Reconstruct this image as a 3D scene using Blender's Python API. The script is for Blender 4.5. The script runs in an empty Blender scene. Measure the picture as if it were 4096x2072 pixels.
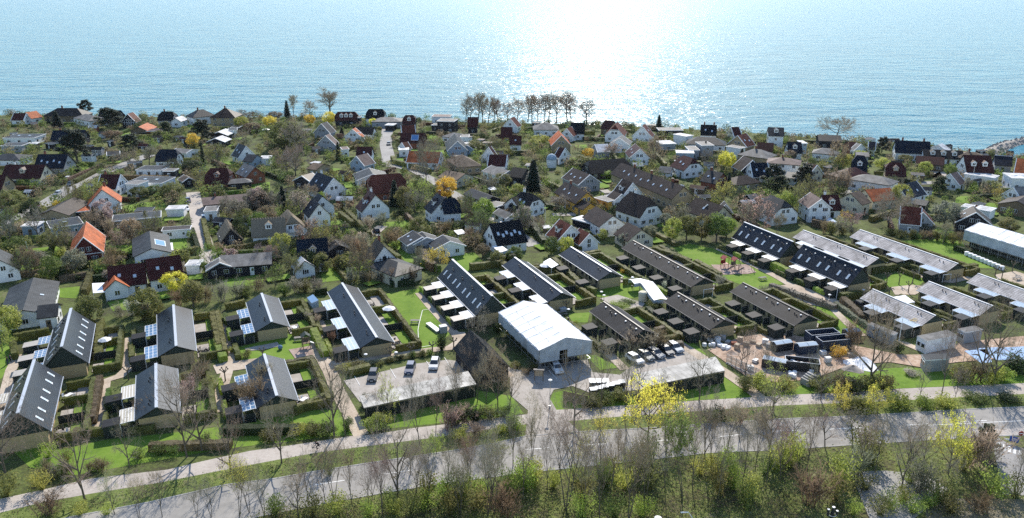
import bpy, math, random
from math import sin, cos, pi, radians, atan2, hypot
from mathutils import Vector
R = random.Random(7)
S = bpy.context.scene
COL = S.collection
# ---------------------------------------------------------------- camera
FPX, HC = 3200.0, 70.0                       # focal length in photo pixels, drone height in metres
PIT = math.atan(1097 / FPX)
SP, CP = sin(PIT), cos(PIT)
cam = bpy.data.cameras.new('camera'); camo = bpy.data.objects.new('camera', cam); COL.objects.link(camo)
cam.sensor_width = 36; cam.lens = 36 * FPX / 4096
cam.clip_start = 1; cam.clip_end = 60000
camo.location = (0, 0, HC); camo.rotation_euler = (pi / 2 - PIT, 0, 0)
S.camera = camo
# ---------------------------------------------------------------- sky, sun, exposure
SUN_AZ, SUN_EL = radians(6.5), radians(37)   # azimuth measured from +Y towards +X
w = bpy.data.worlds.new('World'); S.world = w; w.use_nodes = True
nt = w.node_tree; bg = nt.nodes['Background']
sky = nt.nodes.new('ShaderNodeTexSky'); sky.sky_type = 'NISHITA'; sky.sun_disc = False
sky.sun_elevation = SUN_EL; sky.sun_rotation = SUN_AZ
sky.air_density = 1.0; sky.dust_density = 0.15; sky.ozone_density = 1.4
nt.links.new(sky.outputs[0], bg.inputs[0]); bg.inputs[1].default_value = 0.14
sl = bpy.data.lights.new('sun', 'SUN'); sl.energy = 4.3; sl.angle = radians(0.53); sl.color = (1, .93, .82)
so = bpy.data.objects.new('sun', sl); COL.objects.link(so)
sd = Vector((cos(SUN_EL) * sin(SUN_AZ), cos(SUN_EL) * cos(SUN_AZ), sin(SUN_EL)))
so.rotation_euler = sd.to_track_quat('Z', 'Y').to_euler(); so.location = (40, 200, 300)
vs = S.view_settings; vs.view_transform = 'Standard'; vs.look = 'None'; vs.exposure = 0.66; vs.gamma = 1
S.cycles.max_bounces = 6; S.cycles.diffuse_bounces = 4; S.cycles.glossy_bounces = 2
S.cycles.transmission_bounces = 4; S.cycles.transparent_max_bounces = 6
S.cycles.caustics_reflective = False; S.cycles.caustics_refractive = False
S.cycles.sample_clamp_indirect = 3; S.cycles.use_denoising = False; S.cycles.use_adaptive_sampling = False
# ---------------------------------------------------------------- photo pixel <-> place
def P(x, y, z=0.0):
    u = (x - 2048) / FPX; v = (y - 1036) / FPX
    t = (HC - z) / (SP + v * CP)
    return Vector((u * t, (CP - v * SP) * t, z))
def proj(q):
    Z = q[2] - HC; dep = q[1] * CP - Z * SP; up = q[1] * SP + Z * CP
    return 2048 + FPX * q[0] / dep, 1036 - FPX * up / dep
def ppm(y): return FPX * (SP + (y - 1036) / FPX * CP) / HC      # pixels per metre on the ground at row y
def height_at(Y, topy):
    k = (1036 - topy) / FPX
    return HC + Y * (k * CP - SP) / (CP + k * SP)
# ---------------------------------------------------------------- materials
MATS = {}
def new_mat(name):
    m = bpy.data.materials.new(name); m.use_nodes = True
    MATS[name] = m
    return m, m.node_tree.nodes, m.node_tree.links, m.node_tree.nodes['Principled BSDF']
def mul(c, k): return tuple(min(1, v * k) for v in c[:3]) + (1,)
def mat(name, col, rough=.8, spec=.3, var=.18, scale=1.2, bump=0, metal=0, detail=4, coord='Object', stretch=None):
    m, N, L, B = new_mat(name)
    B.inputs['Roughness'].default_value = rough; B.inputs['Specular IOR Level'].default_value = spec
    B.inputs['Metallic'].default_value = metal
    tc = N.new('ShaderNodeTexCoord'); nz = N.new('ShaderNodeTexNoise')
    nz.inputs['Scale'].default_value = scale; nz.inputs['Detail'].default_value = detail
    src = tc.outputs[coord]
    if stretch:
        mp = N.new('ShaderNodeMapping'); mp.inputs['Scale'].default_value = stretch
        L.new(src, mp.inputs[0]); src = mp.outputs[0]
    L.new(src, nz.inputs['Vector'])
    rp = N.new('ShaderNodeValToRGB'); L.new(nz.outputs['Fac'], rp.inputs[0])
    rp.color_ramp.elements[0].position = .3; rp.color_ramp.elements[1].position = .7
    rp.color_ramp.elements[0].color = mul(col, 1 - var); rp.color_ramp.elements[1].color = mul(col, 1 + var)
    L.new(rp.outputs[0], B.inputs['Base Color'])
    if bump:
        b = N.new('ShaderNodeBump'); b.inputs['Strength'].default_value = .6; b.inputs['Distance'].default_value = bump
        L.new(nz.outputs['Fac'], b.inputs['Height']); L.new(b.outputs[0], B.inputs['Normal'])
    return m
def roof_mat(name, col, rough=.42, spec=.5, tw=.32, th=.38, joint=.55, var=.14, bump=.03):
    """tiled roof: UV in metres (u along the eave, v down the slope)"""
    m, N, L, B = new_mat(name)
    B.inputs['Roughness'].default_value = rough; B.inputs['Specular IOR Level'].default_value = spec
    uv = N.new('ShaderNodeUVMap'); br = N.new('ShaderNodeTexBrick'); L.new(uv.outputs[0], br.inputs['Vector'])
    br.offset = 0; br.inputs['Scale'].default_value = 1; br.inputs['Brick Width'].default_value = tw
    br.inputs['Row Height'].default_value = th; br.inputs['Mortar Size'].default_value = .035
    br.inputs['Color1'].default_value = mul(col, 1 - var); br.inputs['Color2'].default_value = mul(col, 1 + var)
    br.inputs['Mortar'].default_value = mul(col, joint)
    tc = N.new('ShaderNodeTexCoord'); nz = N.new('ShaderNodeTexNoise'); nz.inputs['Scale'].default_value = .45
    nz.inputs['Detail'].default_value = 5; L.new(tc.outputs['Object'], nz.inputs['Vector'])
    mr = N.new('ShaderNodeMapRange'); mr.inputs[1].default_value = .3; mr.inputs[2].default_value = .7
    mr.inputs[3].default_value = .62; mr.inputs[4].default_value = 1.42; L.new(nz.outputs['Fac'], mr.inputs[0])
    mx = N.new('ShaderNodeMix'); mx.data_type = 'RGBA'; mx.blend_type = 'MULTIPLY'; mx.inputs[0].default_value = 1
    L.new(br.outputs['Color'], mx.inputs[6]); L.new(mr.outputs[0], mx.inputs[7]); L.new(mx.outputs[2], B.inputs['Base Color'])
    b = N.new('ShaderNodeBump'); b.invert = True; b.inputs['Strength'].default_value = .5; b.inputs['Distance'].default_value = bump
    L.new(br.outputs['Fac'], b.inputs['Height']); L.new(b.outputs[0], B.inputs['Normal'])
    return m
def leaf_mat(name, rough=.6, trans=.58):
    """foliage: hue from the object's own colour, varied leaf clump by leaf clump"""
    m, N, L, B = new_mat(name)
    oi = N.new('ShaderNodeObjectInfo'); tc = N.new('ShaderNodeTexCoord'); nz = N.new('ShaderNodeTexNoise')
    nz.inputs['Scale'].default_value = 1.3; nz.inputs['Detail'].default_value = 3; L.new(tc.outputs['Object'], nz.inputs['Vector'])
    mr = N.new('ShaderNodeMapRange'); mr.inputs[1].default_value = .3; mr.inputs[2].default_value = .7
    mr.inputs[3].default_value = .65; mr.inputs[4].default_value = 1.35; L.new(nz.outputs['Fac'], mr.inputs[0])
    mx = N.new('ShaderNodeMix'); mx.data_type = 'RGBA'; mx.blend_type = 'MULTIPLY'; mx.inputs[0].default_value = 1
    L.new(oi.outputs['Color'], mx.inputs[6]); L.new(mr.outputs[0], mx.inputs[7])
    L.new(mx.outputs[2], B.inputs['Base Color']); B.inputs['Roughness'].default_value = rough
    B.inputs['Specular IOR Level'].default_value = .25
    tr = N.new('ShaderNodeBsdfTranslucent'); L.new(mx.outputs[2], tr.inputs['Color'])
    ms = N.new('ShaderNodeMixShader'); ms.inputs[0].default_value = trans
    L.new(B.outputs[0], ms.inputs[1]); L.new(tr.outputs[0], ms.inputs[2])
    L.new(ms.outputs[0], N['Material Output'].inputs[0])
    return m
def glass_mat(name, col, rough=.08):
    m, N, L, B = new_mat(name)
    B.inputs['Base Color'].default_value = col + (1,); B.inputs['Roughness'].default_value = rough
    B.inputs['Specular IOR Level'].default_value = .8
    return m
W_COL = dict(w=(.80, .81, .81), c=(.62, .57, .44), y=(.62, .36, .07), t=(.34, .27, .17), r=(.22, .08, .05), k=(.025, .025, .03),
             g=(.33, .34, .36), b=(.30, .38, .46), d=(.09, .022, .02), n=(.16, .12, .08))
W_NAME = dict(w='white', c='cream', y='yellow', t='tan brick', r='red brick', k='black timber', g='grey', b='pale blue', d='dark red timber', n='brown timber')
for k, c in W_COL.items(): mat('wall_' + k, c, .85, .2, .1, .8, .004)
R_COL = dict(dr=(.06, .018, .016), rd=(.12, .038, .026), br=(.046, .032, .026), tn=(.15, .11, .08), bk=(.009, .011, .014), nv=(.010, .016, .028),
             gy=(.046, .049, .053), lg=(.19, .185, .18), wh=(.62, .62, .63), pk=(.165, .12, .11))
R_COL['or'] = (.46, .13, .05)
R_NAME = dict(dr='dark red', rd='red', br='brown', tn='tan', bk='black', nv='navy', gy='grey', lg='pale grey', wh='white', pk='pinkish', th='thatched')
R_NAME['or'] = 'orange'
for k, c in R_COL.items(): roof_mat('roof_' + k, c, rough=.65 if k in ('or', 'rd', 'tn', 'wh', 'lg', 'pk') else .5, spec=.09, bump=.012)
mat('roof_th', (.20, .165, .12), .95, .1, .3, 3, .05, stretch=(1, 1, 4))
roof_mat('roof_slate', (.009, .015, .026), rough=.36, spec=.2, tw=.6, th=.3, joint=.75, bump=.006)
roof_mat('roof_felt', (.024, .024, .027), rough=.62, spec=.1, tw=1.0, th=1.4, joint=.8, bump=.006)
roof_mat('roof_concrete', (.42, .395, .39), rough=.8, spec=.25, tw=.62, th=.55, joint=.4, bump=.03)
mat('brick_yellow', (.44, .34, .19), .85, .2, .12, 2, .004)
mat('board_dark', (.028, .042, .036), .7, .3, .15, 2, .004)
mat('board_shed', (.026, .032, .030), .75, .3, .2, 2, .004)
mat('trim_white', (.8, .8, .8), .6, .3, .04)
mat('trim_zinc', (.42, .46, .52), .5, .4, .08)
mat('trim_black', (.02, .02, .022), .5, .4, .05)
mat('sheet_white', (.70, .71, .72), .5, .4, .06, .5, .02)
mat('panel_tan', (.46, .42, .34), .5, .4, .06)
mat('corrugated', (.40, .37, .33), .55, .4, .16, 9, .03, stretch=(1, .05, 1))
glass_mat('glass_dark', (.02, .025, .03)); glass_mat('glass_sky', (.10, .19, .32), .15); glass_mat('glass_roof', (.48, .56, .64), .25)
glass_mat('glass_blue', (.08, .20, .42), .12); glass_mat('glass_pale', (.30, .40, .50), .25)
mat('tarp_white', (.82, .83, .84), .6, .3, .07, .7, .10); mat('tarp_grey', (.40, .45, .50), .5, .4, .2, .6, .04)
mat('tarp_blue', (.30, .42, .62), .35, .5, .12, .8, .06)
mat('steel', (.42, .44, .46), .4, .5, .1, 3, 0, .6)
mat('dark_metal', (.022, .026, .032), .45, .5, .2, 2); mat('skip_blue', (.03, .045, .075), .5, .4, .25, 1.5)
mat('rust', (.10, .05, .035), .8, .2, .3, 2); mat('wood', (.20, .15, .10), .8, .2, .25, 3); mat('wood_pale', (.42, .34, .25), .8, .2, .2, 3)
mat('wood_grey', (.24, .22, .20), .85, .2, .2, 3, stretch=(1, 8, 1))
mat('bark', (.14, .12, .095), .9, .1, .3, 4); mat('bark_pale', (.17, .15, .13), .9, .1, .3, 4)
mat('twig', (.24, .20, .15), .9, .1, .25, 2); mat('rubber', (.015, .015, .016), .8, .2, .1)
mat('plastic_white', (.82, .82, .82), .5, .4, .06); mat('stone', (.30, .27, .24), .9, .2, .35, .9, .1)
mat('red_paint', (.30, .03, .025), .5, .4, .1); mat('yellow_paint', (.75, .5, .03), .5, .4, .1); mat('blue_paint', (.03, .08, .3), .5, .4, .1)
mat('cloth_dark', (.012, .014, .02), .9, .1, .2, 6); mat('cloth_blue', (.03, .05, .10), .9, .1, .2, 6); mat('skin', (.45, .26, .18), .6, .3, .05)
mat('hair', (.03, .02, .014), .8, .2, .2)
leaf_mat('leaf'); leaf_mat('needle', .7, .12)
def obj_col_mat(name, rough, spec, coat=0):
    m, N, L, B = new_mat(name); oi = N.new('ShaderNodeObjectInfo'); L.new(oi.outputs['Color'], B.inputs['Base Color'])
    B.inputs['Roughness'].default_value = rough; B.inputs['Specular IOR Level'].default_value = spec; B.inputs['Coat Weight'].default_value = coat
obj_col_mat('paint', .35, .5, .5)
# ---------------------------------------------------------------- mesh helper
class MB:
    def __init__(s): s.v = []; s.f = []; s.m = []; s.uv = []
    def poly(s, pts, m=0, uv=None):
        i = len(s.v); s.v.extend(tuple(p) for p in pts); s.f.append(tuple(range(i, i + len(pts)))); s.m.append(m)
        s.uv.append(uv or [(0, 0)] * len(pts))
    def box(s, c, d, m=0, rz=0):
        cx, cy, cz = c; x, y, z = d[0] / 2, d[1] / 2, d[2] / 2; ca, sa = cos(rz), sin(rz)
        i = len(s.v)
        for a, b, e in ((-1, -1, -1), (1, -1, -1), (1, 1, -1), (-1, 1, -1), (-1, -1, 1), (1, -1, 1), (1, 1, 1), (-1, 1, 1)):
            px, py = a * x, b * y; s.v.append((cx + px * ca - py * sa, cy + px * sa + py * ca, cz + e * z))
        for q in ((0, 3, 2, 1), (4, 5, 6, 7), (0, 1, 5, 4), (1, 2, 6, 5), (2, 3, 7, 6), (3, 0, 4, 7)):
            s.f.append(tuple(i + k for k in q)); s.m.append(m); s.uv.append([(0, 0), (1, 0), (1, 1), (0, 1)])
    def slab(s, pts, th, m=0, me=None, uaxis=None):
        """a flat plate: pts is its top outline (3D), th its thickness; UV metres along uaxis / down the slope"""
        pts = [Vector(p) for p in pts]; n = (pts[1] - pts[0]).cross(pts[2] - pts[1])
        if n.z < 0: pts.reverse(); n = -n
        n.normalize(); me = m if me is None else me
        u = Vector(uaxis) if uaxis else (pts[1] - pts[0]); u.z = 0; u.normalize(); vv = n.cross(u)
        s.poly(pts, m, [(p.dot(u), p.dot(vv)) for p in pts])
        lo = [p - Vector((0, 0, th)) for p in pts]; s.poly(lo[::-1], me)
        for i in range(len(pts)):
            j = (i + 1) % len(pts); s.poly([pts[i], lo[i], lo[j], pts[j]], me)
    def prism(s, pts, z0, z1, m=0, mt=None):
        n = len(pts); a = [(p[0], p[1], z0) for p in pts]; b = [(p[0], p[1], z1) for p in pts]
        s.poly(a[::-1], m); s.poly(b, m if mt is None else mt, [(p[0], p[1]) for p in pts])
        for i in range(n): j = (i + 1) % n; s.poly([a[i], a[j], b[j], b[i]], m)
    def tube(s, p0, p1, r0, r1, n=5, m=0, cap=False):
        p0, p1 = Vector(p0), Vector(p1); d = p1 - p0
        if d.length < 1e-5: return
        d.normalize(); a = d.orthogonal().normalized(); b = d.cross(a); i = len(s.v)
        for p, r in ((p0, r0), (p1, r1)):
            for k in range(n):
                t = 2 * pi * k / n; s.v.append(tuple(p + (a * cos(t) + b * sin(t)) * r))
        for k in range(n):
            j = (k + 1) % n; s.f.append((i + k, i + j, i + n + j, i + n + k)); s.m.append(m); s.uv.append([(0, 0)] * 4)
        if cap:
            s.f.append(tuple(i + n + k for k in range(n))); s.m.append(m); s.uv.append([(0, 0)] * n)
            s.f.append(tuple(i + n - 1 - k for k in range(n))); s.m.append(m); s.uv.append([(0, 0)] * n)
    def lathe(s, prof, c=(0, 0, 0), n=12, m=0):
        for (r0, z0), (r1, z1) in zip(prof, prof[1:]):
            for k in range(n):
                t0, t1 = 2 * pi * k / n, 2 * pi * (k + 1) / n
                q = [(c[0] + r * cos(t), c[1] + r * sin(t), c[2] + z) for r, z, t in ((r0, z0, t0), (r0, z0, t1), (r1, z1, t1), (r1, z1, t0))]
                if r1 < 1e-4: q = q[:3]
                elif r0 < 1e-4: q = [q[0], q[2], q[3]]
                s.poly(q, m)
    def quad(s, c, a, b, m=0): s.poly([c - a - b, c + a - b, c + a + b, c - a + b], m)
    def mesh(s, name, mats):
        me = bpy.data.meshes.new(name); me.from_pydata(s.v, [], s.f)
        for k in mats: me.materials.append(MATS[k])
        me.polygons.foreach_set('material_index', s.m)
        if any(k.startswith('roof') for k in mats):
            ul = me.uv_layers.new(name='UVMap'); ul.data.foreach_set('uv', [c for q in s.uv for p in q for c in p])
        me.update(); return me
    def obj(s, name, mats, parent=None, loc=(0, 0, 0), rz=0, smooth=False):
        me = s.mesh(name, mats)
        if smooth: me.polygons.foreach_set('use_smooth', [True] * len(me.polygons))
        return link(name, me, parent, loc, rz)
def link(name, data, parent=None, loc=(0, 0, 0), rz=0, scale=None, col=None):
    o = bpy.data.objects.new(name, data); COL.objects.link(o); o.parent = parent; o.location = loc
    if rz: o.rotation_euler = (0, 0, rz)
    if scale: o.scale = scale if hasattr(scale, '__len__') else (scale,) * 3
    if col: o.color = tuple(col[:3]) + (1,)
    return o
def tag(o, label=None, cat=None, group=None, kind=None):
    if label: o['label'] = label
    if cat: o['category'] = cat
    if group: o['group'] = group
    if kind: o['kind'] = kind
    return o
def empty(name, loc=(0, 0, 0), rz=0):
    o = link(name, None, None, loc, rz); o.empty_display_size = .5; return o
def unit(lo, hi): return R.uniform(lo, hi)
FOOT = []          # footprints (cx, cy, ang, half length, half width) that planting keeps clear of
LANDMARKS = []     # (world x, y, phrase) used when describing small things beside them
PENDING = []       # (object, description, category, group) labelled at the end from the nearest landmark
def later(o, desc, cat, group=None): PENDING.append((o, desc, cat, group)); return o
def inside_foot(x, y, pad=0):
    for cx, cy, a, hl, hw in FOOT:
        dx, dy = x - cx, y - cy
        if abs(dx) + abs(dy) > 60: continue
        if abs(dx * cos(a) + dy * sin(a)) < hl + pad and abs(-dx * sin(a) + dy * cos(a)) < hw + pad: return True
    return False
# ================================================================ ground, sea, roads
def ground_mat(name, cols, scale, fine, bump=.05, rough=.95, pos=(.36, .5, .64)):
    m, N, L, B = new_mat(name); B.inputs['Roughness'].default_value = rough; B.inputs['Specular IOR Level'].default_value = .15
    tc = N.new('ShaderNodeTexCoord'); a = N.new('ShaderNodeTexNoise'); b = N.new('ShaderNodeTexNoise')
    a.inputs['Scale'].default_value = scale; a.inputs['Detail'].default_value = 6; a.inputs['Roughness'].default_value = .62
    b.inputs['Scale'].default_value = fine; b.inputs['Detail'].default_value = 4
    L.new(tc.outputs['Object'], a.inputs['Vector']); L.new(tc.outputs['Object'], b.inputs['Vector'])
    ad = N.new('ShaderNodeMath'); ad.operation = 'MULTIPLY_ADD'; ad.inputs[1].default_value = .35
    L.new(b.outputs['Fac'], ad.inputs[0])
    s2 = N.new('ShaderNodeMath'); s2.operation = 'MULTIPLY'; s2.inputs[1].default_value = .65; L.new(a.outputs['Fac'], s2.inputs[0])
    L.new(s2.outputs[0], ad.inputs[2])
    rp = N.new('ShaderNodeValToRGB'); L.new(ad.outputs[0], rp.inputs[0]); e = rp.color_ramp.elements
    e[0].position = pos[0]; e[0].color = cols[0] + (1,); e[1].position = pos[-1]; e[1].color = cols[-1] + (1,)
    for k in range(1, len(cols) - 1):
        q = e.new(pos[k]); q.color = cols[k] + (1,)
    L.new(rp.outputs[0], B.inputs['Base Color'])
    bp = N.new('ShaderNodeBump'); bp.inputs['Distance'].default_value = bump; bp.inputs['Strength'].default_value = .7
    L.new(b.outputs['Fac'], bp.inputs['Height']); L.new(bp.outputs[0], B.inputs['Normal'])
    return m
ground_mat('g_garden', [(.055, .05, .032), (.075, .088, .03), (.105, .135, .038), (.16, .14, .09)], .11, 1.6, .25, pos=(.38, .47, .55, .66))
ground_mat('g_lawn', [(.10, .175, .022), (.14, .23, .03), (.185, .255, .05)], .16, 1.1, .06)
ground_mat('g_verge', [(.085, .09, .035), (.12, .155, .04), (.155, .195, .055), (.21, .185, .10)], .22, 1.8, .2, pos=(.36, .46, .56, .68))
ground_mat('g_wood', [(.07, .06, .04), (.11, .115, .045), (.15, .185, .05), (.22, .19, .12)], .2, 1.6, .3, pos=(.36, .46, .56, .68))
ground_mat('g_sand', [(.12, .12, .06), (.20, .175, .12), (.28, .25, .18)], .15, 1.2, .1)
ground_mat('g_asphalt', [(.23, .225, .22), (.29, .28, .27), (.34, .33, .315)], .12, 2.5, .01, .8)
ground_mat('g_road', [(.23, .22, .205), (.30, .285, .265), (.36, .34, .315)], .10, .9, .01, .85)
ground_mat('g_path', [(.34, .30, .265), (.42, .375, .335), (.50, .455, .41)], .18, 2.2, .01, .85)
ground_mat('g_gravel', [(.32, .26, .20), (.45, .37, .29), (.55, .48, .40)], .25, 3.0, .03, .95)
ground_mat('g_dirt', [(.25, .17, .12), (.42, .30, .22), (.52, .42, .34)], .2, 1.6, .05, .95)
ground_mat('g_paving', [(.30, .27, .235), (.37, .335, .30), (.43, .395, .36)], .5, 3.0, .01, .8)
ground_mat('g_play', [(.26, .19, .16), (.36, .27, .23), (.42, .34, .30)], .3, 2.0, .02, .95)
ground_mat('g_shore', [(.14, .12, .08), (.22, .20, .14), (.10, .12, .05)], .15, 1.5, .2)
mat('paint_line', (.72, .72, .70), .7, .3, .12, .7)
mat('kerb_stone', (.36, .35, .34), .85, .2, .12, 1)
# --- sea
m, N, L, B = new_mat('sea_water')
B.inputs['Base Color'].default_value = (.05, .25, .38, 1); B.inputs['Roughness'].default_value = .23
B.inputs['IOR'].default_value = 1.33; B.inputs['Specular IOR Level'].default_value = .13
tc = N.new('ShaderNodeTexCoord'); mp = N.new('ShaderNodeMapping'); mp.inputs['Scale'].default_value = (.45, 1, 1)
mp.inputs['Rotation'].default_value = (0, 0, .12); L.new(tc.outputs['Object'], mp.inputs[0])
hs = []
for sc_, dt in ((.018, 4), (.09, 4), (.45, 3)):
    q = N.new('ShaderNodeTexNoise'); q.inputs['Scale'].default_value = sc_; q.inputs['Detail'].default_value = dt; L.new(mp.outputs[0], q.inputs['Vector']); hs.append(q)
prev = None
for q, dist in zip(hs, (1.6, 2.0, .75)):
    b = N.new('ShaderNodeBump'); b.inputs['Strength'].default_value = 1; b.inputs['Distance'].default_value = dist
    L.new(q.outputs['Fac'], b.inputs['Height'])
    if prev: L.new(prev.outputs[0], b.inputs['Normal'])
    prev = b
L.new(prev.outputs[0], B.inputs['Normal'])
rp = N.new('ShaderNodeValToRGB'); L.new(hs[1].outputs['Fac'], rp.inputs[0]); e = rp.color_ramp.elements
e[0].position = .36; e[0].color = (.010, .135, .20, 1); e[1].position = .66; e[1].color = (.028, .19, .26, 1)
L.new(rp.outputs[0], B.inputs['Base Color'])
COAST = [(-900, 452), (-400, 457), (0, 461), (600, 467), (1200, 469), (1500, 471), (1850, 488), (2350, 498), (2700, 513), (3000, 531), (3300, 553),
         (3600, 580), (3850, 602), (3950, 618), (4030, 628), (4200, 640), (4800, 700)]
SEA_Z = -4.5
mb = MB(); mb.poly([(-9000, 150, SEA_Z), (9000, 150, SEA_Z), (16000, 20000, SEA_Z), (-16000, 20000, SEA_Z)])
tag(mb.obj('sea', ['sea_water']), 'pale blue sea glittering under the sun', None, None, 'structure')
cw = [P(x, y) for x, y in COAST]
mb = MB(); mb.poly([(-700, 20, 0), (700, 20, 0), (700, cw[-1].y, 0)] + [tuple(p) for p in reversed(cw)] + [(-700, cw[0].y, 0)])
tag(mb.obj('ground', ['g_garden']), 'green and brown garden ground of the village', None, None, 'structure')
mb = MB()
for a, b in zip(cw, cw[1:]):
    for k in range(6):
        p, q = a.lerp(b, k / 6), a.lerp(b, (k + 1) / 6); j = lambda p: Vector((p.x, p.y + 9 + 3 * sin(p.x * .13), SEA_Z - .3))
        mb.poly([p, q, j(q), j(p)])
tag(mb.obj('shore_bank', ['g_shore']), 'grassy bank dropping from the gardens to the sea', None, None, 'structure')
# breakwater of boulders curving out at the right
mb = MB(); rk = random.Random(3)
cl = [P(x, y, SEA_Z) for x, y in ((3952, 622), (3972, 606), (4000, 590), (4035, 577), (4075, 568), (4130, 562), (4200, 560))]
def boulder(mb, c, r, rk):
    vs_ = [Vector(v) for v in ((1, 0, 0), (-1, 0, 0), (0, 1, 0), (0, -1, 0), (0, 0, 1), (0, 0, -1))]
    vs_ = [c + v * r * rk.uniform(.7, 1.3) + Vector((rk.uniform(-.2, .2),) * 3) * r for v in vs_]
    for q in ((0, 2, 4), (2, 1, 4), (1, 3, 4), (3, 0, 4), (2, 0, 5), (1, 2, 5), (3, 1, 5), (0, 3, 5)): mb.poly([vs_[i] for i in q])
core = MB()
for a, b in zip(cl, cl[1:]):
    n = Vector((-(b - a).y, (b - a).x, 0)).normalized()
    core.poly([a - n * 4.5, b - n * 4.5, b - n * 1 + Vector((0, 0, 1.5)), a - n * 1 + Vector((0, 0, 1.5))]); core.poly([a - n + Vector((0, 0, 1.5)), b - n + Vector((0, 0, 1.5)), b + n + Vector((0, 0, 1.5)), a + n + Vector((0, 0, 1.5))])
    core.poly([a + n + Vector((0, 0, 1.5)), b + n + Vector((0, 0, 1.5)), b + n * 4.5, a + n * 4.5])
    for k in range(int((b - a).length * 2.2)):
        t = rk.random(); o = rk.uniform(-4.5, 4.5); p = a.lerp(b, t) + n * o + Vector((0, 0, 1.6 * (1 - abs(o) / 4.6)))
        boulder(mb, p, rk.uniform(.5, 1.1), rk)
bw = tag(core.obj('breakwater', ['stone']), 'curved stone breakwater running into the sea at the right edge', 'breakwater')
tag(mb.obj('boulders', ['stone'], bw), None, None, None, 'stuff')
# --- flat sheets: each a hair above the last
ZS = [.010]
def px(pts): return [P(x, y) for x, y in pts]
def sheet(name, m, pts, label, world=False, dz=.006):
    ZS[0] += .0015; z = ZS[0]
    q = pts if world or isinstance(pts[0], Vector) else px(pts)
    mb = MB(); mb.poly([(p[0], p[1], z) for p in q])
    o = tag(mb.obj(name, [m]), label, None, None, 'structure'); o['zz'] = z
    SHEETS.append((name, [(p[0], p[1]) for p in q])); return o
SHEETS = []
def in_poly(x, y, pts):
    c = False; j = len(pts) - 1
    for i in range(len(pts)):
        xi, yi = pts[i]; xj, yj = pts[j]
        if (yi > y) != (yj > y) and x < (xj - xi) * (y - yi) / (yj - yi) + xi: c = not c
        j = i
    return c
def on_sheet(x, y, names=None):
    return any((names is None or n in names) and in_poly(x, y, p) for n, p in SHEETS)
def strip(pts, w, world=False):
    q = pts if world or isinstance(pts[0], Vector) else px(pts); l, r = [], []
    for i, p in enumerate(q):
        d = (q[min(i + 1, len(q) - 1)] - q[max(i - 1, 0)]); n = Vector((-d.y, d.x, 0)).normalized() * w / 2
        l.append(p + n); r.append(p - n)
    return l + r[::-1]
def kerb(pts, name, label, w=.22, h=.12, world=False):
    q = pts if world else px(pts); s = strip(q, w, True); n = len(q); mb = MB()
    for i in range(n - 1): mb.prism([s[i], s[i + 1], s[2 * n - 2 - i], s[2 * n - 1 - i]][::-1], 0, h)
    tag(mb.obj(name, ['kerb_stone']), label, None, None, 'structure')
# lawns first (lowest), then paths and roads over them
LAWN = 'bright mown lawn '
sheet('lawn', 'g_lawn', [(-60, 1700), (120, 1870), (300, 1900), (700, 1830), (900, 1795), (1330, 1745), (1420, 1740), (1360, 1640), (1230, 1640), (800, 1720), (420, 1760), (240, 1800), (60, 1760)], LAWN + 'along the front of the left row houses')
sheet('lawn', 'g_lawn', [(1460, 1725), (1780, 1690), (2095, 1655), (2050, 1585), (1900, 1560), (1600, 1650), (1440, 1690)], LAWN + 'below the left carport')
sheet('lawn', 'g_lawn', [(2226, 1640), (2200, 1600), (2212, 1572), (2260, 1560), (2380, 1590), (2560, 1575), (2920, 1490), (2960, 1535), (3040, 1590), (2800, 1600), (2454, 1625)], LAWN + 'below the right carport')
sheet('lawn', 'g_lawn', [(3040, 1600), (3240, 1530), (3400, 1480), (3620, 1470), (4096, 1500), (4200, 1530), (4000, 1537), (3557, 1556), (3200, 1577)], LAWN + 'below the building site')
sheet('lawn', 'g_lawn', [(1534, 1176), (1672, 1154), (1715, 1190), (1810, 1325), (1742, 1392), (1672, 1400), (1668, 1352), (1598, 1260)], LAWN + 'with white-marked pitch between two row houses')
sheet('lawn', 'g_lawn', [(2690, 990), (2760, 975), (2880, 1000), (3160, 1128), (3090, 1148), (3020, 1160), (2920, 1122), (2800, 1075)], LAWN + 'around the red climbing frames')
sheet('lawn', 'g_lawn', [(3600, 965), (3700, 955), (3845, 962), (3870, 1005), (3985, 1075), (3880, 1070), (3800, 1035), (3700, 1000)], LAWN + 'beside the right scaffold tent')
sheet('lawn', 'g_lawn', [(3250, 1220), (3330, 1230), (3420, 1330), (3380, 1350), (3300, 1290)], LAWN + 'left of the narrow gravel path')
sheet('lawn', 'g_lawn', [(3345, 1240), (3380, 1245), (3480, 1300), (3520, 1345), (3440, 1330)], LAWN + 'right of the narrow gravel path')
sheet('lawn', 'g_lawn', [(3520, 1120), (3600, 1085), (3710, 1115), (3680, 1140), (3560, 1150)], LAWN + 'with pollarded trees between pale roofs')
sheet('lawn', 'g_lawn', [(945, 1390), (1010, 1375), (1180, 1330), (1270, 1350), (1310, 1430), (1150, 1440), (950, 1440)], LAWN + 'around the left play area')
sheet('lawn', 'g_lawn', [(2360, 1180), (2480, 1130), (2600, 1150), (2560, 1190), (2450, 1200)], LAWN + 'beside the white walkway tarpaulin')
sheet('lawn', 'g_lawn', [(2345, 1425), (2380, 1420), (2480, 1470), (2400, 1480)], LAWN + 'in front of the scaffold tent')
sheet('lawn', 'g_lawn', [(2270, 1255), (2360, 1250), (2350, 1290), (2290, 1290)], LAWN + 'right of the scaffold tent')
sheet('lawn', 'g_lawn', [(-40, 1300), (50, 1320), (45, 1440), (10, 1510), (-60, 1560)], LAWN + 'at the left edge beside two standing people')
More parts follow.
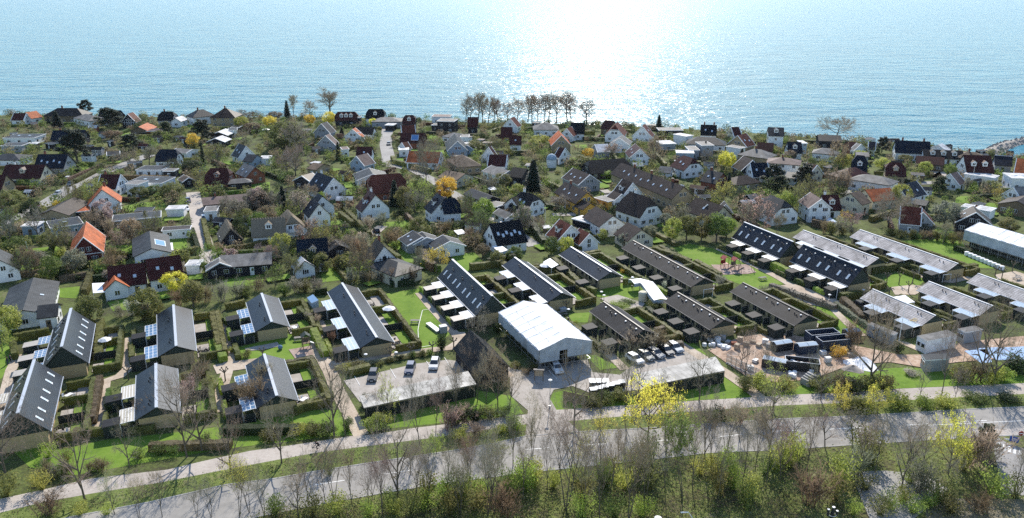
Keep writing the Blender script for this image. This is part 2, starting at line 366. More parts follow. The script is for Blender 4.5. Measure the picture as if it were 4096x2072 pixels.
sheet('lawn', 'g_lawn', [(2690, 1365), (2760, 1360), (2830, 1420), (2790, 1440)], LAWN + 'strip beside the parked cars')
for nm, pts in (('in front of the grey house with wing', [(230, 1155), (320, 1145), (310, 1195), (240, 1190)]),
                ('below the white house with brown roof', [(430, 1210), (530, 1190), (520, 1240), (450, 1245)]),
                ('beside the red timber house', [(60, 1000), (240, 985), (250, 1060), (60, 1085)]),
                ('in front of the red timber house', [(250, 1062), (420, 1030), (420, 1055), (260, 1085)]),
                ('behind the long grey bungalow', [(480, 825), (650, 800), (665, 830), (500, 850)]),
                ('beside the grey house with a solar panel', [(655, 960), (745, 945), (750, 990), (680, 1010)]),
                ('below the double-gabled white house', [(1290, 890), (1370, 880), (1380, 930), (1300, 935)]),
                ('below the navy house with dormer', [(1280, 1080), (1370, 1060), (1370, 1120), (1290, 1130)]),
                ('below the black bungalow with parasol', [(890, 1120), (1060, 1095), (1050, 1140), (900, 1150)]),
                ('beside the half-timbered house', [(1580, 980), (1640, 970), (1680, 1050), (1620, 1050)]),
                ('in front of the grey bungalow cluster', [(1810, 1020), (1900, 1010), (1940, 1060), (1860, 1090), (1800, 1070)]),
                ('below the white house with stepped brown roof', [(1530, 890), (1660, 880), (1660, 905), (1540, 915)]),
                ('left of the red-roofed white house', [(2120, 920), (2210, 900), (2190, 940), (2140, 945)]),
                ('behind the big dark half-hipped house', [(2625, 860), (2700, 875), (2700, 905), (2630, 910)]),
                ('beyond the thatched cottage', [(1190, 850), (1215, 840), (1225, 870), (1200, 875)]),
                ('beside the brown house with conservatory', [(985, 730), (1080, 728), (1080, 760), (1000, 765)]),
                ('by the white house at the bend', [(1575, 635), (1610, 632), (1620, 655), (1580, 655)]),
                ('behind the dark red house in the centre', [(1705, 540), (1750, 535), (1755, 555), (1710, 555)]),
                ('near the navy gabled house', [(1880, 592), (1925, 590), (1930, 608), (1885, 610)]),
                ('by the observatory dome', [(2300, 580), (2345, 578), (2350, 592), (2300, 593)]),
                ('near the navy house with white gable at right', [(3690, 760), (3735, 760), (3735, 790), (3700, 795)]),
                ('behind the tall dark hedge at right', [(3825, 785), (3885, 785), (3880, 812), (3820, 812)]),
                ('beside the left road', [(320, 665), (410, 660), (400, 680), (330, 680)])):
    sheet('lawn', 'g_lawn', pts, LAWN + nm)
for pts in ([(1500, 470), (1700, 560), (1690, 575), (1500, 480)],): pass
# verges between cycle path and road
PATH_UP = [(-80, 2015), (186, 1957), (361, 1916), (670, 1880), (825, 1843), (1000, 1805), (1189, 1779), (1410, 1745), (1503, 1738), (1648, 1714), (1777, 1699), (2095, 1660), (2226, 1641), (2454, 1626), (2800, 1603), (3203, 1578), (3390, 1573), (3557, 1558), (4025, 1537), (4250, 1527)]
PATH_LO = [(-80, 2072), (175, 2010), (371, 1975), (645, 1931), (851, 1890), (1070, 1848), (1261, 1813), (1483, 1784), (1704, 1756), (1900, 1727), (2104, 1698), (2306, 1683), (2475, 1668), (2771, 1647), (3100, 1624), (3400, 1612), (3680, 1599), (4096, 1577), (4250, 1570)]
ROAD_UP = [(-80, 2165), (289, 2068), (600, 2010), (900, 1941), (1098, 1916), (1261, 1887), (1539, 1844), (1800, 1806), (1955, 1779), (2103, 1746), (2324, 1728), (2557, 1716), (2881, 1694), (3098, 1678), (3316, 1670), (3622, 1654), (3839, 1640), (4096, 1629), (4300, 1621)]
ROAD_LO = [(-80, 2330), (300, 2240), (700, 2150), (1000, 2075), (1312, 2012), (1600, 1962), (1800, 1930), (2161, 1886), (2500, 1850), (2845, 1812), (3135, 1800), (3500, 1775), (3984, 1745), (4096, 1742), (4300, 1735)]
sheet('verge', 'g_verge', PATH_LO + ROAD_UP[::-1], 'rough grass verge between cycle path and road')
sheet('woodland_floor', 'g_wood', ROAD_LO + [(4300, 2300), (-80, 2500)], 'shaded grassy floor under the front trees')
sheet('road', 'g_road', ROAD_UP + ROAD_LO[::-1], 'wide grey asphalt road behind the front trees')
sheet('cycle_path', 'g_path', PATH_UP + PATH_LO[::-1], 'pinkish cycle path running parallel to the road')
kerb(ROAD_UP, 'kerb', 'stone kerb on the far side of the road'); kerb(ROAD_LO, 'kerb', 'stone kerb on the near side of the road')
# centre line dashes and edge line
mid = [a.lerp(b, .47) for a, b in zip(px([(x, y) for x, y in ROAD_UP if 900 <= x]), [P(x, y + 118 - 12 * (x > 3000)) for x, y in ROAD_UP if 900 <= x])]
mb = MB(); acc = 0
for a, b in zip(mid, mid[1:]):
    n = int((b - a).length // 7.5)
    for k in range(n):
        p, q = a.lerp(b, k / n), a.lerp(b, (k + .42) / n); s = strip([p, q], .16, True); mb.poly([(v.x, v.y, ZS[0] + .004) for v in s])
tag(mb.obj('road_marking', ['paint_line']), 'white dashed centre line of the road', None, None, 'structure')
sheet('road_marking', 'paint_line', strip([(3700, 1703), (3900, 1693), (4096, 1684), (4250, 1678)], .14), 'white edge line near the right side of the road')
sheet('cycle_path', 'g_path', strip([(3900, 1737), (3990, 1733), (4096, 1728), (4200, 1724)], 2.2), 'pale cycle lane along the near kerb at right')
# entrance drive, parking lots, footpaths
sheet('parking_lot', 'g_paving', [(1374, 1524), (1663, 1456), (1790, 1440), (2010, 1470), (2040, 1500), (2040, 1560), (2050, 1590), (2112, 1643), (2100, 1755), (2325, 1735), (2226, 1641), (2197, 1592), (2215, 1560), (2290, 1545), (2380, 1580), (2560, 1560), (2800, 1500), (2830, 1450), (2745, 1395), (2690, 1375), (2560, 1440), (2480, 1500), (2370, 1490), (2350, 1440), (2250, 1450), (2140, 1450), (2120, 1490), (2060, 1478), (1960, 1440), (1900, 1500), (1440, 1610)], 'light paved parking yard and entrance drive')
FP = 'light gravel footpath '
for w_, nm, pts in ((2.6, 'from the cycle path up to the left rows', [(1446, 1742), (1396, 1648), (1351, 1565), (1322, 1492), (1292, 1435), (1260, 1400), (1290, 1330), (1262, 1268)]),
                    (2.2, 'along the front of the long solar row house', [(1290, 1458), (1400, 1448), (1560, 1426), (1710, 1402), (1800, 1392), (1850, 1360)]),
                    (2.2, 'between the second and third left rows', [(902, 1296), (912, 1380), (917, 1450), (905, 1500), (885, 1560), (878, 1650)]),
                    (2.2, 'between the first and second left rows', [(523, 1350), (520, 1420), (512, 1475), (480, 1505), (420, 1525), (410, 1580), (398, 1640), (394, 1735)]),
                    (4.2, 'in the small plaza between left rows', [(860, 1480), (930, 1465), (1060, 1448)]),
                    (2.0, 'left of the tall navy row house', [(1676, 1172), (1720, 1225), (1770, 1280), (1810, 1325), (1860, 1370), (1960, 1440), (2040, 1510)]),
                    (2.0, 'along the left edge behind two standing people', [(75, 1420), (45, 1480), (25, 1560), (0, 1640)]),
                    (2.0, 'right of the scaffold tent', [(2410, 1390), (2460, 1440), (2500, 1480)]),
                    (2.0, 'left of the dark row house with white tarpaulin', [(2540, 1110), (2620, 1150), (2680, 1190), (2730, 1240)]),
                    (2.4, 'between dark row houses towards the parking lot', [(2690, 1360), (2790, 1420), (2900, 1490), (3000, 1560), (3050, 1600)]),
                    (1.8, 'winding down from the right plaza', [(3322, 1225), (3350, 1255), (3395, 1300), (3450, 1345)]),
                    (2.0, 'left of the tall playground row house', [(2870, 995), (2990, 1050), (3100, 1105), (3160, 1140)]),
                    (2.0, 'between pale-roofed rows', [(3640, 1085), (3720, 1120), (3800, 1128), (3880, 1110)]),
                    (1.8, 'past the portable office', [(3560, 1365), (3620, 1375), (3690, 1405)])):
    sheet('footpath', 'g_gravel', strip(pts, w_), FP + nm)
sheet('plaza', 'g_gravel', [(3090, 1150), (3170, 1135), (3330, 1190), (3400, 1230), (3330, 1235), (3240, 1220)], 'pale gravel plaza below the navy skylight row house')
sheet('plaza', 'g_gravel', [(3560, 1150), (3650, 1140), (3720, 1150), (3660, 1180), (3580, 1180)], 'pale gravel plaza between pale-roofed rows')
sheet('plaza', 'g_gravel', [(3980, 1100), (4060, 1085), (4140, 1110), (4100, 1160), (4000, 1140)], 'pale gravel plaza at the right edge')
sheet('plaza', 'g_paving', [(2400, 1195), (2470, 1180), (2580, 1215), (2560, 1240), (2480, 1240)], 'paved yard around the planting island')
sheet('plaza', 'g_gravel', [(1800, 1330), (1860, 1330), (1880, 1390), (1830, 1400)], 'gravel yard beside the dark community house')
sheet('play_surface', 'g_play', [(2843, 1060), (2990, 1058), (3025, 1090), (2990, 1097), (2880, 1100)], 'brown play surface under the red climbing frames')
sheet('play_surface', 'g_play', [(1155, 1400), (1240, 1385), (1255, 1420), (1180, 1435)], 'brown sand play surface beside the wooden play tower')
sheet('play_surface', 'g_paving', [(980, 1395), (1110, 1370), (1120, 1385), (1060, 1400), (985, 1405)], 'small paved terrace on the left play lawn')
sheet('work_yard', 'g_dirt', [(2830, 1400), (2960, 1350), (3100, 1330), (3400, 1380), (3600, 1420), (3700, 1420), (3850, 1370), (4150, 1340), (4200, 1420), (3830, 1450), (3680, 1470), (3560, 1450), (3400, 1460), (3250, 1520), (3100, 1530), (2990, 1510), (2930, 1470)], 'orange-brown dirt work yard with skips')
sheet('car_park', 'g_asphalt', [(3400, 1890), (3540, 1885), (3700, 1900), (3800, 1960), (3640, 2090), (3500, 2130)], 'grey car park at the lower right under tree shadows')
sheet('bare_ground', 'g_sand', [(3680, 2000), (3760, 1995), (4096, 2000), (4150, 2100), (3720, 2120)], 'sandy bare ground at the lower right corner')
sheet('side_road', 'g_asphalt', [(3984, 1748), (3975, 1800), (3990, 1880), (4010, 1980), (4200, 1990), (4200, 1800), (4096, 1797), (4030, 1775)], 'side road with zebra crossing at the right edge')
for i in range(6):
    x = 3992 + i * 21
    sheet('road_marking', 'paint_line', [(x, 1772 + i * 7), (x + 10, 1775 + i * 7), (x + 8, 1800 + i * 6), (x - 3, 1797 + i * 6)], 'white stripe of the zebra crossing at the right edge')
# village streets
LANES = (('road', 'g_asphalt', 6.0, 'grey residential street at the left', [(-40, 915), (60, 868), (174, 821), (235, 782), (289, 746), (357, 705), (420, 688), (484, 665), (545, 640), (600, 620)]),
         ('lane', 'g_path', 4.6, 'pale lane beside the thatched cottage', [(772, 770), (780, 815), (793, 870), (806, 940), (835, 1030), (830, 1070)]),
         ('road', 'g_asphalt', 5.6, 'pale residential road in the centre', [(1551, 512), (1546, 545), (1543, 582), (1553, 625), (1553, 662)]),
         ('road', 'g_asphalt', 4.2, 'lane from the central road down to the navy house', [(1553, 662), (1600, 668), (1660, 684), (1720, 715), (1800, 768), (1860, 803), (1912, 835), (2000, 888), (2060, 930), (2140, 985)]),
         ('driveway', 'g_path', 3.4, 'pale driveway between brown-roofed houses', [(2210, 860), (2290, 858), (2360, 870)]),
         ('driveway', 'g_path', 4, 'pale driveway beside the dark half-hipped house', [(2660, 820), (2720, 812), (2790, 800)]),
         ('driveway', 'g_path', 4, 'pale driveway at the right street', [(3690, 705), (3750, 685), (3780, 690), (3760, 715)]),
         ('road', 'g_asphalt', 4.5, 'residential street behind the big bare tree at right', [(3380, 780), (3470, 745), (3620, 735), (3800, 730), (3960, 745), (4150, 770)]),
         ('driveway', 'g_path', 3.4, 'driveway in front of the big white gable house', [(1478, 950), (1500, 930), (1530, 905)]))
for nm, m_, w_, lb, pts in LANES: sheet(nm, m_, strip(pts, w_), lb)
# parking bay lines
for i in range(9):
    x = 1440 + i * 72; y = 1545 - i * 15
    if i < 6: sheet('road_marking', 'paint_line', strip([(x, y), (x - 22, y - 38)], .1), 'white parking bay line in the paved yard')
sheet('road_marking', 'paint_line', strip([(2180, 1468), (2228, 1520)], .12), 'white parking bay line beside the white hatchback')
# white pitch outline on the lawn
mb = MB()
for a, b in (((1712, 1240), (1690, 1243)), ((1690, 1243), (1676, 1300)), ((1676, 1300), (1672, 1322)), ((1672, 1322), (1676, 1392)), ((1676, 1392), (1725, 1384))):
    mb.poly([(v.x, v.y, ZS[0] + .02) for v in strip([a, b], .12)])
tag(mb.obj('pitch_line', ['paint_line']), 'thin white marked line on the lawn pitch', None, None, 'structure')
# ================================================================ vegetation templates
def twigc():
    m, N, L, B = new_mat('twigc'); oi = N.new('ShaderNodeObjectInfo'); L.new(oi.outputs['Color'], B.inputs['Base Color'])
    B.inputs['Roughness'].default_value = .9; B.inputs['Specular IOR Level'].default_value = .1
twigc()
def rv(r): 
    while True:
        v = Vector((r.uniform(-1, 1), r.uniform(-1, 1), r.uniform(-1, 1)))
        if .05 < v.length < 1: return v
def leaf(mb, c, s, r, m=0, n=None):
    n = (n if n else rv(r)).normalized(); a = n.orthogonal().normalized(); t = r.uniform(0, 6.28); b = n.cross(a)
    a, b = a * cos(t) + b * sin(t), b * cos(t) - a * sin(t)
    k = r.uniform(.6, 1.3) * s; mb.poly([c - a * k * .5, c + b * k * .38, c + a * k * .5, c - b * k * .38], m)
def ribbon(mb, p, q, w0, w1, r, m=0):
    d = (q - p); 
    if d.length < 1e-4: return
    s = d.cross(rv(r)).normalized(); mb.poly([p - s * w0, p + s * w0, q + s * w1, q - s * w1], m)
def grow(kind, seed, leaves, lsize=.14, tw=1.15, thin=0):
    """a deciduous tree 10 m tall: returns trunk mesh, crown mesh, crown width"""
    r = random.Random(seed); T, Cn = MB(), MB(); tips = []
    cfg = dict(beech=(.30, 17, .27, .85, .62, .86), vase=(.16, 6, .62, .55, 1.0), oak=(.22, 9, .55, 1.0, .6), pole=(.30, 11, .30, .62, 1.0), slim=(.30, 9, .36, .6, 1.1), round=(.2, 8, .46, .95, .6))[kind]
    fork, nl, ll, spread, up = cfg[:5]; tl = cfg[5] if len(cfg) > 5 else fork + .30
    def branch(p, d, ln, rad, lev):
        segs = 3 if lev < 3 else 2; pts = [p]
        for k in range(segs):
            d = (d + rv(r) * (.20 if lev < 2 else .28) + Vector((0, 0, (.10 if lev else 0) * up))).normalized()
            pts.append(pts[-1] + d * ln / segs)
        rads = [rad * (1 - .72 * k / segs) for k in range(segs + 1)]
        for k in range(segs):
            if lev < 2: T.tube(pts[k], pts[k + 1], rads[k], rads[k + 1], 6 if lev == 0 else 4)
            elif lev == 2: Cn.tube(pts[k], pts[k + 1], rads[k], rads[k + 1], 3)
            else: ribbon(Cn, pts[k], pts[k + 1], max(rads[k], .024) * tw, max(rads[k + 1], .014) * tw, r)
        if lev >= 3: tips.extend(pts[1:])
        if lev == 4: return
        n = (nl, 6, 6, 5)[lev] + (lev > 0 and kind in ('oak', 'pole')) - (thin if 0 < lev < 3 else 0)
        for k in range(n):
            if lev == 0: t = fork + (1 - fork) * (k + .5 * r.random()) / n if kind != 'vase' else r.uniform(.5, 1)
            else: t = r.uniform(.3, 1)
            i = min(int(t * segs), segs - 1); q = pts[i].lerp(pts[i + 1], t * segs - i)
            ax = rv(r); ax.z *= .3; side = (ax - d * ax.dot(d)).normalized()
            if lev == 0:
                a = 2 * pi * (k * .382 + .1 * r.random()); side = Vector((cos(a), sin(a), 0))
                nd = (side * spread + Vector((0, 0, up * r.uniform(.5, 1.1)))).normalized()
                l2 = 10 * ll * r.uniform(.7, 1.1) * (1.15 - .5 * (t - fork)) * (1 if kind != 'beech' else .5 + .75 * sin(pi * min(1, (t - fork) / (1 - fork))))
            else:
                nd = (d * .75 + side * r.uniform(.5, .95)).normalized(); l2 = ln * r.uniform(.42, .66)
            branch(q, nd, l2, max(rads[i] * (.62 if lev == 0 else .6), .018), lev + 1)
    if kind == 'vase':
        for k in range(r.choice((2, 3))):
            a = r.uniform(0, 6.28); branch(Vector((.12 * cos(a), .12 * sin(a), -.2)), Vector((.28 * cos(a), .28 * sin(a), 1)).normalized(), 6.2, .15, 0)
    else: branch(Vector((0, 0, -.2)), Vector((r.uniform(-.06, .06), r.uniform(-.06, .06), 1)).normalized(), 10 * tl, .25 if kind != 'slim' else .15, 0)
    if leaves:
        for k in range(leaves):
            c = r.choice(tips) + rv(r) * .35; leaf(Cn, c, lsize, r, 1)
    zm = sorted(p.z for p in tips)[int(len(tips) * .93)]; wd = sorted(hypot(p.x, p.y) for p in tips)[int(len(tips) * .93)] * 2
    for mb in (T, Cn): mb.v = [(v[0], v[1], v[2] * (10 / zm) if v[2] > 0 else v[2]) for v in mb.v]
    return T.mesh('trunk', ['bark']), Cn.mesh('crown', ['twig', 'leaf'] if leaves else ['twigc']), wd
def cloud(seed, n, lsize, clumps=9, flat=.8):
    """a lumpy shrub about 2 m wide and 1.7 m tall made of leaf-sized faces"""
    r = random.Random(seed); mb = MB(); cs = []
    for k in range(clumps):
        a = r.uniform(0, 6.28); q = r.uniform(.15, .62); cs.append((Vector((q * cos(a), q * sin(a), r.uniform(.4, 1.15))), r.uniform(.3, .5)))
    for k in range(n):
        c, rad = r.choice(cs); d = rv(r).normalized(); p = c + d * rad * r.uniform(.55, 1.12)
        if p.z < .02: p.z = abs(p.z) * .5 + .03
        leaf(mb, p, lsize, r, 0, d + rv(r) * .9)
    for k in range(46):
        c, rad = r.choice(cs); ribbon(mb, Vector((r.uniform(-.15, .15), r.uniform(-.15, .15), 0)), c + rv(r) * rad, .02, .008, r)
    return mb.mesh('shrub', ['leaf'])
def conifer(seed, kind):
    r = random.Random(seed); T, Cn = MB(), MB(); T.tube((0, 0, -.2), (0, 0, 9.6), .2, .03, 6)
    if kind == 'cone':
        for k in range(30):
            z = .5 + 9.2 * (k / 30) ** .95; rad = 2.0 * (1 - (z / 10.1)) ** .85 + .1
            for j in range(11):
                a = 6.28 * (j + r.random() * .6) / 11; d = Vector((cos(a), sin(a), -.32 + .2 * z / 10)); ln = rad * r.uniform(.75, 1.12)
                s = Vector((-sin(a), cos(a), 0)); p = Vector((0, 0, z))
                w_ = .16 + ln * .16
                for q0, q1 in ((.15, .55), (.5, 1.0)):
                    a0, a1 = p + d * ln * q0, p + d * ln * q1 + Vector((0, 0, -.08))
                    Cn.poly([a0 - s * w_ * (1.1 - q0 * .3), a0 + s * w_ * (1.1 - q0 * .3), a1 + s * w_ * (1.15 - q1) + Vector((0, 0, r.uniform(-.1, .1))), a1 - s * w_ * (1.15 - q1)])
                leaf(Cn, p + d * ln * r.uniform(.5, 1), .5, r)
    else:
        tips = []
        for k in range(26):
            z = 1.8 + 7.8 * (k / 26); a = k * 2.4 + r.random(); ln = (2.9 * (1 - ((z - 1.8) / 9.4)) + .6) * r.uniform(.7, 1.1)
            d = Vector((cos(a), sin(a), .28)); e = Vector((0, 0, z)) + d * ln; T.tube((0, 0, z), e, .07, .02, 3)
            for j in range(5): tips.append((Vector((0, 0, z)).lerp(e, r.uniform(.45, 1.05)) + rv(r) * .4, .62))
        for c, rad in tips:
            for j in range(30): leaf(Cn, c + rv(r) * Vector((1, 1, .5)).length * rad * .66, .46, r, 0, rv(r) + Vector((0, 0, .9)))
    return T.mesh('trunk', ['bark']), Cn.mesh('crown', ['needle'])
TPL = {}
for kd in ('vase', 'oak', 'pole', 'slim', 'round', 'beech'):
    TPL[kd] = [grow(kd, 11 + i * 7, 0, tw=.8 if kd in ('pole', 'beech') else 1.2) for i in range(3 if kd in ('vase', 'round', 'beech') else 2)]
    TPL[kd + '1'] = [grow(kd, 41 + i * 5, 2300, .27) for i in range(2)]
def dome(seed):
    """a dense rounded crown on a short trunk, 10 m tall and 10 m wide"""
    r = random.Random(seed); T, Cn = MB(), MB(); T.tube((0, 0, -.2), (0, 0, 4), .32, .2, 6)
    for k in range(7):
        a = k * .9; T.tube((0, 0, 1.6 + .2 * k), (2.6 * cos(a), 2.6 * sin(a), 5.5 + r.random()), .13, .04, 4)
    cs = []
    for k in range(46):
        d = rv(r).normalized(); q = Vector((d.x * 3.7, d.y * 3.7, 5.6 + d.z * 3.4)) * 1.0; q.x *= r.uniform(.75, 1.08); q.y *= r.uniform(.75, 1.08); cs.append((q, r.uniform(.8, 1.6)))
    for k in range(4600):
        c, rad = r.choice(cs); d = rv(r).normalized(); p = c + d * rad * r.uniform(.5, 1.1); leaf(Cn, p, .42, r, 0, d + Vector((0, 0, .5)) + rv(r) * .9)
    return T.mesh('trunk', ['bark']), Cn.mesh('crown', ['leaf']), 9.4
for kd in ('oak', 'round'): TPL[kd + '2'] = [dome(500 + i + len(kd)) for i in range(2)]
for kd in ('vase', 'oak', 'slim', 'round'):                    # finer twigs for the trees close to the camera
    TPL['n' + kd] = [grow(kd, 11 + i * 7, 0, tw=.55, thin=1) for i in range(4)]; TPL['n' + kd + '1'] = [grow(kd, 43 + i * 5, 1500, .20, tw=.55, thin=1) for i in range(2)]; TPL['n' + kd + '2'] = [grow(kd, 57 + i * 5, 3600, .26, tw=.55, thin=1) for i in range(2)]
for kd in ('vase',): TPL[kd + '2'] = [grow(kd, 71 + i * 3, 5200, .44) for i in range(2)]
TPL['cone'] = [conifer(5 + i, 'cone') + (4.2,) for i in range(2)]; TPL['pine'] = [conifer(9 + i, 'pine') + (5.6,) for i in range(2)]
AIRY = [cloud(400 + i, 620, .095, 15) for i in range(4)]
SHRUB = [cloud(100 + i, 620, .17) for i in range(4)]; SHRUB_FINE = [cloud(200 + i, 1500, .105, 13) for i in range(4)]
TINT = dict(olive=(.21, .215, .075), green=(.15, .21, .055), lime=(.33, .42, .09), yellow=(.78, .74, .13), gold=(.70, .52, .09), dark=(.06, .085, .035), brown=(.22, .175, .11),
            blossom=(.42, .34, .30), grey=(.27, .265, .20), pine=(.022, .042, .026), fir=(.018, .036, .022), bark=(.36, .30, .225), pink=(.40, .30, .24), tan=(.36, .28, .19),
            ygreen=(.42, .45, .11), purple=(.10, .04, .05), pale=(.46, .42, .26), rust=(.19, .12, .085), beech=(.15, .085, .05), white=(.5, .48, .42))
TDESC = dict(olive='olive-green', green='green', lime='fresh lime-green', yellow='bright yellow', gold='golden yellow', dark='dark evergreen', brown='brown', blossom='pale pink blossoming', grey='grey-green',
             pine='dark', fir='dark', bark='grey-brown', pink='pinkish-brown', tan='tan', ygreen='yellow-green', purple='purple-leaved', pale='pale straw', rust='reddish', beech='copper-brown', white='white-flowering')
def vary(c, k=.16): f = R.uniform(1 - k, 1 + k); return tuple(max(0, v * f * R.uniform(.93, 1.07)) for v in c)
def tree(kind, bx, by, topy, wpx, tint, desc=None, label=None, group=None):
    b = P(bx, by); H = max(1.5, height_at(b.y, topy)); wm = wpx / ppm(by)
    if by > 1340 and 'n' + kind in TPL and kind not in ('pine', 'cone'): kd_ = 'n' + kind
    else: kd_ = kind
    tr, cr, wd = R.choice(TPL[kd_]); nm = {'cone': 'conifer', 'pine': 'pine_tree'}.get(kind, 'tree')
    o = empty(nm, (b.x, b.y, 0), R.uniform(0, 6.28)); sz = H / 10 * (1.12 if kd_ != kind else 1); sx = max(.45 * sz, min(2.2 * sz, wm / wd))
    th = max(.7, sx * .5 + sz * .5)
    t = link('trunk', tr, o, scale=(sx, sx, sz)); c = link('crown', cr, o, scale=(sx, sx, sz), col=vary(TINT[tint]))
    if label: tag(o, label, 'tree', group)
    else:
        size = 'tall' if H > 11 else 'small' if H < 5.5 else 'mid-sized'
        d = desc or (f"{size} {TDESC[tint]} {'fir' if kind == 'cone' else 'pine'} tree" if kind in ('cone', 'pine') else f"{size} {'bare ' if kind[-1] not in '12' else ''}{TDESC[tint]} tree")
        later(o, d, 'tree', group)
    return o
def thicket(seed):
    """a leafless many-stemmed bush, 2 m wide and 1.7 m tall"""
    r = random.Random(seed); mb = MB()
    for k in range(26):
        a = r.uniform(0, 6.28); p = Vector((r.uniform(-.3, .3), r.uniform(-.3, .3), 0)); d = Vector((cos(a) * r.uniform(.1, .75), sin(a) * r.uniform(.1, .75), 1)).normalized(); ln = r.uniform(.9, 1.75); q = p + d * ln
        ribbon(mb, p, q, .022, .010, r)
        for j in range(9):
            t = r.uniform(.3, 1); s = p.lerp(q, t); e = s + (d + rv(r) * .9).normalized() * r.uniform(.25, .55); ribbon(mb, s, e, .012, .007, r)
            for i in range(3): ribbon(mb, s.lerp(e, r.uniform(.3, 1)), e + rv(r) * .22, .009, .006, r)
    for k in range(160): leaf(mb, Vector((r.gauss(0, .5), r.gauss(0, .5), r.uniform(.2, 1.5))), .07, r)
    return mb.mesh('shrub', ['leaf'])
THICKET = [thicket(300 + i) for i in range(4)]
def shrub(bx, by, wm, hm, tint, fine=False, world=None, desc=None, name='shrub', group=None):
    b = Vector((world[0], world[1], 0)) if world else P(bx, by)
    o = link(name, R.choice(THICKET if tint in ('brown', 'pink', 'bark', 'rust', 'tan', 'grey') else AIRY if not world and by > 1790 else SHRUB_FINE if fine else SHRUB), None, (b.x, b.y, 0), R.uniform(0, 6.28), (wm / 2, wm / 2, hm / 1.6), vary(TINT[tint]))
    later(o, desc or f"{'large' if wm > 4.5 else 'small' if wm < 2.2 else 'rounded'} {TDESC[tint]} shrub", 'shrub', group); return o
def hedge(p0, p1, w_=.9, h_=1.6, tint='olive', desc=None, world=False, label=None):
    a, b = (p0, p1) if world else (P(*p0), P(*p1)); d = b - a; L_ = d.length
    if w_ > 2.1:                                              # loose belt of bushes rather than a clipped hedge
        n = max(2, int(L_ / (w_ * .62)))
        for i in range(n):
            p = a.lerp(b, (i + .5) / n) + Vector((R.uniform(-.7, .7), R.uniform(-.9, .9), 0)); s = w_ * R.uniform(.9, 1.5); shrub(0, 0, s, h_ * R.uniform(.9, 1.6), R.choice((tint, tint, 'olive', 'grey', 'brown', 'green')), True, p)
        return None
    if L_ < 1: return None
    far = (a.y + b.y) / 2; r = R; mb = MB(); n = max(2, int(L_ / (.9 if far < 230 else 1.6)))
    cs = ((-.5, 0), (-.53, .55), (-.42, .97), (.42, .97), (.53, .55), (.5, 0)); rings = []
    for i in range(n + 1):
        x = L_ * i / n; k = .14
        rings.append([Vector((x + r.uniform(-.1, .1), c[0] * w_ + r.uniform(-k, k) * (c[1] > 0), c[1] * h_ + r.uniform(-k, k) * .8 * (c[1] > .3))) for c in cs])
    for q, s in zip(rings, rings[1:]):
        for k in range(5): mb.poly([q[k], s[k], s[k + 1], q[k + 1]])
    mb.poly(rings[0]); mb.poly(rings[-1][::-1])
    ls = .16 if far < 150 else .24 if far < 230 else .4; dens = .55 / (ls * ls)
    for i in range(int(L_ * (2 * h_ + w_) * dens * .9)):
        x = r.uniform(0, L_); s = r.uniform(0, 2 * h_ + w_)
        if s < h_: c, nn = Vector((x, -w_ * .53, s)), Vector((0, -1, .3))
        elif s < h_ + w_: c, nn = Vector((x, s - h_ - w_ / 2, h_)), Vector((0, 0, 1))
        else: c, nn = Vector((x, w_ * .53, s - h_ - w_)), Vector((0, 1, .3))
        leaf(mb, c + rv(r) * .1, ls, r, 0, nn + rv(r) * .8)
    o = mb.obj('hedge', ['leaf'], None, (a.x, a.y, 0), atan2(d.y, d.x)); o.color = vary(TINT[tint]) + (1,)
    if label: tag(o, label, 'hedge')
    else: later(o, desc or f"{'long' if L_ > 14 else 'short' if L_ < 6 else 'clipped'} {TDESC[tint]} hedge", 'hedge')
    return o
# ================================================================ houses
WCACHE = {}
def window_mesh(w_, h_, cols, rows=1, frame='trim_white', glass='glass_dark'):
    k = (w_, h_, cols, rows, frame, glass)
    if k not in WCACHE:
        mb = MB(); mb.box((0, .03, 0), (w_, .1, h_), 0); pw, ph = w_ / cols, h_ / rows
        for i in range(cols):
            for j in range(rows): mb.box((-w_ / 2 + pw * (i + .5), -.03, -h_ / 2 + ph * (j + .5)), (pw - .13, .04, ph - .13), 1)
        WCACHE[k] = mb.mesh('window', [frame, glass])
    return WCACHE[k]
FACE = {'-y': (0, -1, 0), '+y': (0, 1, pi), '+x': (1, 0, pi / 2), '-x': (-1, 0, -pi / 2)}
def seen(root, f, c=None):
    nx, ny, _ = FACE[f]; a = root.rotation_euler[2]; wx, wy = nx * cos(a) - ny * sin(a), nx * sin(a) + ny * cos(a)
    return wx * -root.location.x + wy * -root.location.y > 0
def put_window(root, f, off, dist, z, w_, h_, cols=2, rows=1, frame='trim_white', name='window', parent=None, glass='glass_dark'):
    nx, ny, rz = FACE[f]; x, y = nx * dist - ny * off, ny * dist + nx * off
    return link(name, window_mesh(w_, h_, cols, rows, frame, glass), parent or root, (x + nx * .02, y + ny * .02, z), rz)
def put_door(root, f, off, dist, col='trim_black', w_=1.0, parent=None):
    k = ('door', col, w_)
    if k not in WCACHE:
        mb = MB(); mb.box((0, .03, 1.05), (w_, .1, 2.1), 0); mb.box((w_ * .1, -.03, 1.45), (w_ * .5, .04, .7), 1); WCACHE[k] = mb.mesh('door', [col, 'glass_dark'])
    nx, ny, rz = FACE[f]; return link('door', WCACHE[k], root, (nx * (dist + .02) - ny * off, ny * (dist + .02) + nx * off, .05), rz)
def roof_pt(sg, x, t, hw, zr, rise, dz=0): return Vector((x, sg * hw * t, zr - rise * t + dz))       # t: 0 ridge .. 1 eave
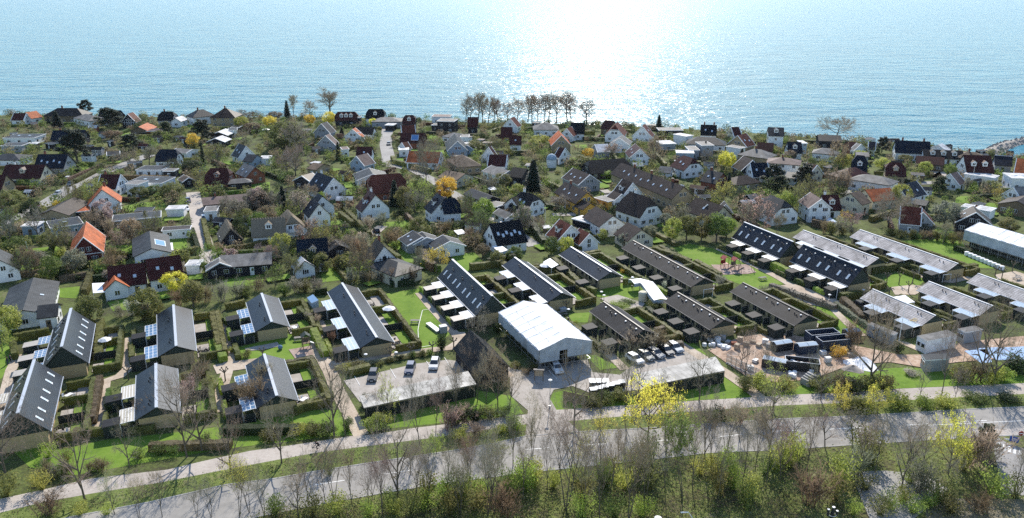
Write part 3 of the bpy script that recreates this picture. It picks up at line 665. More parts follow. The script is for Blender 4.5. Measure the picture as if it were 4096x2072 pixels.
def skylight(parent, sg, x, t0, t1, w_, hw, zr, rise, glass='glass_roof', frame='trim_zinc', dz=.10):
    mb = MB(); q = [roof_pt(sg, x - w_ / 2, t0, hw, zr, rise, dz), roof_pt(sg, x + w_ / 2, t0, hw, zr, rise, dz), roof_pt(sg, x + w_ / 2, t1, hw, zr, rise, dz), roof_pt(sg, x - w_ / 2, t1, hw, zr, rise, dz)]
    mb.slab(q, .14, 0, 0); c = sum(q, Vector()) / 4
    mb.poly([c + (p - c) * .84 + Vector((0, 0, .012)) for p in (q if (q[1] - q[0]).cross(q[2] - q[1]).z > 0 else q[::-1])], 1)
    return mb.obj('skylight', [frame, glass], parent)
def chimney(parent, x, y, ztop, m='wall_r', s=.6, base=0):
    mb = MB(); mb.box((x, y, ztop - .9), (s, s, 2.2), 0); mb.box((x, y, ztop + .27), (s + .14, s + .14, .16), 1); mb.tube((x, y, ztop + .3), (x, y, ztop + .6), .13, .13, 8, 1, True)
    return mb.obj('chimney', [m, 'trim_black'], parent)
def dormer(root, sg, x, hw, zr, rise, roofm, wallm, w_=1.7, t=.62, gable=True):
    """a small gabled dormer standing on the slope, with its own window"""
    y0 = sg * hw * t; z0 = zr - rise * t; h_ = 1.35; yb = sg * hw * max(.05, t - (h_ + .5) / rise); zt = z0 + h_
    mb = MB(); f = -1 if sg < 0 else 1
    mb.box((x, (y0 + yb) / 2, z0 + h_ / 2 - .35), (w_, abs(y0 - yb), h_ + .7), 1)
    ridge = zt + (.7 if gable else .08); e = .18
    for s in (-1, 1): mb.slab([(x + s * (w_ / 2 + e), y0 + f * e, zt - .12), (x + s * (w_ / 2 + e), yb, zt - .12), (x, yb, ridge), (x, y0 + f * e, ridge)], .1, 0, 2, (0, 1, 0))
    if gable: mb.poly([(x - w_ / 2, y0 + f * .01, zt - .02), (x + w_ / 2, y0 + f * .01, zt - .02), (x, y0 + f * .01, ridge - .1)][::f], 1)
    d = mb.obj('dormer', [roofm, wallm, 'trim_white'], root)
    fc = '+y' if sg > 0 else '-y'; link('window', window_mesh(1.1, .95, 2), d, (x, y0 + f * .03, z0 + h_ / 2 + .05), FACE[fc][2]); return d
def roof_polys(ty, hl, hw, zr, rise, ext=None):
    ze = zr - rise; out = []
    if ty == 'g':
        for s in (-1, 1): out.append(([(-hl, s * hw, ze), (hl, s * hw, ze), (hl, 0, zr), (-hl, 0, zr)], (1, 0, 0)))
    elif ty == 'h':
        H = hl + (ext or hw)
        for s in (-1, 1):
            out.append(([(-H, s * hw, ze), (H, s * hw, ze), (hl, 0, zr), (-hl, 0, zr)], (1, 0, 0)))
            out.append(([(s * H, -hw, ze), (s * H, hw, ze), (s * hl, 0, zr)], (0, 1, 0)))
    elif ty == 'k':
        k = .42; H = hl + hw * .30; yc, zc = hw * k, zr - rise * k
        for s in (-1, 1):
            out.append(([(-H, s * hw, ze), (H, s * hw, ze), (H, s * yc, zc), (hl, 0, zr), (-hl, 0, zr), (-H, s * yc, zc)], (1, 0, 0)))
            out.append(([(s * H, -yc, zc), (s * H, yc, zc), (s * hl, 0, zr)], (0, 1, 0)))
    return out
def bargeboards(root, hl, hw, zr, rise, m='trim_white', wd=.22):
    mb = MB()
    for e in (-1, 1):
        for s in (-1, 1):
            a = [roof_pt(s, e * (hl + .02), 0, hw, zr, rise, .03), roof_pt(s, e * (hl + .02), 1.02, hw, zr, rise, .03), roof_pt(s, e * (hl - wd), 1.02, hw, zr, rise, .03), roof_pt(s, e * (hl - wd), 0, hw, zr, rise, .03)]
            mb.slab(a, .30)
    return mb.obj('bargeboard', [m], root)
HN = [0]
def house(x1, y1, x2, y2, zr, W, rise, ty, roof, wall, opts='', hint='', name=None, ref=None, quiet=False, label=None):
    HN[0] += 1
    A, B = P(x1, y1, zr), P(x2, y2, zr)
    if (B - A).x < 0: A, B = B, A
    d = B - A; L_ = d.length; ang = atan2(d.y, d.x); c = (A + B) / 2; rm, wm = 'roof_' + roof, 'wall_' + wall
    if ty == 'f':
        n = Vector((-d.y, d.x, 0)).normalized(); c = c + n * W / 2 * (1 if n.y > 0 else -1)
    o = dict((k[0], k[1:]) for k in opts.split()); near = c.y < 330
    bungalow = zr - (rise if ty != 'f' else 0) < 3.3 and zr < 5.3
    kind = {'f': 'flat-roofed building', 'h': 'hip-roofed house'}.get(ty, 'bungalow' if bungalow else 'house')
    root = empty(name or {'f': 'flat_roofed_house'}.get(ty, 'bungalow' if bungalow else 'house'), (c.x, c.y, 0), ang)
    hw, hl = W / 2, L_ / 2; ze = zr - rise
    if ty == 'f':
        FOOT.append((c.x, c.y, ang, hl, hw)); mb = MB(); mb.box((0, 0, (zr - .3) / 2), (L_ - .5, W - .5, zr - .3)); mb.obj('wall', [wm], root)
        mb = MB(); mb.box((0, 0, zr - .15), (L_, W, .3), 1)
        mb.poly([(-hl + .15, -hw + .15, zr + .012), (hl - .15, -hw + .15, zr + .012), (hl - .15, hw - .15, zr + .012), (-hl + .15, hw - .15, zr + .012)], 0, [(-hl, -hw), (hl, -hw), (hl, hw), (-hl, hw)])
        rf = mb.obj('roof', [rm, 'trim_' + {'w': 'white', 'k': 'black'}.get(o.get('e', 'w'), 'white')], root)
        wl, ww, wt = hl - .25, hw - .25, zr - .3
        if 'c' in o: chimney(rf, hl * .3, hw * .2, zr + .7, 'wall_k', .5)
        for i in range(int(o.get('s') or 0)):
            mb = MB(); mb.box((-hl + L_ * (i + 1) / (int(o['s']) + 1), 0, zr + .12), (1, 1, .2)); mb.obj('skylight', ['glass_roof'], rf)
    else:
        H = hl + {'g': 0, 'h': hw, 'k': hw * .3}[ty]; FOOT.append((c.x, c.y, ang, H, hw))
        mb = MB(); th = .35 if roof == 'th' else .2
        for pts, u in roof_polys(ty, hl, hw, zr, rise): mb.slab(pts, th, 0, 0 if roof == 'th' else 1, u)
        rf = mb.obj('roof', [rm, 'trim_white' if 't' in o else 'trim_black'], root)
        wl, ww = H - .35, hw - .4; sl = rise / hw; top = lambda y: zr - sl * abs(y) - th - .01
        wt = top(ww); mb = MB()
        if ty == 'g': prof = [(-ww, 0), (ww, 0), (ww, top(ww)), (0, top(0)), (-ww, top(ww))]
        elif ty == 'k': prof = [(-ww, 0), (ww, 0), (ww, top(ww)), (hw * .45, top(hw * .45) - .1), (-hw * .45, top(hw * .45) - .1), (-ww, top(ww))]
        else: prof = [(-ww, 0), (ww, 0), (ww, wt - .25), (-ww, wt - .25)]
        a = [(-wl, y, z) for y, z in prof]; b = [(wl, y, z) for y, z in prof]; mb.poly(a[::-1]); mb.poly(b)
        for i in range(len(prof)): j = (i + 1) % len(prof); mb.poly([a[i], a[j], b[j], b[i]])
        mb.obj('wall', [wm], root)
        if 't' in o and ty == 'g': bargeboards(root, hl, hw, zr, rise)
        if 'r' in o:
            mb = MB(); mb.tube((-hl, 0, zr + .03), (hl, 0, zr + .03), .16, .16, 6, 0, True); mb.obj('ridge_cap', ['trim_zinc' if o['r'] != 'w' else 'trim_white'], root)
        for i in range(int(o.get('c', 0) or 0)):
            x = (-.35, .4, 0)[i] * L_ * .8; chimney(rf, x, .35, zr + .8, 'wall_w' if 'C' in o else 'wall_r')
        if roof == 'th':
            mb = MB(); n = int(L_ / .7)
            for i in range(n):
                x = -hl + L_ * (i + .5) / n
                for s in (-1, 1): mb.tube((x - .12, s * -.12, zr + .12), (x + .12, s * .62, zr - .25), .05, .05, 4)
            mb.obj('ridge_rods', ['wood_pale'], root)
        for sg, f in ((1, '+y'), (-1, '-y')):
            if not seen(root, f): continue
            n = int(o.get('s', 0) or 0)
            for i in range(n): skylight(rf, sg, -hl * .8 + 1.6 * hl * (i + .5) / n, .42 + .1 * (i % 2), .56 + .1 * (i % 2), .72, hw, zr, rise)
            n = int(o.get('d', 0) or 0)
            for i in range(n): dormer(root, sg, -hl * .8 + 1.6 * hl * (i + .5) / n, hw, zr, rise, rm, wm if wall != 'k' else 'wall_w')
            if 'p' in o: skylight(rf, sg, hl * .2, .2, .75, L_ * .3, hw, zr, rise, 'glass_blue')
    if 'n' not in o:
        fr = 'trim_white'; doored = False
        for f in FACE:
            if not seen(root, f): continue
            lenf, dist = (2 * wl, ww) if f[1] == 'y' else (2 * ww, wl)
            n = max(1, int(lenf / (3.0 if near else 3.8)))
            for st in range(2 if wt > 4.6 else 1):
                for i in range(n):
                    off = -lenf / 2 + lenf * (i + .5) / n
                    if not doored and st == 0 and i == n // 2 and f[1] == 'y' and near: put_door(root, f, off, dist, R.choice(('trim_black', 'trim_white', 'wood'))); doored = True; continue
                    ww_ = R.choice((1.1, 1.3, 1.6)); put_window(root, f, off, dist, 1.5 + st * 2.6, ww_, 1.15, 2 if ww_ < 1.5 else 3)
            if f[1] == 'x' and ty in 'gk' and rise > 2.8:
                for off in ((-.8, .8) if W > 8 else (0,)): put_window(root, f, off, dist, ze + rise * .26, 1.1, 1.2, 2)
    lab = label or f"{W_NAME[wall]} {kind} with {R_NAME[roof]} {'' if ty == 'h' else 'flat ' if ty == 'f' else 'half-hipped ' if ty == 'k' else ''}roof {hint}".replace('flat-roofed building with', 'building with')
    if len(lab.split()) > 16: lab = f"{W_NAME[wall]} {kind} {hint}"
    tag(root, ' '.join(lab.split()), 'house')
    LANDMARKS.append((c.x, c.y, ref or ('the house ' + hint)))
    return root, L_, ang, c
# ================================================================ the estate of parallel row houses
PANE = {}
def pane_mesh(k, a, b, m):
    if (k, a, b) not in PANE:
        mb = MB(); mb.box((0, 0, 0), (a, b, .03)); PANE[(k, a, b)] = mb.mesh('pane', [m])
    return PANE[(k, a, b)]
def canopy(root, x0, x1, y0, y1, kind, z=2.45):
    """lean-to glass or sheet canopy on posts: frame mesh with single panes as sub-parts"""
    dz = -.18; mb = MB(); fm = 'trim_white'
    nx, ny, m = dict(blue=(4, 3, 'glass_sky'), lite=(4, 3, 'glass_roof'), white=(1, 4, 'sheet_white'), tan=(1, 5, 'panel_tan'), strip=(1, 3, 'glass_roof'), sky=(1, 4, 'glass_pale'))[kind]
    for x in (x0 + .1, x1 - .1): mb.box((x, y1 - .1, (z + dz) / 2), (.12, .12, z + dz - .02))
    zf = lambda y: z + dz * (y - y0) / (y1 - y0)
    for i in range(nx + 1):
        x = x0 + (x1 - x0) * i / nx; mb.slab([(x - .05, y0, z), (x + .05, y0, z), (x + .05, y1, z + dz), (x - .05, y1, z + dz)], .1)
    for j in range(ny + 1):
        y = y0 + (y1 - y0) * j / ny; mb.box(((x0 + x1) / 2, y, zf(y) - .065), (x1 - x0 - .02, .09, .1))
    c = mb.obj('canopy', [fm], root); a, b = round((x1 - x0) / nx - .11, 3), round((y1 - y0) / ny - .10, 3)
    for i in range(nx):
        for j in range(ny):
            y = y0 + (y1 - y0) * (j + .5) / ny
            o = link('pane', pane_mesh(kind, a, b, m), c, (x0 + (x1 - x0) * (i + .5) / nx, y, zf(y) - .035)); o.rotation_euler = (math.atan2(dz, y1 - y0), 0, 0)
    return c
SHEDS = []
def shed(M, ang, x, y, wx, wy, rm, desc, h_=2.2):
    p = M(x, y); o = empty('garden_shed', (p.x, p.y, 0), ang); mb = MB(); mb.box((0, 0, h_ / 2 - .05), (wx - .2, wy - .2, h_ - .1)); mb.obj('wall', ['board_shed'], o)
    mb = MB(); mb.slab([(-wx / 2, -wy / 2, h_ + .12), (wx / 2, -wy / 2, h_ + .12), (wx / 2, wy / 2, h_ - .06), (-wx / 2, wy / 2, h_ - .06)], .1, 0, 1, (0, 1, 0)); mb.obj('roof', [rm, 'trim_black'], o)
    put_door(o, '-x', 0, wx / 2 - .1, 'board_dark', .85)
    FOOT.append((p.x, p.y, ang, wx / 2, wy / 2)); later(o, desc, 'shed', 'garden sheds of the row houses'); return o
FEN = []
def fence(M, ang, xa, ya, xb, yb, h_=1.7, m='board_shed', desc='dark board fence'):
    a, b = M(xa, ya), M(xb, yb); d = b - a; L_ = d.length; mb = MB(); mb.box((L_ / 2, 0, h_ / 2 + .02), (L_, .05, h_ - .04))
    for i in range(int(L_ / 2) + 2): mb.box((L_ * i / (int(L_ / 2) + 1), .05, h_ / 2 + .03), (.1, .1, h_ + .06), 1)
    o = mb.obj('fence', [m, 'wood_grey'], None, (a.x, a.y, 0), atan2(d.y, d.x)); later(o, desc, 'fence', 'fences between the row house gardens'); return o
ROWS = []
def row(far, near, tall, roof, n, can, hint, opts=''):
    zr, rise, hw = (6.7, 4.1, 3.9) if tall else (4.15, 1.7, 3.5)
    A, B = P(*far, zr), P(*near, zr); d = A - B; L_ = d.length; ang = radians(90 + 23.05); c = (A + B) / 2; hl = L_ / 2
    root = empty('row_house', (c.x, c.y, 0), ang); M = lambda x, y: Vector((c.x + x * cos(ang) - y * sin(ang), c.y + x * sin(ang) + y * cos(ang), 0))
    FOOT.append((c.x, c.y, ang, hl, hw)); FOOT.append((c.x, c.y, ang, hl + 1, 8.6))
    rm = dict(s='roof_slate', f='roof_felt', c='roof_concrete')[roof]; ze = zr - rise; wl, ww = hl - .3, hw - .55; sl = rise / hw
    mb = MB(); wz = zr - sl * ww - .22
    mb.box((0, 0, wz / 2), (2 * wl, 2 * ww, wz)); mb.obj('wall', ['brick_yellow'], root)
    for s in (-1, 1):
        mb = MB(); q = [(s * (wl + .03), -hw + .25, ze - .02), (s * (wl + .03), hw - .25, ze - .02), (s * (wl + .03), 0, zr - .22)]; p = [(s * (wl - .2), y, z) for _, y, z in q]
        if s < 0: q, p = q[::-1], p[::-1]
        mb.poly(q); mb.poly(p[::-1])
        for i in range(3): j = (i + 1) % 3; mb.poly([q[i], p[i], p[j], q[j]])
        mb.obj('gable_panel', ['board_dark'], root)
    mb = MB()
    for pts, u in roof_polys('g', hl, hw, zr, rise): mb.slab(pts, .16, 0, 1, u)
    rf = mb.obj('roof', [rm, 'trim_black'], root)
    mb = MB(); mb.box((0, -.02, zr + .02), (L_ + .04, .5 if roof == 's' else .32, .12)); mb.obj('ridge_cap', ['trim_zinc' if roof == 's' else 'trim_white' if roof == 'c' else 'trim_black'], root)
    for s in (-1, 1):
        mb = MB(); mb.box((0, s * (hw + .06), ze - .05), (L_, .11, .1)); mb.obj('gutter', ['trim_zinc' if roof != 'f' else 'wood_grey'], root)
    U = L_ / n
    for u in range(n):
        x0 = hl - U * (u + 1)                                  # near end of the unit
        for dx, wd, cols in ((U * .16, 1.0, 1), (U * .46, 1.6, 2), (U * .84, 1.3, 2)):
            link('window', window_mesh(wd, 1.2, cols, 1, 'wood_grey'), root, (x0 + dx, ww + .02, 1.45), pi)
        put_door(root, '+y', -(x0 + U * .64), ww, 'wood')
        link('window', window_mesh(2.4, 1.9, 3, 1, 'wood_grey'), root, (x0 + U * .4, -ww - .02, 1.1), 0)
        if tall:
            for s in (1, -1):
                for k in (.28, .72):
                    skylight(rf, s, x0 + U * k, .50, .74, .58, hw, zr, rise, 'glass_roof', 'trim_white')
        for k, t in ((.3, .35), (.42, .3)):
            mb = MB(); q = roof_pt(1, x0 + U * k, t, hw, zr, rise); mb.tube(q, q + Vector((0, 0, .4)), .1, .1, 6, 0, True); mb.obj('vent_pipe', ['trim_black'], rf)
        if roof == 'f' or (tall and 'v' in opts):
            for k in (.2, .7):
                mb = MB(); q = roof_pt(1, x0 + U * k, .22, hw, zr, rise); mb.box(q + Vector((0, 0, .1)), (.3, .3, .22)); mb.obj('roof_vent', ['plastic_white'], rf)
        if can and not ('x' in opts and u == 0):
            cl = min(5.8, U * .55) if can != 'white' or not tall else 3.9
            canopy(root, x0 + .3, x0 + .3 + cl, hw + .08, hw + 2.35, can)
        if 'n' not in opts:
            shed(M, ang, x0 + 1.5, hw + 3.55, 2.6, 2.7, 'corrugated' if 'k' in opts else 'roof_felt' if roof != 'c' else 'roof_gy', 'pale corrugated-roofed shed' if 'k' in opts else 'dark timber garden shed')
            fence(M, ang, x0 + .05, hw + .3, x0 + .05, hw + 2.1, 1.7)
            if u < n - 1 or True:
                hx = x0 + U * .55
                hedge(M(hx - U * .22, 8.3), M(hx + U * .38, 8.3), .8, 1.15, R.choice(('olive', 'lime', 'olive', 'green')), 'low front hedge', True)
    # back gardens on the right-hand side
    if 'g' not in opts:
        tn = 'olive'
        hedge(M(-hl + .4, -8.7), M(hl - .2, -8.7), .9, 1.7, tn, 'long garden hedge', True)
        for u in range(n + 1):
            if 0 < u < n and u % 2: fence(M, ang, -hl + U * u, -hw - .2, -hl + U * u, -8.1, 1.6, desc='dark garden fence')
            else: hedge(M(-hl + U * u + (.5 if u == 0 else -.5 if u == n else 0), -hw - .4), M(-hl + U * u + (.5 if u == 0 else -.5 if u == n else 0), -8.2), .7, 1.6, tn, 'cross hedge', True)
        for u in range(n):
            xm = -hl + U * (u + .5)
            sheet(*(('lawn', 'g_lawn') if u % 3 != 2 else ('patio', 'g_paving')), [M(xm - U * .38, -6.0), M(xm + U * .38, -6.0), M(xm + U * .38, -8.1), M(xm - U * .38, -8.1)], 'back garden ground behind ' + hint, True)
            sheet('patio', 'g_paving', [M(xm - U * .32, -hw - .1), M(xm + U * .2, -hw - .1), M(xm + U * .2, -5.9), M(xm - U * .32, -5.9)], 'paved terrace behind ' + hint, True)
            GARDENS.append((M, ang, xm, U, hint))
    tag(root, {'s': 'yellow brick ', 'f': 'yellow brick ', 'c': 'yellow brick '}[roof] + ('tall ' if tall else 'low ') + 'row house ' + hint, 'row house', 'row houses of the estate')
    LANDMARKS.append((c.x, c.y, 'the row house ' + hint)); ROWS.append((root, M, ang, L_, hint)); return root
GARDENS = []
row((136.7, 1438.7), (69.6, 1652.7), True, 's', 3, 'tan', 'at the lower left corner with lit skylights', 'k')
row((284, 1233), (245, 1387), True, 's', 3, 'blue', 'with skylights above the lower left one', 'k')
row((694, 1219), (703.4, 1384), False, 's', 2, 'blue', 'with two blue glass canopies and bright right slope')
row((621.5, 1454), (626.6, 1629.5), False, 's', 2, 'tan', 'with two cream striped canopies')
row((1046, 1172.7), (1086.6, 1287.6), False, 's', 2, 'blue', 'short, above the left play area')
row((1057, 1415.5), (1106, 1583), False, 's', 2, 'blue', 'just below the left play area')
row((1368, 1131.4), (1507, 1350), False, 's', 3, 'lite', 'long, with three glass canopies left of the lawn pitch', 'b')
row((1808, 1037), (1970, 1183.5), True, 's', 4, 'white', 'navy, with eight skylights behind the scaffold tent', 'k')
row((2058, 1029), (2249, 1171.7), False, 's', 3, 'lite', 'right behind the white scaffold tent')
row((2283, 987), (2444.7, 1088), False, 's', 2, None, 'with slate roof left of the white walkway')
row((2528.6, 962), (2820.5, 1112.7), False, 'f', 4, None, 'long and dark, left of the playground')
row((2415, 1206), (2574.6, 1320), False, 'f', 2, None, 'dark, just right of the scaffold tent')
row((2708.7, 1168.6), (2899.5, 1278.7), False, 'f', 3, None, 'dark, second right of the scaffold tent')
row((2971, 1130), (3235, 1263), False, 'f', 3, None, 'dark, third right of the scaffold tent')
row((2977, 888), (3172.7, 966.8), True, 's', 3, 'white', 'navy, with six skylights beside the playground', 'v')
row((3213, 976), (3453.7, 1071), True, 's', 3, 'white', 'navy, with six skylights beside the gravel plaza', 'v')
row((3213, 920), (3514, 1033.5), False, 'c', 3, 'strip', 'pale-roofed, behind the navy plaza one')
row((3437, 918.6), (3835, 1053.7), False, 'c', 3, 'sky', 'long pale-roofed, left of the far scaffold tent')
row((3490, 1156), (3743, 1262), False, 'c', 2, 'sky', 'pale-tiled, behind the flagpole')
row((3713.7, 1125), (3971.5, 1223), False, 'c', 2, 'sky', 'pale-tiled, second from right edge')
row((3920, 1092.5), (4200, 1199), False, 'c', 2, 'sky', 'pale-tiled, cut by the right edge')
# ---------------------------------------------------------------- scaffold tents
def scaffold_tent(far, near, hw, zr, rise, name_hint, drop, label):
    A, B = P(*far, zr), P(*near, zr); L_ = (A - B).length; ang = radians(113.05); c = (A + B) / 2; hl = L_ / 2; ze = zr - rise
    root = empty('scaffold_tent', (c.x, c.y, 0), ang); FOOT.append((c.x, c.y, ang, hl, hw))
    M = lambda x, y: Vector((c.x + x * cos(ang) - y * sin(ang), c.y + x * sin(ang) + y * cos(ang), 0))
    nb = max(6, int(L_ / 2.6)); r = random.Random(5); cols = []
    for i in range(nb + 1):
        x = -hl + L_ * i / nb
        for k in (.5,) if i < nb else (): pass
        cols.append((x, .0)); 
        if i < nb: cols += [(x + L_ / nb * .25, -.10), (x + L_ / nb * .5, -.16), (x + L_ / nb * .75, -.10)]
    mb = MB()                                                 # sheeting sagging between the trusses
    rows_ = [-1.03, -.75, -.5, -.25, 0, .25, .5, .75, 1.03]
    g = [[Vector((x, hw * t, zr - rise * abs(t) + s * (1 - .25 * abs(t)) + r.uniform(-.05, .05))) for t in rows_] for x, s in cols]
    for a, b in zip(g, g[1:]):
        for k in range(len(rows_) - 1): mb.poly([a[k], b[k], b[k + 1], a[k + 1]][::-1], 0)
    mb.obj('roof_sheet', ['tarp_white'], root)
    mb = MB()
    for i in range(nb + 1):
        x = -hl + L_ * i / nb
        for s in (-1, 1): mb.tube((x, 0, zr + .05), (x, s * hw * 1.03, ze + .02), .022, .022, 4)
    for t in (-.55, .5): mb.tube((-hl, hw * t, zr - rise * abs(t) + .03), (hl, hw * t, zr - rise * abs(t) + .03), .02, .02, 4)
    mb.obj('roof_battens', ['trim_zinc'], root)
    for s in (-1, 1):
        mb = MB()
        for a, b in zip(cols, cols[1:]):
            y = lambda q: s * (hw * 1.01 + r.uniform(-.08, .08)); zb = ze - drop
            q = [(a[0], s * hw * 1.01 + .05 * sin(a[0] * 3), ze + .05), (b[0], s * hw * 1.01 + .05 * sin(b[0] * 3), ze + .05), (b[0], s * hw * 1.0 + .12 * sin(b[0] * 2), zb), (a[0], s * hw * 1.0 + .12 * sin(a[0] * 2), zb)]
            mb.poly(q)
        mb.obj('side_sheet', ['tarp_grey'], root)
    mb = MB(); x = -hl - .04
    mb.poly([(x, -hw, ze), (x, -hw, ze - 2.6), (x, -hw * .05, ze - 2.4), (x, -hw * .05, ze - .8), (x, hw * .25, ze - .8), (x, hw * .25, ze - 2.7), (x, hw, ze - 2.6), (x, hw, ze), (x, 0, zr)]); mb.obj('end_sheet', ['tarp_grey'], root)
    mb = MB(); x = hl + .04; mb.poly([(x, -hw, ze - drop), (x, hw, ze - drop), (x, hw, ze), (x, 0, zr), (x, -hw, ze)]); mb.obj('end_sheet', ['tarp_grey'], root)
    for s in (-1, 1):                                         # scaffold standards, ledgers and planks
        mb = MB()
        for yy in (hw - .15, hw - 1.1):
            for i in range(nb + 1):
                X = -hl + L_ * i / nb; mb.tube((X, s * yy, 0), (X, s * yy, ze - .1), .05, .05, 5)
            for z in (1.0, 2.0, ze - .4):
                if z < ze: mb.tube((-hl, s * yy, z), (hl, s * yy, z), .04, .04, 4)
        mb.obj('scaffold', ['steel'], root)
        mb = MB(); mb.box((0, s * (hw - .62), 2.0 - .06), (L_, .8, .06)); mb.obj('scaffold_deck', ['wood_pale'], root)
    mb = MB()
    for i in range(7):
        y = -hw + 2 * hw * i / 6
        for xx in (-hl + .15, -hl + 1.1): mb.tube((xx, y, 0), (xx, y, ze + (rise * (1 - abs(y) / hw)) - .25), .05, .05, 5)
    for z in (1, 2, 3): mb.tube((-hl + .1, -hw, z), (-hl + .1, hw, z), .04, .04, 4)
    mb.obj('end_scaffold', ['steel'], root)
    mb = MB(); mb.box((.6, 0, 1.25), (L_ - 2.6, hw * 1.25, 2.5), 0); mb.slab([(-hl + 2, -hw * .7, 2.6), (hl - 1, -hw * .7, 2.6), (hl - 1, 0, 4.0), (-hl + 2, 0, 4.0)], .15, 1); mb.slab([(-hl + 2, hw * .7, 2.6), (hl - 1, hw * .7, 2.6), (hl - 1, 0, 4.0), (-hl + 2, 0, 4.0)], .15, 1)
    mb.obj('enclosed_house', ['board_shed', 'board_dark'], root)
    tag(root, label, 'scaffold tent'); LANDMARKS.append((c.x, c.y, 'the ' + name_hint)); return root, M, ang
TENT, TM, TANG = scaffold_tent((2092, 1203), (2266, 1350), 5.6, 6.4, 1.7, 'white scaffold tent', 2.4, 'white sheeted scaffold tent over a row house beside the parking yard')
scaffold_tent((3917, 889), (4180, 964), 5.4, 6.6, 1.6, 'far scaffold tent', 2.8, 'long white and grey scaffold tent cut by the right edge')
# dark community house with a steep roof reaching low
house(1880, 1318, 1972, 1418, 6.0, 7.2, 3.4, 'g', 'bk', 'k', 'n', 'beside the paved yard', name='community_house', ref='the dark community house', label='dark steep-roofed community house beside the paved parking yard')
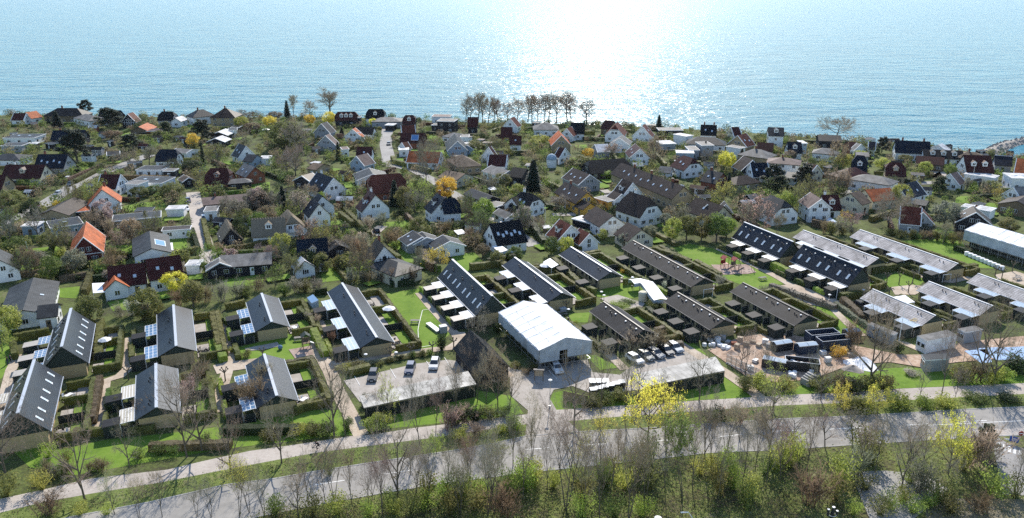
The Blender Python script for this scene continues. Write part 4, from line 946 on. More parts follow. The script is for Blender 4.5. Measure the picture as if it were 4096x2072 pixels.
# ================================================================ the village: x1 y1 x2 y2 (ridge in photo) ridge height, width, rise, type, roof, wall, options | where it is
VILLAS = '''
54 452 106 452 6 8 3.4 g dr w t|at the far left of the shore
100 450 146 443 6 8 3 g or w|second from left along the shore
230 432 308 432 7.5 11 3.4 h bk n c1|large, behind dark trees on the left shore
342 455 372 461 5.2 10 2 h lg w|low, right of the large left shore house
400 441 484 441 6.5 9 3.6 g bk k c1|behind the broad dark fir on the left shore
509 455 533 448 7.2 8 4.4 g rd k t|with half-timbered gable near the left shore
553 507 590 490 5 9 2.2 g or n|with bright low roof below the left shore
582 524 650 523 3 7 .3 f dr r|flat annex of the bright orange bungalow
647 446 690 446 7.4 9 4 k bk g c1|with one chimney, alone on the left shore
700 471 728 462 5 6 2 g wh w|tiny, beside the yellow willow on the shore
8 552 137 551 3.2 11 .3 f gy w s2|modern, at the left edge
0 583 86 582 3.2 8 .3 f gy g|below the modern one at the left edge
118 575 147 574 2.8 4 .3 f wh k n|white-roofed carport at the left edge
211 521 342 519 6.4 9 3.8 g nv k c1|hidden behind the large dark fir
12 614 55 614 4.6 10 1.7 h gy w|cut by the left edge
152 616 273 616 7.4 10 4.6 g nv g s4 c1|large, with grey gable and glass strip
23 658 182 658 7 10 4.2 g dr c c1 d1 C|long, cream-walled beside the left street
425 607 480 603 3.6 6 1 g gy k t|small black cabin among the firs
640 597 703 597 7 8 4.2 k nv w|barn-like with white gable and awning
705 592 770 597 3.8 8 1 g lg w t|pale, right of the navy barn-like one
540 679 645 680 2.9 8 .3 f gy w|long low annex beside the left street
648 684 696 684 3 5 .3 f lg k|small black pavilion beside the long annex
402 697 484 697 7 10 4.2 g dr w c1 t|above the orange-gabled white one
504 729 646 733 3.4 10 .3 f gy w s2|long white-walled annex left of the lane
498 735 552 738 4.6 6 .3 f lg w|white cubic extension with roof terrace
26 698 -70 698 7.5 9 4.4 g dr t|with tan brick gable at the left edge
735 698 755 710 3.6 5 1.4 g tn k t|tiny hut beside the pale lane
786 440 813 437 7.4 9 3.2 h gy w c1|white-walled with one bright roof side on the shore
896 433 907 433 9 12 4 h br t c1|pyramid-roofed, yellow-walled on the shore
921 510 955 510 3 6 .3 f bk k n|small black garage near the yellow trees
872 527 902 514 4.2 9 1.7 g wh k t|black-fronted with white roof edges, upper of two
860 553 888 541 4 9 1.7 g wh k t|black-fronted with white roof edges, lower of two
912 522 950 520 3.6 8 .3 f gy w|grey flat one beside the black-fronted pair
955 574 985 584 7 8 4.6 g gy w s2 t|steep A-frame with white gable
990 616 1030 619 5 8 2.2 g gy b|low blue-grey, below the A-frame
1036 634 1080 633 3 6 .3 f wh w n|white-roofed garage right of the A-frame
977 652 1020 668 6.4 8 3.4 g lg r s2|red-walled with bright pale roof
842 672 908 672 7.6 9.5 4.6 k dr r d1|brown, with a hexagonal garden room
930 716 975 712 3.9 5 1.2 h lg k|garden room pavilion beside the brown one
1284 494 1308 486 7.8 9 4.6 g gy g t|grey-gabled, tall, left of the pink roof
1301 542 1318 534 7 9 4.2 g pk g t|with pinkish roof and white trim
1409 516 1422 510 6.4 9 3.8 g or w s2 t|with orange roof beside the copper tree
1412 507 1498 509 5.6 8 2.8 g bk w|long black-roofed, left of the central road
1350 447 1420 446 7.2 9 4 k dr k d3|with three white dormers on the shore
1394 470 1440 470 4.5 6 .3 f br k n|dark box beside the dormered shore house
1427 586 1490 586 7.2 9 4 g dr w s1|beside the left curve of the central road
1424 624 1470 612 6.6 8 3.6 g pk b t|blue-grey gabled, near the central road bend
1368 598 1398 596 3.6 6 .3 f pk w|pink flat annex beside the central road
1253 650 1294 655 4.5 9 1.6 g tn t|tan-roofed, above the blue-roofed one
1268 687 1335 712 7.6 9.5 4.8 g nv w s2 c1 t C|with bluish roof and glazed white gable
1206 703 1250 690 5.2 9 2.2 g br k t|brown low one left of the bluish roof
1475 671 1492 696 5 12 2 g gy w t|with wide pale ridge above the dark red one
1475 436 1530 436 8 9 4.4 k bk w d1|mansard-like, on the shore left of the central road
1532 468 1568 468 4.8 11 1.6 h lg g|low pale hip-roofed on the central shore
1538 500 1574 501 3 6 .3 f wh k n|black garage at the end of the central road
1622 460 1653 460 7.2 9 4 k dr k d1|right of the end of the central road
1603 501 1660 499 6.2 8 3.4 g rd w t|with small white front gable, right of the road end
1603 531 1702 532 6.6 9 3.8 g dr r p1|long, with a solar strip, right of the central road
1606 570 1632 566 5 6 2.6 g rd w t|small gabled wing below the solar strip roof
1594 600 1636 599 3 6 .3 f wh w|white garage right of the central road
1634 603 1766 608 6.4 9 3.8 g or w t|long white, inside the hedge at the road bend
1746 484 1817 486 6 9 .3 f lg k|black two-storey, on the central shore
1724 500 1755 501 3.4 6 .3 f gy k|black pavilion left of the black two-storey one
1725 466 1800 467 4 8 .3 f pk w|pale low one behind the black two-storey one
1870 468 1912 468 7.8 9 4.4 g dr k|dark red, under the left end of the beech grove
1812 530 1845 534 4.6 8 1.6 h lg w|pale, with white pyramid roof behind the navy gable
1840 548 1876 548 4 7 .3 f lg w|white cube behind the navy gable
1830 564 1818 533 7 9 4.2 g gy b t|navy-gabled with white roof edges
1868 580 1878 572 4.2 6 1.8 g gy b t|small side wing of the navy-gabled one
1850 577 1880 577 3 5 .3 f wh k n|white-roofed shed right of the navy gable
2040 473 2058 466 7.2 8 4.2 g rd w t|white-gabled, in front of the beech grove
2003 508 2050 508 7 9 4 g dr r|square dark red, below the beech grove
2038 543 2086 543 6.6 8 3.4 g dr w s1|white-walled, facing front with two windows
1955 618 2030 620 6.6 9 3.8 g dr w t|dark red, with tall cross gable
1953 588 1965 583 8 8 5 g dr w t|tall cross gable of the dark red one
1846 617 1864 628 6 10 2.8 h tn t|tan pyramid-roofed, right of the big bare tree
1966 660 2038 683 4.8 9 1.8 g lg w t|with a long pale slope left of the dark spruce
1786 680 1862 694 4.6 10 1.7 g tn c|beige bungalow above the yellow willow
1486 700 1600 692 8.4 11 5.4 k rd r w3|huge, with red half-hipped roof and white window bands
2052 668 2108 674 6.4 9 2.6 g bk k|black, just left of the dark spruce
2176 489 2190 489 6 11 2.8 h lg w|pale pyramid-roofed, below the beech grove
2283 490 2340 491 7.6 9 4.6 g bk w|black-roofed, right end of the beech grove
2266 514 2286 505 6.2 7 3.6 g rd w t|small white-gabled, left of the black-roofed grove one
2246 541 2233 520 7.6 9 4.6 g or t t|brick-gabled with orange left slope
2262 592 2236 588 6.4 8 3.6 g dr w t|small white-gabled, above the observatory
2478 553 2490 540 6.6 9 2.8 g lg w t|white, with a temple-like front
2460 499 2470 486 8 9.5 5 k rd w t|white, red half-hipped, first right of the grove
2420 479 2458 484 6.8 8 3.8 g dr n|brown one behind the white half-hipped shore house
2569 504 2581 494 8 9.5 5 g rd w s1 t|white-gabled, left of the lone shore fir
2636 521 2735 521 3.4 8 .3 f lg k|long low black one, right of the lone shore fir
2645 576 2706 574 3.4 8 .3 f wh g|pale flat one below the long low black one
2804 498 2868 500 8.6 9 4.2 g bk w s2 c2|black-roofed, tall on the right-hand shore
2745 546 2775 541 4.6 8 .3 f wh w n|white flat porch left of the tall shore house
2792 546 2860 549 5.6 10 2.6 h gy w|grey hip-roofed, in front of the tall shore house
2756 600 2800 600 4.2 9 .3 f lg g|pale green flat one among grey roofs
2705 611 2778 613 4 6 .3 f wh b|pale blue modern one among grey roofs
2807 582 2858 581 5.6 9 .3 f lg g c1|grey stone block among grey roofs
2541 573 2560 596 6.8 8.5 3.8 g dr w s2 t|white, with two roof windows near the temple front
2378 577 2430 575 5.4 9 2.6 g wh g t|with dazzling white roof behind the blossom tree
2360 641 2496 632 6.6 11 4 k bk k|black angular, in front of the blossom tree
2292 670 2361 698 6.4 9.5 3.4 g br g s3 t|brown with three roof windows
2485 650 2737 746 8 9 3.8 g br t s8 c3|very long brick terrace with many chimneys
2733 621 2771 632 7.4 10 4.2 k dr w s2|white, half-hipped, right of the long brick terrace
2640 664 2690 668 4.2 6 1.8 g lg w|white low wing right of the long brick terrace
2923 508 2957 507 7 9 3.8 g dr c t|cream-gabled, on the right shore
3072 508 3136 510 8.8 9 3.2 g gy w d1 s1|white two-storey on the right shore
2950 541 2986 532 7.6 10 4.6 g rd t t s2|tan-gabled with red roof and white window
3030 568 3096 572 5.8 8 3 g dr n|low dark red one behind the pale hip roof
3016 594 3046 598 6.6 10 2.4 h lg t c1|tan, hip-roofed, right of the yellow tree
2960 594 2985 588 4.6 7 .3 f lg w|white flat one left of the tan hip roof
3148 567 3206 568 6.8 8.5 4 g nv w d1|blue-black, with white dormer and side wing
3208 573 3232 573 5 7 .3 f wh b|pale blue side wing of the blue-black one
3124 629 3152 631 6.6 10 1.6 h pk w c1|white two-storey with shallow pinkish hip
2974 622 3012 640 7.2 9 4.2 g br k t|brown, behind the white-gabled navy one
2999 651 3071 650 7 9 4.6 g nv w s2 t|white-gabled, left of the twin dark pines
3270 538 3363 541 5.8 10 2 g bk k|long black, under the great shore oak
3384 567 3420 567 5.6 8 2.6 g dr r|red-walled, right of the great shore oak
3427 571 3446 576 5.6 7 2.8 g lg w t|white-edged, left of the shore pine
3474 566 3506 568 5.8 8 3 g nv w t|navy, white-edged, beside the shore pine
3292 591 3318 593 5 8 1.8 h lg w|small white hip-roofed, below the shore oak
3422 607 3476 610 4.4 8 1 g lg g|pale low one above the steep navy house
3428 620 3458 622 8.4 10 5.6 k nv w d1|steep navy, left of the yellow-green hedge
3394 671 3420 668 6 10 3 h dr n|dark red hip-roofed, above the orange-brown tree
3560 648 3608 651 7.4 10 4.2 k dr t d1|dark red, white-gabled, left of the yellow hedge
3466 696 3530 706 5.6 9 1.8 h lg w|white, with a bay and pale hip roof
3226 650 3270 660 6.8 9 4 g dr c t|cream-gabled, behind the twin dark pines
3150 686 3192 691 4.2 8 1.4 g gy w|grey low one between the twin dark pines
2830 679 2894 691 6.8 9 3.4 g gy r s2 c1|red-walled with grey roof and roof windows
2952 704 2985 700 5 8 2.2 h br t|small brown hip-roofed, left of the dark pines
3580 560 3722 567 7.6 10 4.4 g nv w c2|long dark one on the far right shore
3752 578 3770 573 5.4 8 2.2 g wh w t|white-roofed, on the far right shore
3690 596 3852 603 5.4 9 2.8 g bk w d3|long and low with white dormers, far right
3870 606 3902 608 5.2 9 2 h tn w c1|tan hip-roofed beside the breakwater
3665 622 3779 630 5.2 8 2.4 g dr n|long dark red, above the yellow-green hedge
3853 619 3964 622 9 12 5.6 g dr w d2|huge dark red, behind the right flagpole
3978 621 4050 626 6 9 3 g nv g r w|navy with pale ridge, near the breakwater
4066 632 4150 640 7.8 12 4.8 g or t t|tan-gabled with orange edges at the right edge
3855 694 3980 712 3.4 6 .3 f wh w|long white flat one with small square windows
4048 712 4150 716 4.6 9 .3 f wh w s2|white modern one at the right edge
3800 694 3830 686 6 8 3.6 g pk w t|white-gabled, left of the long white flat one
3588 741 3667 722 6.4 9 4 g nv w s2 t|navy, with white left gable on the right street
3460 758 3562 750 6.2 9 3 g or c|long, faded orange roof behind the bare oak
3402 772 3440 762 6.6 9 3 g tn c|old cream one left of the faded orange roof
3287 796 3241 768 7.6 7.5 3 g pk w t|white, tall left wing with pinkish slope
3286 779 3354 779 6.8 8.5 4 g dr w d1 c1 C|white, dark-red roofed right wing
3081 779 3138 801 7.4 10 4.4 k gy w|grey, with white gable and half-hip
3602 823 3690 831 7.2 10 4.2 g rd g t|brown-red, hidden behind the great bare oak
3694 848 3684 826 6.4 7 3.4 g rd g t|front gable of the brown-red one
3906 849 3893 822 6.6 10 3.6 g br k t s1|dark-gabled, behind the far scaffold tent
3842 825 3884 832 3 5 .3 f wh w n|white carport, left of two at right
3895 834 3963 846 3 6 .3 f wh w n|white carport, larger of two at right
4068 803 4110 780 5 11 2 g br n|brown low-gabled, at the right edge
4053 748 4130 742 6.6 9 3.8 g lg w t|white modern gable at the right edge
3660 795 3716 803 3.6 7 1 g gy k|low grey one right of the bare oak
2261 726 2349 769 6.8 8.5 3.4 g br y s3 c1|yellow farmhouse with windows along its side
2325 798 2363 812 4.4 6 1.8 g br y|small dark-roofed annex of the yellow farmhouse
2375 790 2432 806 3 6 .3 f lg y|long yellow low outbuilding
2488 716 2533 731 7.6 9 4.6 g br w d1 t|white, behind the big dark half-hipped one
2452 762 2488 776 4.8 7 2.4 g br w t|low white wing left of it
2522 767 2598 790 8.6 10 5.4 k br w c1 C|big, dark, half-hipped in the middle right
2383 824 2453 862 6.4 9 3 g br w|plain white with brown roof, centre right
2510 888 2567 917 5.6 9 3 g br c|cream-gabled, above the long dark row house
2238 875 2287 901 6.8 9 4.2 g rd w d1 t|red-roofed white one, above the slate row house
2317 911 2360 935 5 6.5 3 g rd w t|small red-roofed, right of the red-roofed white one
2285 873 2360 893 2.8 5 .3 f wh k n|white-roofed carport behind the red-roofed white one
2783 788 2896 824 6.8 9 3.8 g br c s1|brown, with two cream front gables
2831 817 2826 803 6.2 5 2.8 g br c t|left cream front gable of the brown one
2904 817 2897 803 6.2 5 2.8 g br c t|right cream front gable of the brown one
407 758 413 736 8 10 4.8 g or w c1|white, with orange right slope near the left street
332 948 345 885 7.6 8.4 4.8 g or d t|red timber A-frame with white trim
205 839 296 788 4.8 10 1.9 g br t|dark brown low one beside the left street
300 848 364 841 2.7 6 .3 f or k n|orange-roofed carport behind the twin firs
200 913 335 893 3.2 9 .3 f gy b s1|low grey one left of the twin firs
80 905 148 903 3.2 5 .3 f wh b|glazed garden room left of the low grey one
446 885 645 866 3.2 7.5 .3 f gy t c1|long grey brick bungalow right of the twin firs
606 993 598 923 4.9 9.5 1.8 g gy w p1|grey with a solar panel
644 923 761 915 2.8 4 .3 f br w|white garage beside the pale lane
428 1066 580 1049 6.6 9 3.9 g dr w s2|left half of the long dark red double house
580 1037 720 1018 7.4 9 4.1 g dr w s2|right half of the long dark red double house
461 1119 455 1097 4.9 5.6 2.3 g or w|small white outbuilding with orange slope
134 1110 91 1240 4.3 10.5 1.8 g gy w s1|long grey with a side wing, lower left
150 1222 235 1212 4.6 7 1.7 g gy w|side wing of the long grey one
-12 1035 -24 985 6.4 9 3.8 g gy w|cut by the left edge beside the lawn
660 838 735 835 2.8 5 .3 f wh w n|white-roofed shed beside the pale lane
738 1062 798 1060 2.6 4.5 .3 f wh w n|white-roofed shed at the end of the pale lane
806 791 1052 768 4.2 9.5 1.4 g pk k c2|long pinkish-roofed, above the thatched cottage
812 846 868 843 3.2 6.5 .3 f lg w|white terrace block beside the pale lane
1004 874 1142 866 7.2 9 4.2 g th w d1|long thatched white cottage
1148 838 1166 862 7.6 8.5 4.4 k th w|thatched cross wing with balcony
905 876 922 912 5.6 6.5 4 g th k|small thatched black barn beside the pale lane
1184 959 1309 950 7.8 9.5 4.9 g nv t d1 c1|navy, with one dormer below the thatched cottage
1203 1024 1220 1042 4.6 5.5 2.3 g wh w|white front gable of the navy dormer house
1338 958 1358 980 3.8 6 1.4 g gy k|small grey hut right of the navy dormer house
877 1022 1088 1007 4.4 10 1.7 g lg k|long black bungalow with pale striped roof
875 1030 878 1050 4.2 7 1.8 g lg k t|front gable of the long black bungalow
1250 790 1276 815 7.4 7 4 g nv w s1|left white gable with triangular windows
1272 772 1290 783 7.8 8 4 g nv w|right white gable of the double-gabled house
1474 761 1502 779 8.2 9.5 5 g dr w d1 s3 c1 C|big white, with stepped brown roof
1748 771 1778 793 7.8 9 4.4 g nv w d1 c1|white with navy roof and arched porch
1778 794 1820 791 7.6 8 3.8 k nv w|navy-roofed front part of the arched-porch house
1650 922 1690 948 4.4 9 1.8 g gy g s2 t|left of the grey bungalow cluster
1687 926 1708 949 4.4 8 1.7 g gy g t|middle of the grey bungalow cluster
1771 939 1801 965 4.5 9 1.8 g gy w t|right of the grey bungalow cluster
1504 952 1537 983 7.6 7.5 4.6 g br w c1|half-timbered with steep brown roof
1560 1036 1592 1048 4.6 9 1.6 h gy c|grey hip-roofed base of the half-timbered house
1956 895 2079 878 7.6 10.5 5 g bk w s6|large, black-roofed, with six roof windows
2085 766 2132 775 7.2 10 4.2 k bk w s2 c1 C|white with black half-hip, left of the yellow farmhouse
2045 790 2075 783 6 8 3 g bk w|low left wing of the black half-hipped one
1886 753 1972 785 4.2 7 1.5 g gy k|long grey barn beside the sloping lane
1915 815 1985 828 2.8 6 .3 f gy k n|dark carport beside the sloping lane
1996 832 2052 855 3.8 5 1.3 g lg w t|small white garage beside the sloping lane
'''
VL = []
for ln in VILLAS.strip().split('\n'):
    sp, hint = ln.split('|'); q = sp.split()
    root, L_, ang, c = house(*[float(v) for v in q[:7]], q[7], q[8], q[9], ' '.join(q[10:]), hint)
    VL.append((root, L_, float(q[5]), ang, c, hint))
# half-timber framing, balcony, triangular windows and other marks of single houses
def find(h): return next(v for v in VL if v[5].startswith(h))
r_, L_, W_, a_, c_, _ = find('red timber A-frame')
mb = MB()
for e in (-1, 1):
    for y in (-W_ / 2 + .42, W_ / 2 - .42): mb.box((e * (L_ / 2 - .33), y, 1.4), (.16, .2, 2.8))
    mb.box((e * (L_ / 2 - .33), 0, 2.75), (.12, W_ - .9, .2))
mb.obj('corner_trim', ['trim_white'], r_)
for h, ys in (('half-timbered with', (-2.2, -1.1, 0, 1.1, 2.2)), ('with half-timbered', (-2.4, -1.2, 0, 1.2, 2.4))):
    r_, L_, W_, a_, c_, _ = find(h); mb = MB()
    for e in (-1, 1):
        for y in ys: mb.box((e * (L_ / 2 - .33), y, 2.6), (.08, .16, 5.0 - abs(y) * 1.1))
        for z in (2.6, 4.0): mb.box((e * (L_ / 2 - .32), 0, z), (.07, W_ * (.86 if z < 3 else .5), .16))
    mb.obj('timber_frame', ['trim_black' if 'steep' in h or h.startswith('half') else 'trim_white'], r_)
r_, L_, W_, a_, c_, _ = find('thatched cross wing')
f = '+x' if seen(r_, '+x') else '-x'; s = 1 if f == '+x' else -1; mb = MB(); mb.box((s * (L_ / 2 + W_ * .15 + .3), 0, 3.2), (1.0, 2.4, .12)); mb.box((s * (L_ / 2 + W_ * .15 + .78), 0, 3.7), (.06, 2.4, .9)); mb.obj('balcony', ['trim_white'], r_)
# observatory dome
b = P(2206, 668); o = empty('observatory', (b.x, b.y, 0)); mb = MB(); mb.lathe([(2.0, 0), (2.0, 3.2)], n=18); mb.obj('tower', ['wall_w'], o)
mb = MB(); mb.lathe([(2.1, 3.15), (2.1, 3.4)] + [(2.05 * cos(t), 3.4 + 2.05 * sin(t)) for t in [k * pi / 12 for k in range(7)]], n=18); d = mb.obj('dome', ['wall_b'], o, smooth=True)
mb = MB(); mb.slab([(-.3, -1.6, 4.75), (.3, -1.6, 4.75), (.3, 0, 5.55), (-.3, 0, 5.55)], .12); mb.obj('slit', ['trim_zinc'], d)
tag(o, 'small round white observatory with a pale dome beside the dark spruce', 'observatory'); LANDMARKS.append((b.x, b.y, 'the observatory dome')); FOOT.append((b.x, b.y, 0, 3, 3))
# ================================================================ carports, site huts, skips, vehicles, furniture, people
def quad_building(name, pts, z, wallm, roofm, label, cat, inset=.25, edge='trim_white', low=0, th=.22, win=True, backz=None):
    """box-like building from the four photo corners of its roof (far-left, far-right, near-right, near-left)"""
    q = [P(x, y, z) for x, y in pts]; c = sum(q, Vector()) / 4; c.z = 0
    o = empty(name, (c.x, c.y, 0)); q = [p - c for p in q]
    FOOT.append((c.x, c.y, 0, max(abs(p.x) for p in q), max(abs(p.y) for p in q)))
    mb = MB(); mb.slab(q, th, 0, 1, q[1] - q[0]); rf = mb.obj('roof', [roofm, edge], o)
    mb = MB(); cc = Vector((0, 0, 0)); k = lambda p: p * (1 - inset / max(1, hypot(p.x, p.y)))
    if wallm: mb.prism([k(p) for p in q][::-1] if (q[1] - q[0]).cross(q[2] - q[1]).z < 0 else [k(p) for p in q], low, z - th - .01); mb.obj('wall', [wallm], o)
    tag(o, label, cat); LANDMARKS.append((c.x, c.y, 'the ' + ' '.join(label.split()[:6]))); return o, q, c
def carport(pts, label, z=2.5):
    o, q, c = quad_building('carport', pts, z, None, 'roof_carport', label, 'carport', edge='wood_grey')
    mb = MB(); a, b = q[3], q[2]; d = (b - a); n = d.length
    mb2 = MB(); mid = (a + b) / 2; mb2.box((mid.x, mid.y, (z - .3) / 2), (n - .2, .12, z - .3), 0, atan2(d.y, d.x)); mb2.obj('back_wall', ['board_shed'], o)
    for i in range(int(n / 5) + 2):
        t = i / (int(n / 5) + 1)
        for e, f in ((a, b), (q[0], q[1])):
            p = e.lerp(f, .02 + .96 * t); mb.box((p.x, p.y, z / 2 - .12), (.14, .14, z - .24))
    mb.obj('posts', ['wood_grey'], o); return o
roof_mat('roof_carport', (.36, .35, .33), .7, .3, 1.1, 30, .55, .10)
carport([(1436, 1584), (1872, 1484), (1905, 1536), (1456, 1631)], 'long pale flat carport below the left parking bays')
carport([(2520, 1500), (2862, 1426), (2900, 1482), (2574, 1547)], 'long pale flat carport below the right parking bays')
OFF = [('portable_office', [(3668, 1343), (3790, 1319), (3830, 1340), (3709, 1364)], 2.9, 'wall_w', 'roof_lg', 'white portable site office with round sign beside the flagpole path'),
       ('site_hut', [(3831, 1314), (3900, 1302), (3933, 1316), (3862, 1329)], 2.7, 'wall_g', 'roof_lg', 'grey portable site hut with pale roof near the right edge'),
       ('site_hut', [(3686, 1416), (3790, 1413), (3800, 1434), (3703, 1440)], 2.6, 'wall_g', 'roof_gy', 'grey site hut standing alone on the verge'),
       ('shipping_container', [(3470, 1293), (3486, 1288), (3592, 1330), (3574, 1340)], 2.6, 'wall_g', 'roof_lg', 'long rusty-topped storage container behind brown trees')]
for nm, pts, z, wm, rm, lb in OFF:
    o, q, c = quad_building(nm, pts, z, wm, rm, lb, nm.replace('_', ' '), .08)
    d = q[0] - q[3]; a = atan2(d.y, d.x); mid = (q[0] + q[3]) / 2
    for t, w_ in ((.3, .9), (.72, .8)):
        p = q[3].lerp(q[0], t); link('window', window_mesh(w_, .9, 1), o, (p.x - .03, p.y - .03, 1.55), a + pi if sin(a + pi) * 0 + 1 else a)
mb = MB()
for i, pts in enumerate(([(3858, 1403), (3950, 1395), (3968, 1448), (3925, 1452)], [(3905, 1393), (4000, 1388), (4090, 1438), (3985, 1440)], [(4010, 1390), (4120, 1384), (4190, 1430), (4100, 1440)])):
    o, q, c = quad_building('tarpaulin_shelter', pts, 2.3, None, 'tarp_blue', ('leftmost turquoise-blue', 'middle blue', 'rightmost blue')[i] + ' tarpaulin shelter in the right corner of the work yard', 'shelter', edge='tarp_blue', th=.06)
    mb = MB()
    for p in q: mb.tube((p.x * .95, p.y * .95, 0), (p.x * .95, p.y * .95, 2.22), .05, .05, 5)
    mb.obj('posts', ['steel'], o)
# open skips and lidded dumpsters
def skip(x, y, l, w_, h_, rz, m, lid, label, fill=None):
    b = P(x, y); o = empty('skip' if not lid else 'dumpster', (b.x, b.y, 0), rz); mb = MB(); t = .1; s = .25
    for sx, sy, dx, dy in ((0, -1, l, t), (0, 1, l, t), (-1, 0, t, w_ - 2 * t), (1, 0, t, w_ - 2 * t)): mb.box((sx * (l - t) / 2, sy * (w_ - t) / 2, h_ / 2 + .12), (dx, dy, h_))
    mb.box((0, 0, .2), (l - .2, w_ - .2, .1)); n = int(l / .6)
    for i in range(n + 1):
        for sy in (-1, 1): mb.box((-l / 2 + l * i / n, sy * (w_ / 2 + .03), h_ / 2 + .1), (.08, .06, h_ * .9))
    mb.obj('body', [m], o); mb = MB(); mb.box((0, w_ / 2, h_ + .16), (l + .04, .09, .08)); mb.box((0, -w_ / 2, h_ + .16), (l + .04, .09, .08)); mb.box((l / 2, 0, h_ + .16), (.09, w_ - .12, .08)); mb.box((-l / 2, 0, h_ + .16), (.09, w_ - .12, .08)); mb.obj('rim', ['trim_zinc' if not lid else 'dark_metal'], o)
    if lid:
        for i in range(2):
            mb = MB(); x0 = -l / 2 + l * i / 2; mb.slab([(x0 + .05, -w_ / 2 + .1, h_ + .22), (x0 + l / 2 - .05, -w_ / 2 + .1, h_ + .22), (x0 + l / 2 - .05, 0, h_ + .5), (x0 + .05, 0, h_ + .5)], .05); mb.slab([(x0 + .05, 0, h_ + .5), (x0 + l / 2 - .05, 0, h_ + .5), (x0 + l / 2 - .05, w_ / 2 - .1, h_ + .22), (x0 + .05, w_ / 2 - .1, h_ + .22)], .05); mb.obj('lid', [lid], o)
    else:
        mb = MB(); mb.box((0, 0, h_ * .35), (l - .3, w_ - .3, .1)); r = random.Random(2)
        if fill:
            for i in range(26): mb.box((r.uniform(-l / 2 + .8, l / 2 - .8), r.uniform(-w_ / 2 + .5, w_ / 2 - .5), h_ * .5 + r.uniform(0, .5)), (r.uniform(.4, 1.6), r.uniform(.15, .5), r.uniform(.1, .3)), i % 2, r.uniform(0, 3))
        mb.obj('contents', ['rust', 'plastic_white'], o)
    mb = MB()
    for e in (-1, 1): mb.tube((e * l * .38, -w_ / 2 + .1, .07), (e * l * .38, w_ / 2 - .1, .07), .07, .07, 8, 0, True)
    mb.obj('rollers', ['dark_metal'], o); FOOT.append((b.x, b.y, rz, l / 2, w_ / 2))
    tag(o, label, 'skip' if not lid else 'dumpster', 'waste skips in the work yard'); LANDMARKS.append((b.x, b.y, 'the ' + label)); return o
a0 = radians(12)
skip(3285, 1368, 6.4, 2.5, 2.2, a0, 'skip_blue', None, 'large open blue-black skip, rear of a pair'); skip(3330, 1395, 6.6, 2.5, 2.3, a0, 'skip_blue', None, 'large open blue-black skip, front of a pair')
skip(3125, 1398, 4.0, 1.9, 1.5, a0 + .1, 'dark_metal', 'glass_roof', 'dark lidded dumpster under the brick-coloured roof pile'); skip(3222, 1410, 4.2, 2.0, 1.7, a0, 'skip_blue', 'glass_roof', 'dark lidded dumpster in front of the two big skips')
skip(3096, 1472, 4.4, 2.0, 1.7, radians(-28), 'dark_metal', 'glass_roof', 'dark lidded dumpster alone in the middle of the yard'); skip(3205, 1478, 6.2, 2.4, 1.9, radians(-14), 'dark_metal', None, 'open black skip full of pale debris', True)
skip(3404, 1352, 3.2, 2.0, 1.6, a0, 'skip_blue', 'glass_sky', 'small skip with a bright blue lid')
def bag_stack(x, y, n, spread, desc, m='plastic_white', s=.9):
    r = random.Random(int(x))
    for i in range(n):
        b = P(x + r.uniform(-spread, spread), y + r.uniform(-spread * .4, spread * .4)); mb = MB(); k = s * r.uniform(.8, 1.15); z = 0
        prof = [(k * .42, 0), (k * .52, k * .25), (k * .5, k * .7), (k * .38, k * .85), (k * .30, k * .80), (0, k * .78)]
        mb.lathe(prof, n=8); later(mb.obj('bulk_bag', [m], None, (b.x, b.y, 0), r.random() * 6, True), desc, 'bag', 'bulk bags on the site')
bag_stack(2850, 1375, 7, 34, 'white bulk bag by the hedge of the work yard'); bag_stack(2905, 1392, 5, 26, 'white pallet bag beside the sand heap'); bag_stack(3150, 1505, 6, 30, 'white bulk bag in front of the debris skip')
bag_stack(3230, 1485, 3, 26, 'white bulk bag standing on the concrete stack'); bag_stack(2260, 1235, 4, 24, 'grey bulk bag beside the scaffold tent', 'trim_zinc'); bag_stack(3040, 1505, 2, 10, 'white bulk bag beside the bare yard tree')
for i in range(10):
    x, y = 3866 + i * 15.5, 1022 + i * 6.4
    mb = MB(); mb.lathe([(.5, 0), (.62, .1), (.58, .9), (.66, 1.0), (.5, 1.12), (0, 1.15)], n=10); b = P(x, y)
    tag(mb.obj('white_tub', ['plastic_white'], None, (b.x, b.y, 0), 0, True), f"white covered tub, {('first','second','third','fourth','fifth','sixth','seventh','eighth','ninth','tenth')[i]} from left in the row by the far tent", 'tub', 'row of white tubs')
def pile(x, y, r0, h_, m, label):
    b = P(x, y); mb = MB(); r = random.Random(int(x)); prof = [[(r0 * k * (1 + .2 * sin(3 * t + x)), t, h_ * (1 - k) ** 1.3 + r.uniform(0, .08)) for t in [6.283 * j / 14 for j in range(14)]] for k in (1, .75, .5, .25, .02)]
    for a, c in zip(prof, prof[1:]):
        for j in range(14):
            q = [a[j], a[(j + 1) % 14], c[(j + 1) % 14], c[j]]; mb.poly([(p[0] * cos(p[1]), p[0] * sin(p[1]), p[2]) for p in q])
    tag(mb.obj('heap', [m], None, (b.x, b.y, 0), 0, True), label, 'heap')
pile(3442, 1455, 3.2, 1.1, 'plastic_white', 'pale covered heap on the lower side of the work yard'); pile(2925, 1412, 2, .7, 'g_dirt', 'orange sand heap by the white bags'); pile(3410, 1475, 2, .8, 'stone', 'grey rubble heap beside the pale covered heap')
mb = MB(); b = P(3220, 1540)
for i in range(4): mb.box((i * .5, 0, .6 + i * .12), (.45, 2.0, 1.2 + i * .25))
tag(mb.obj('concrete_stack', ['kerb_stone'], None, (b.x, b.y, 0), .5), 'pale stacked concrete slabs below the debris skip', 'stack')
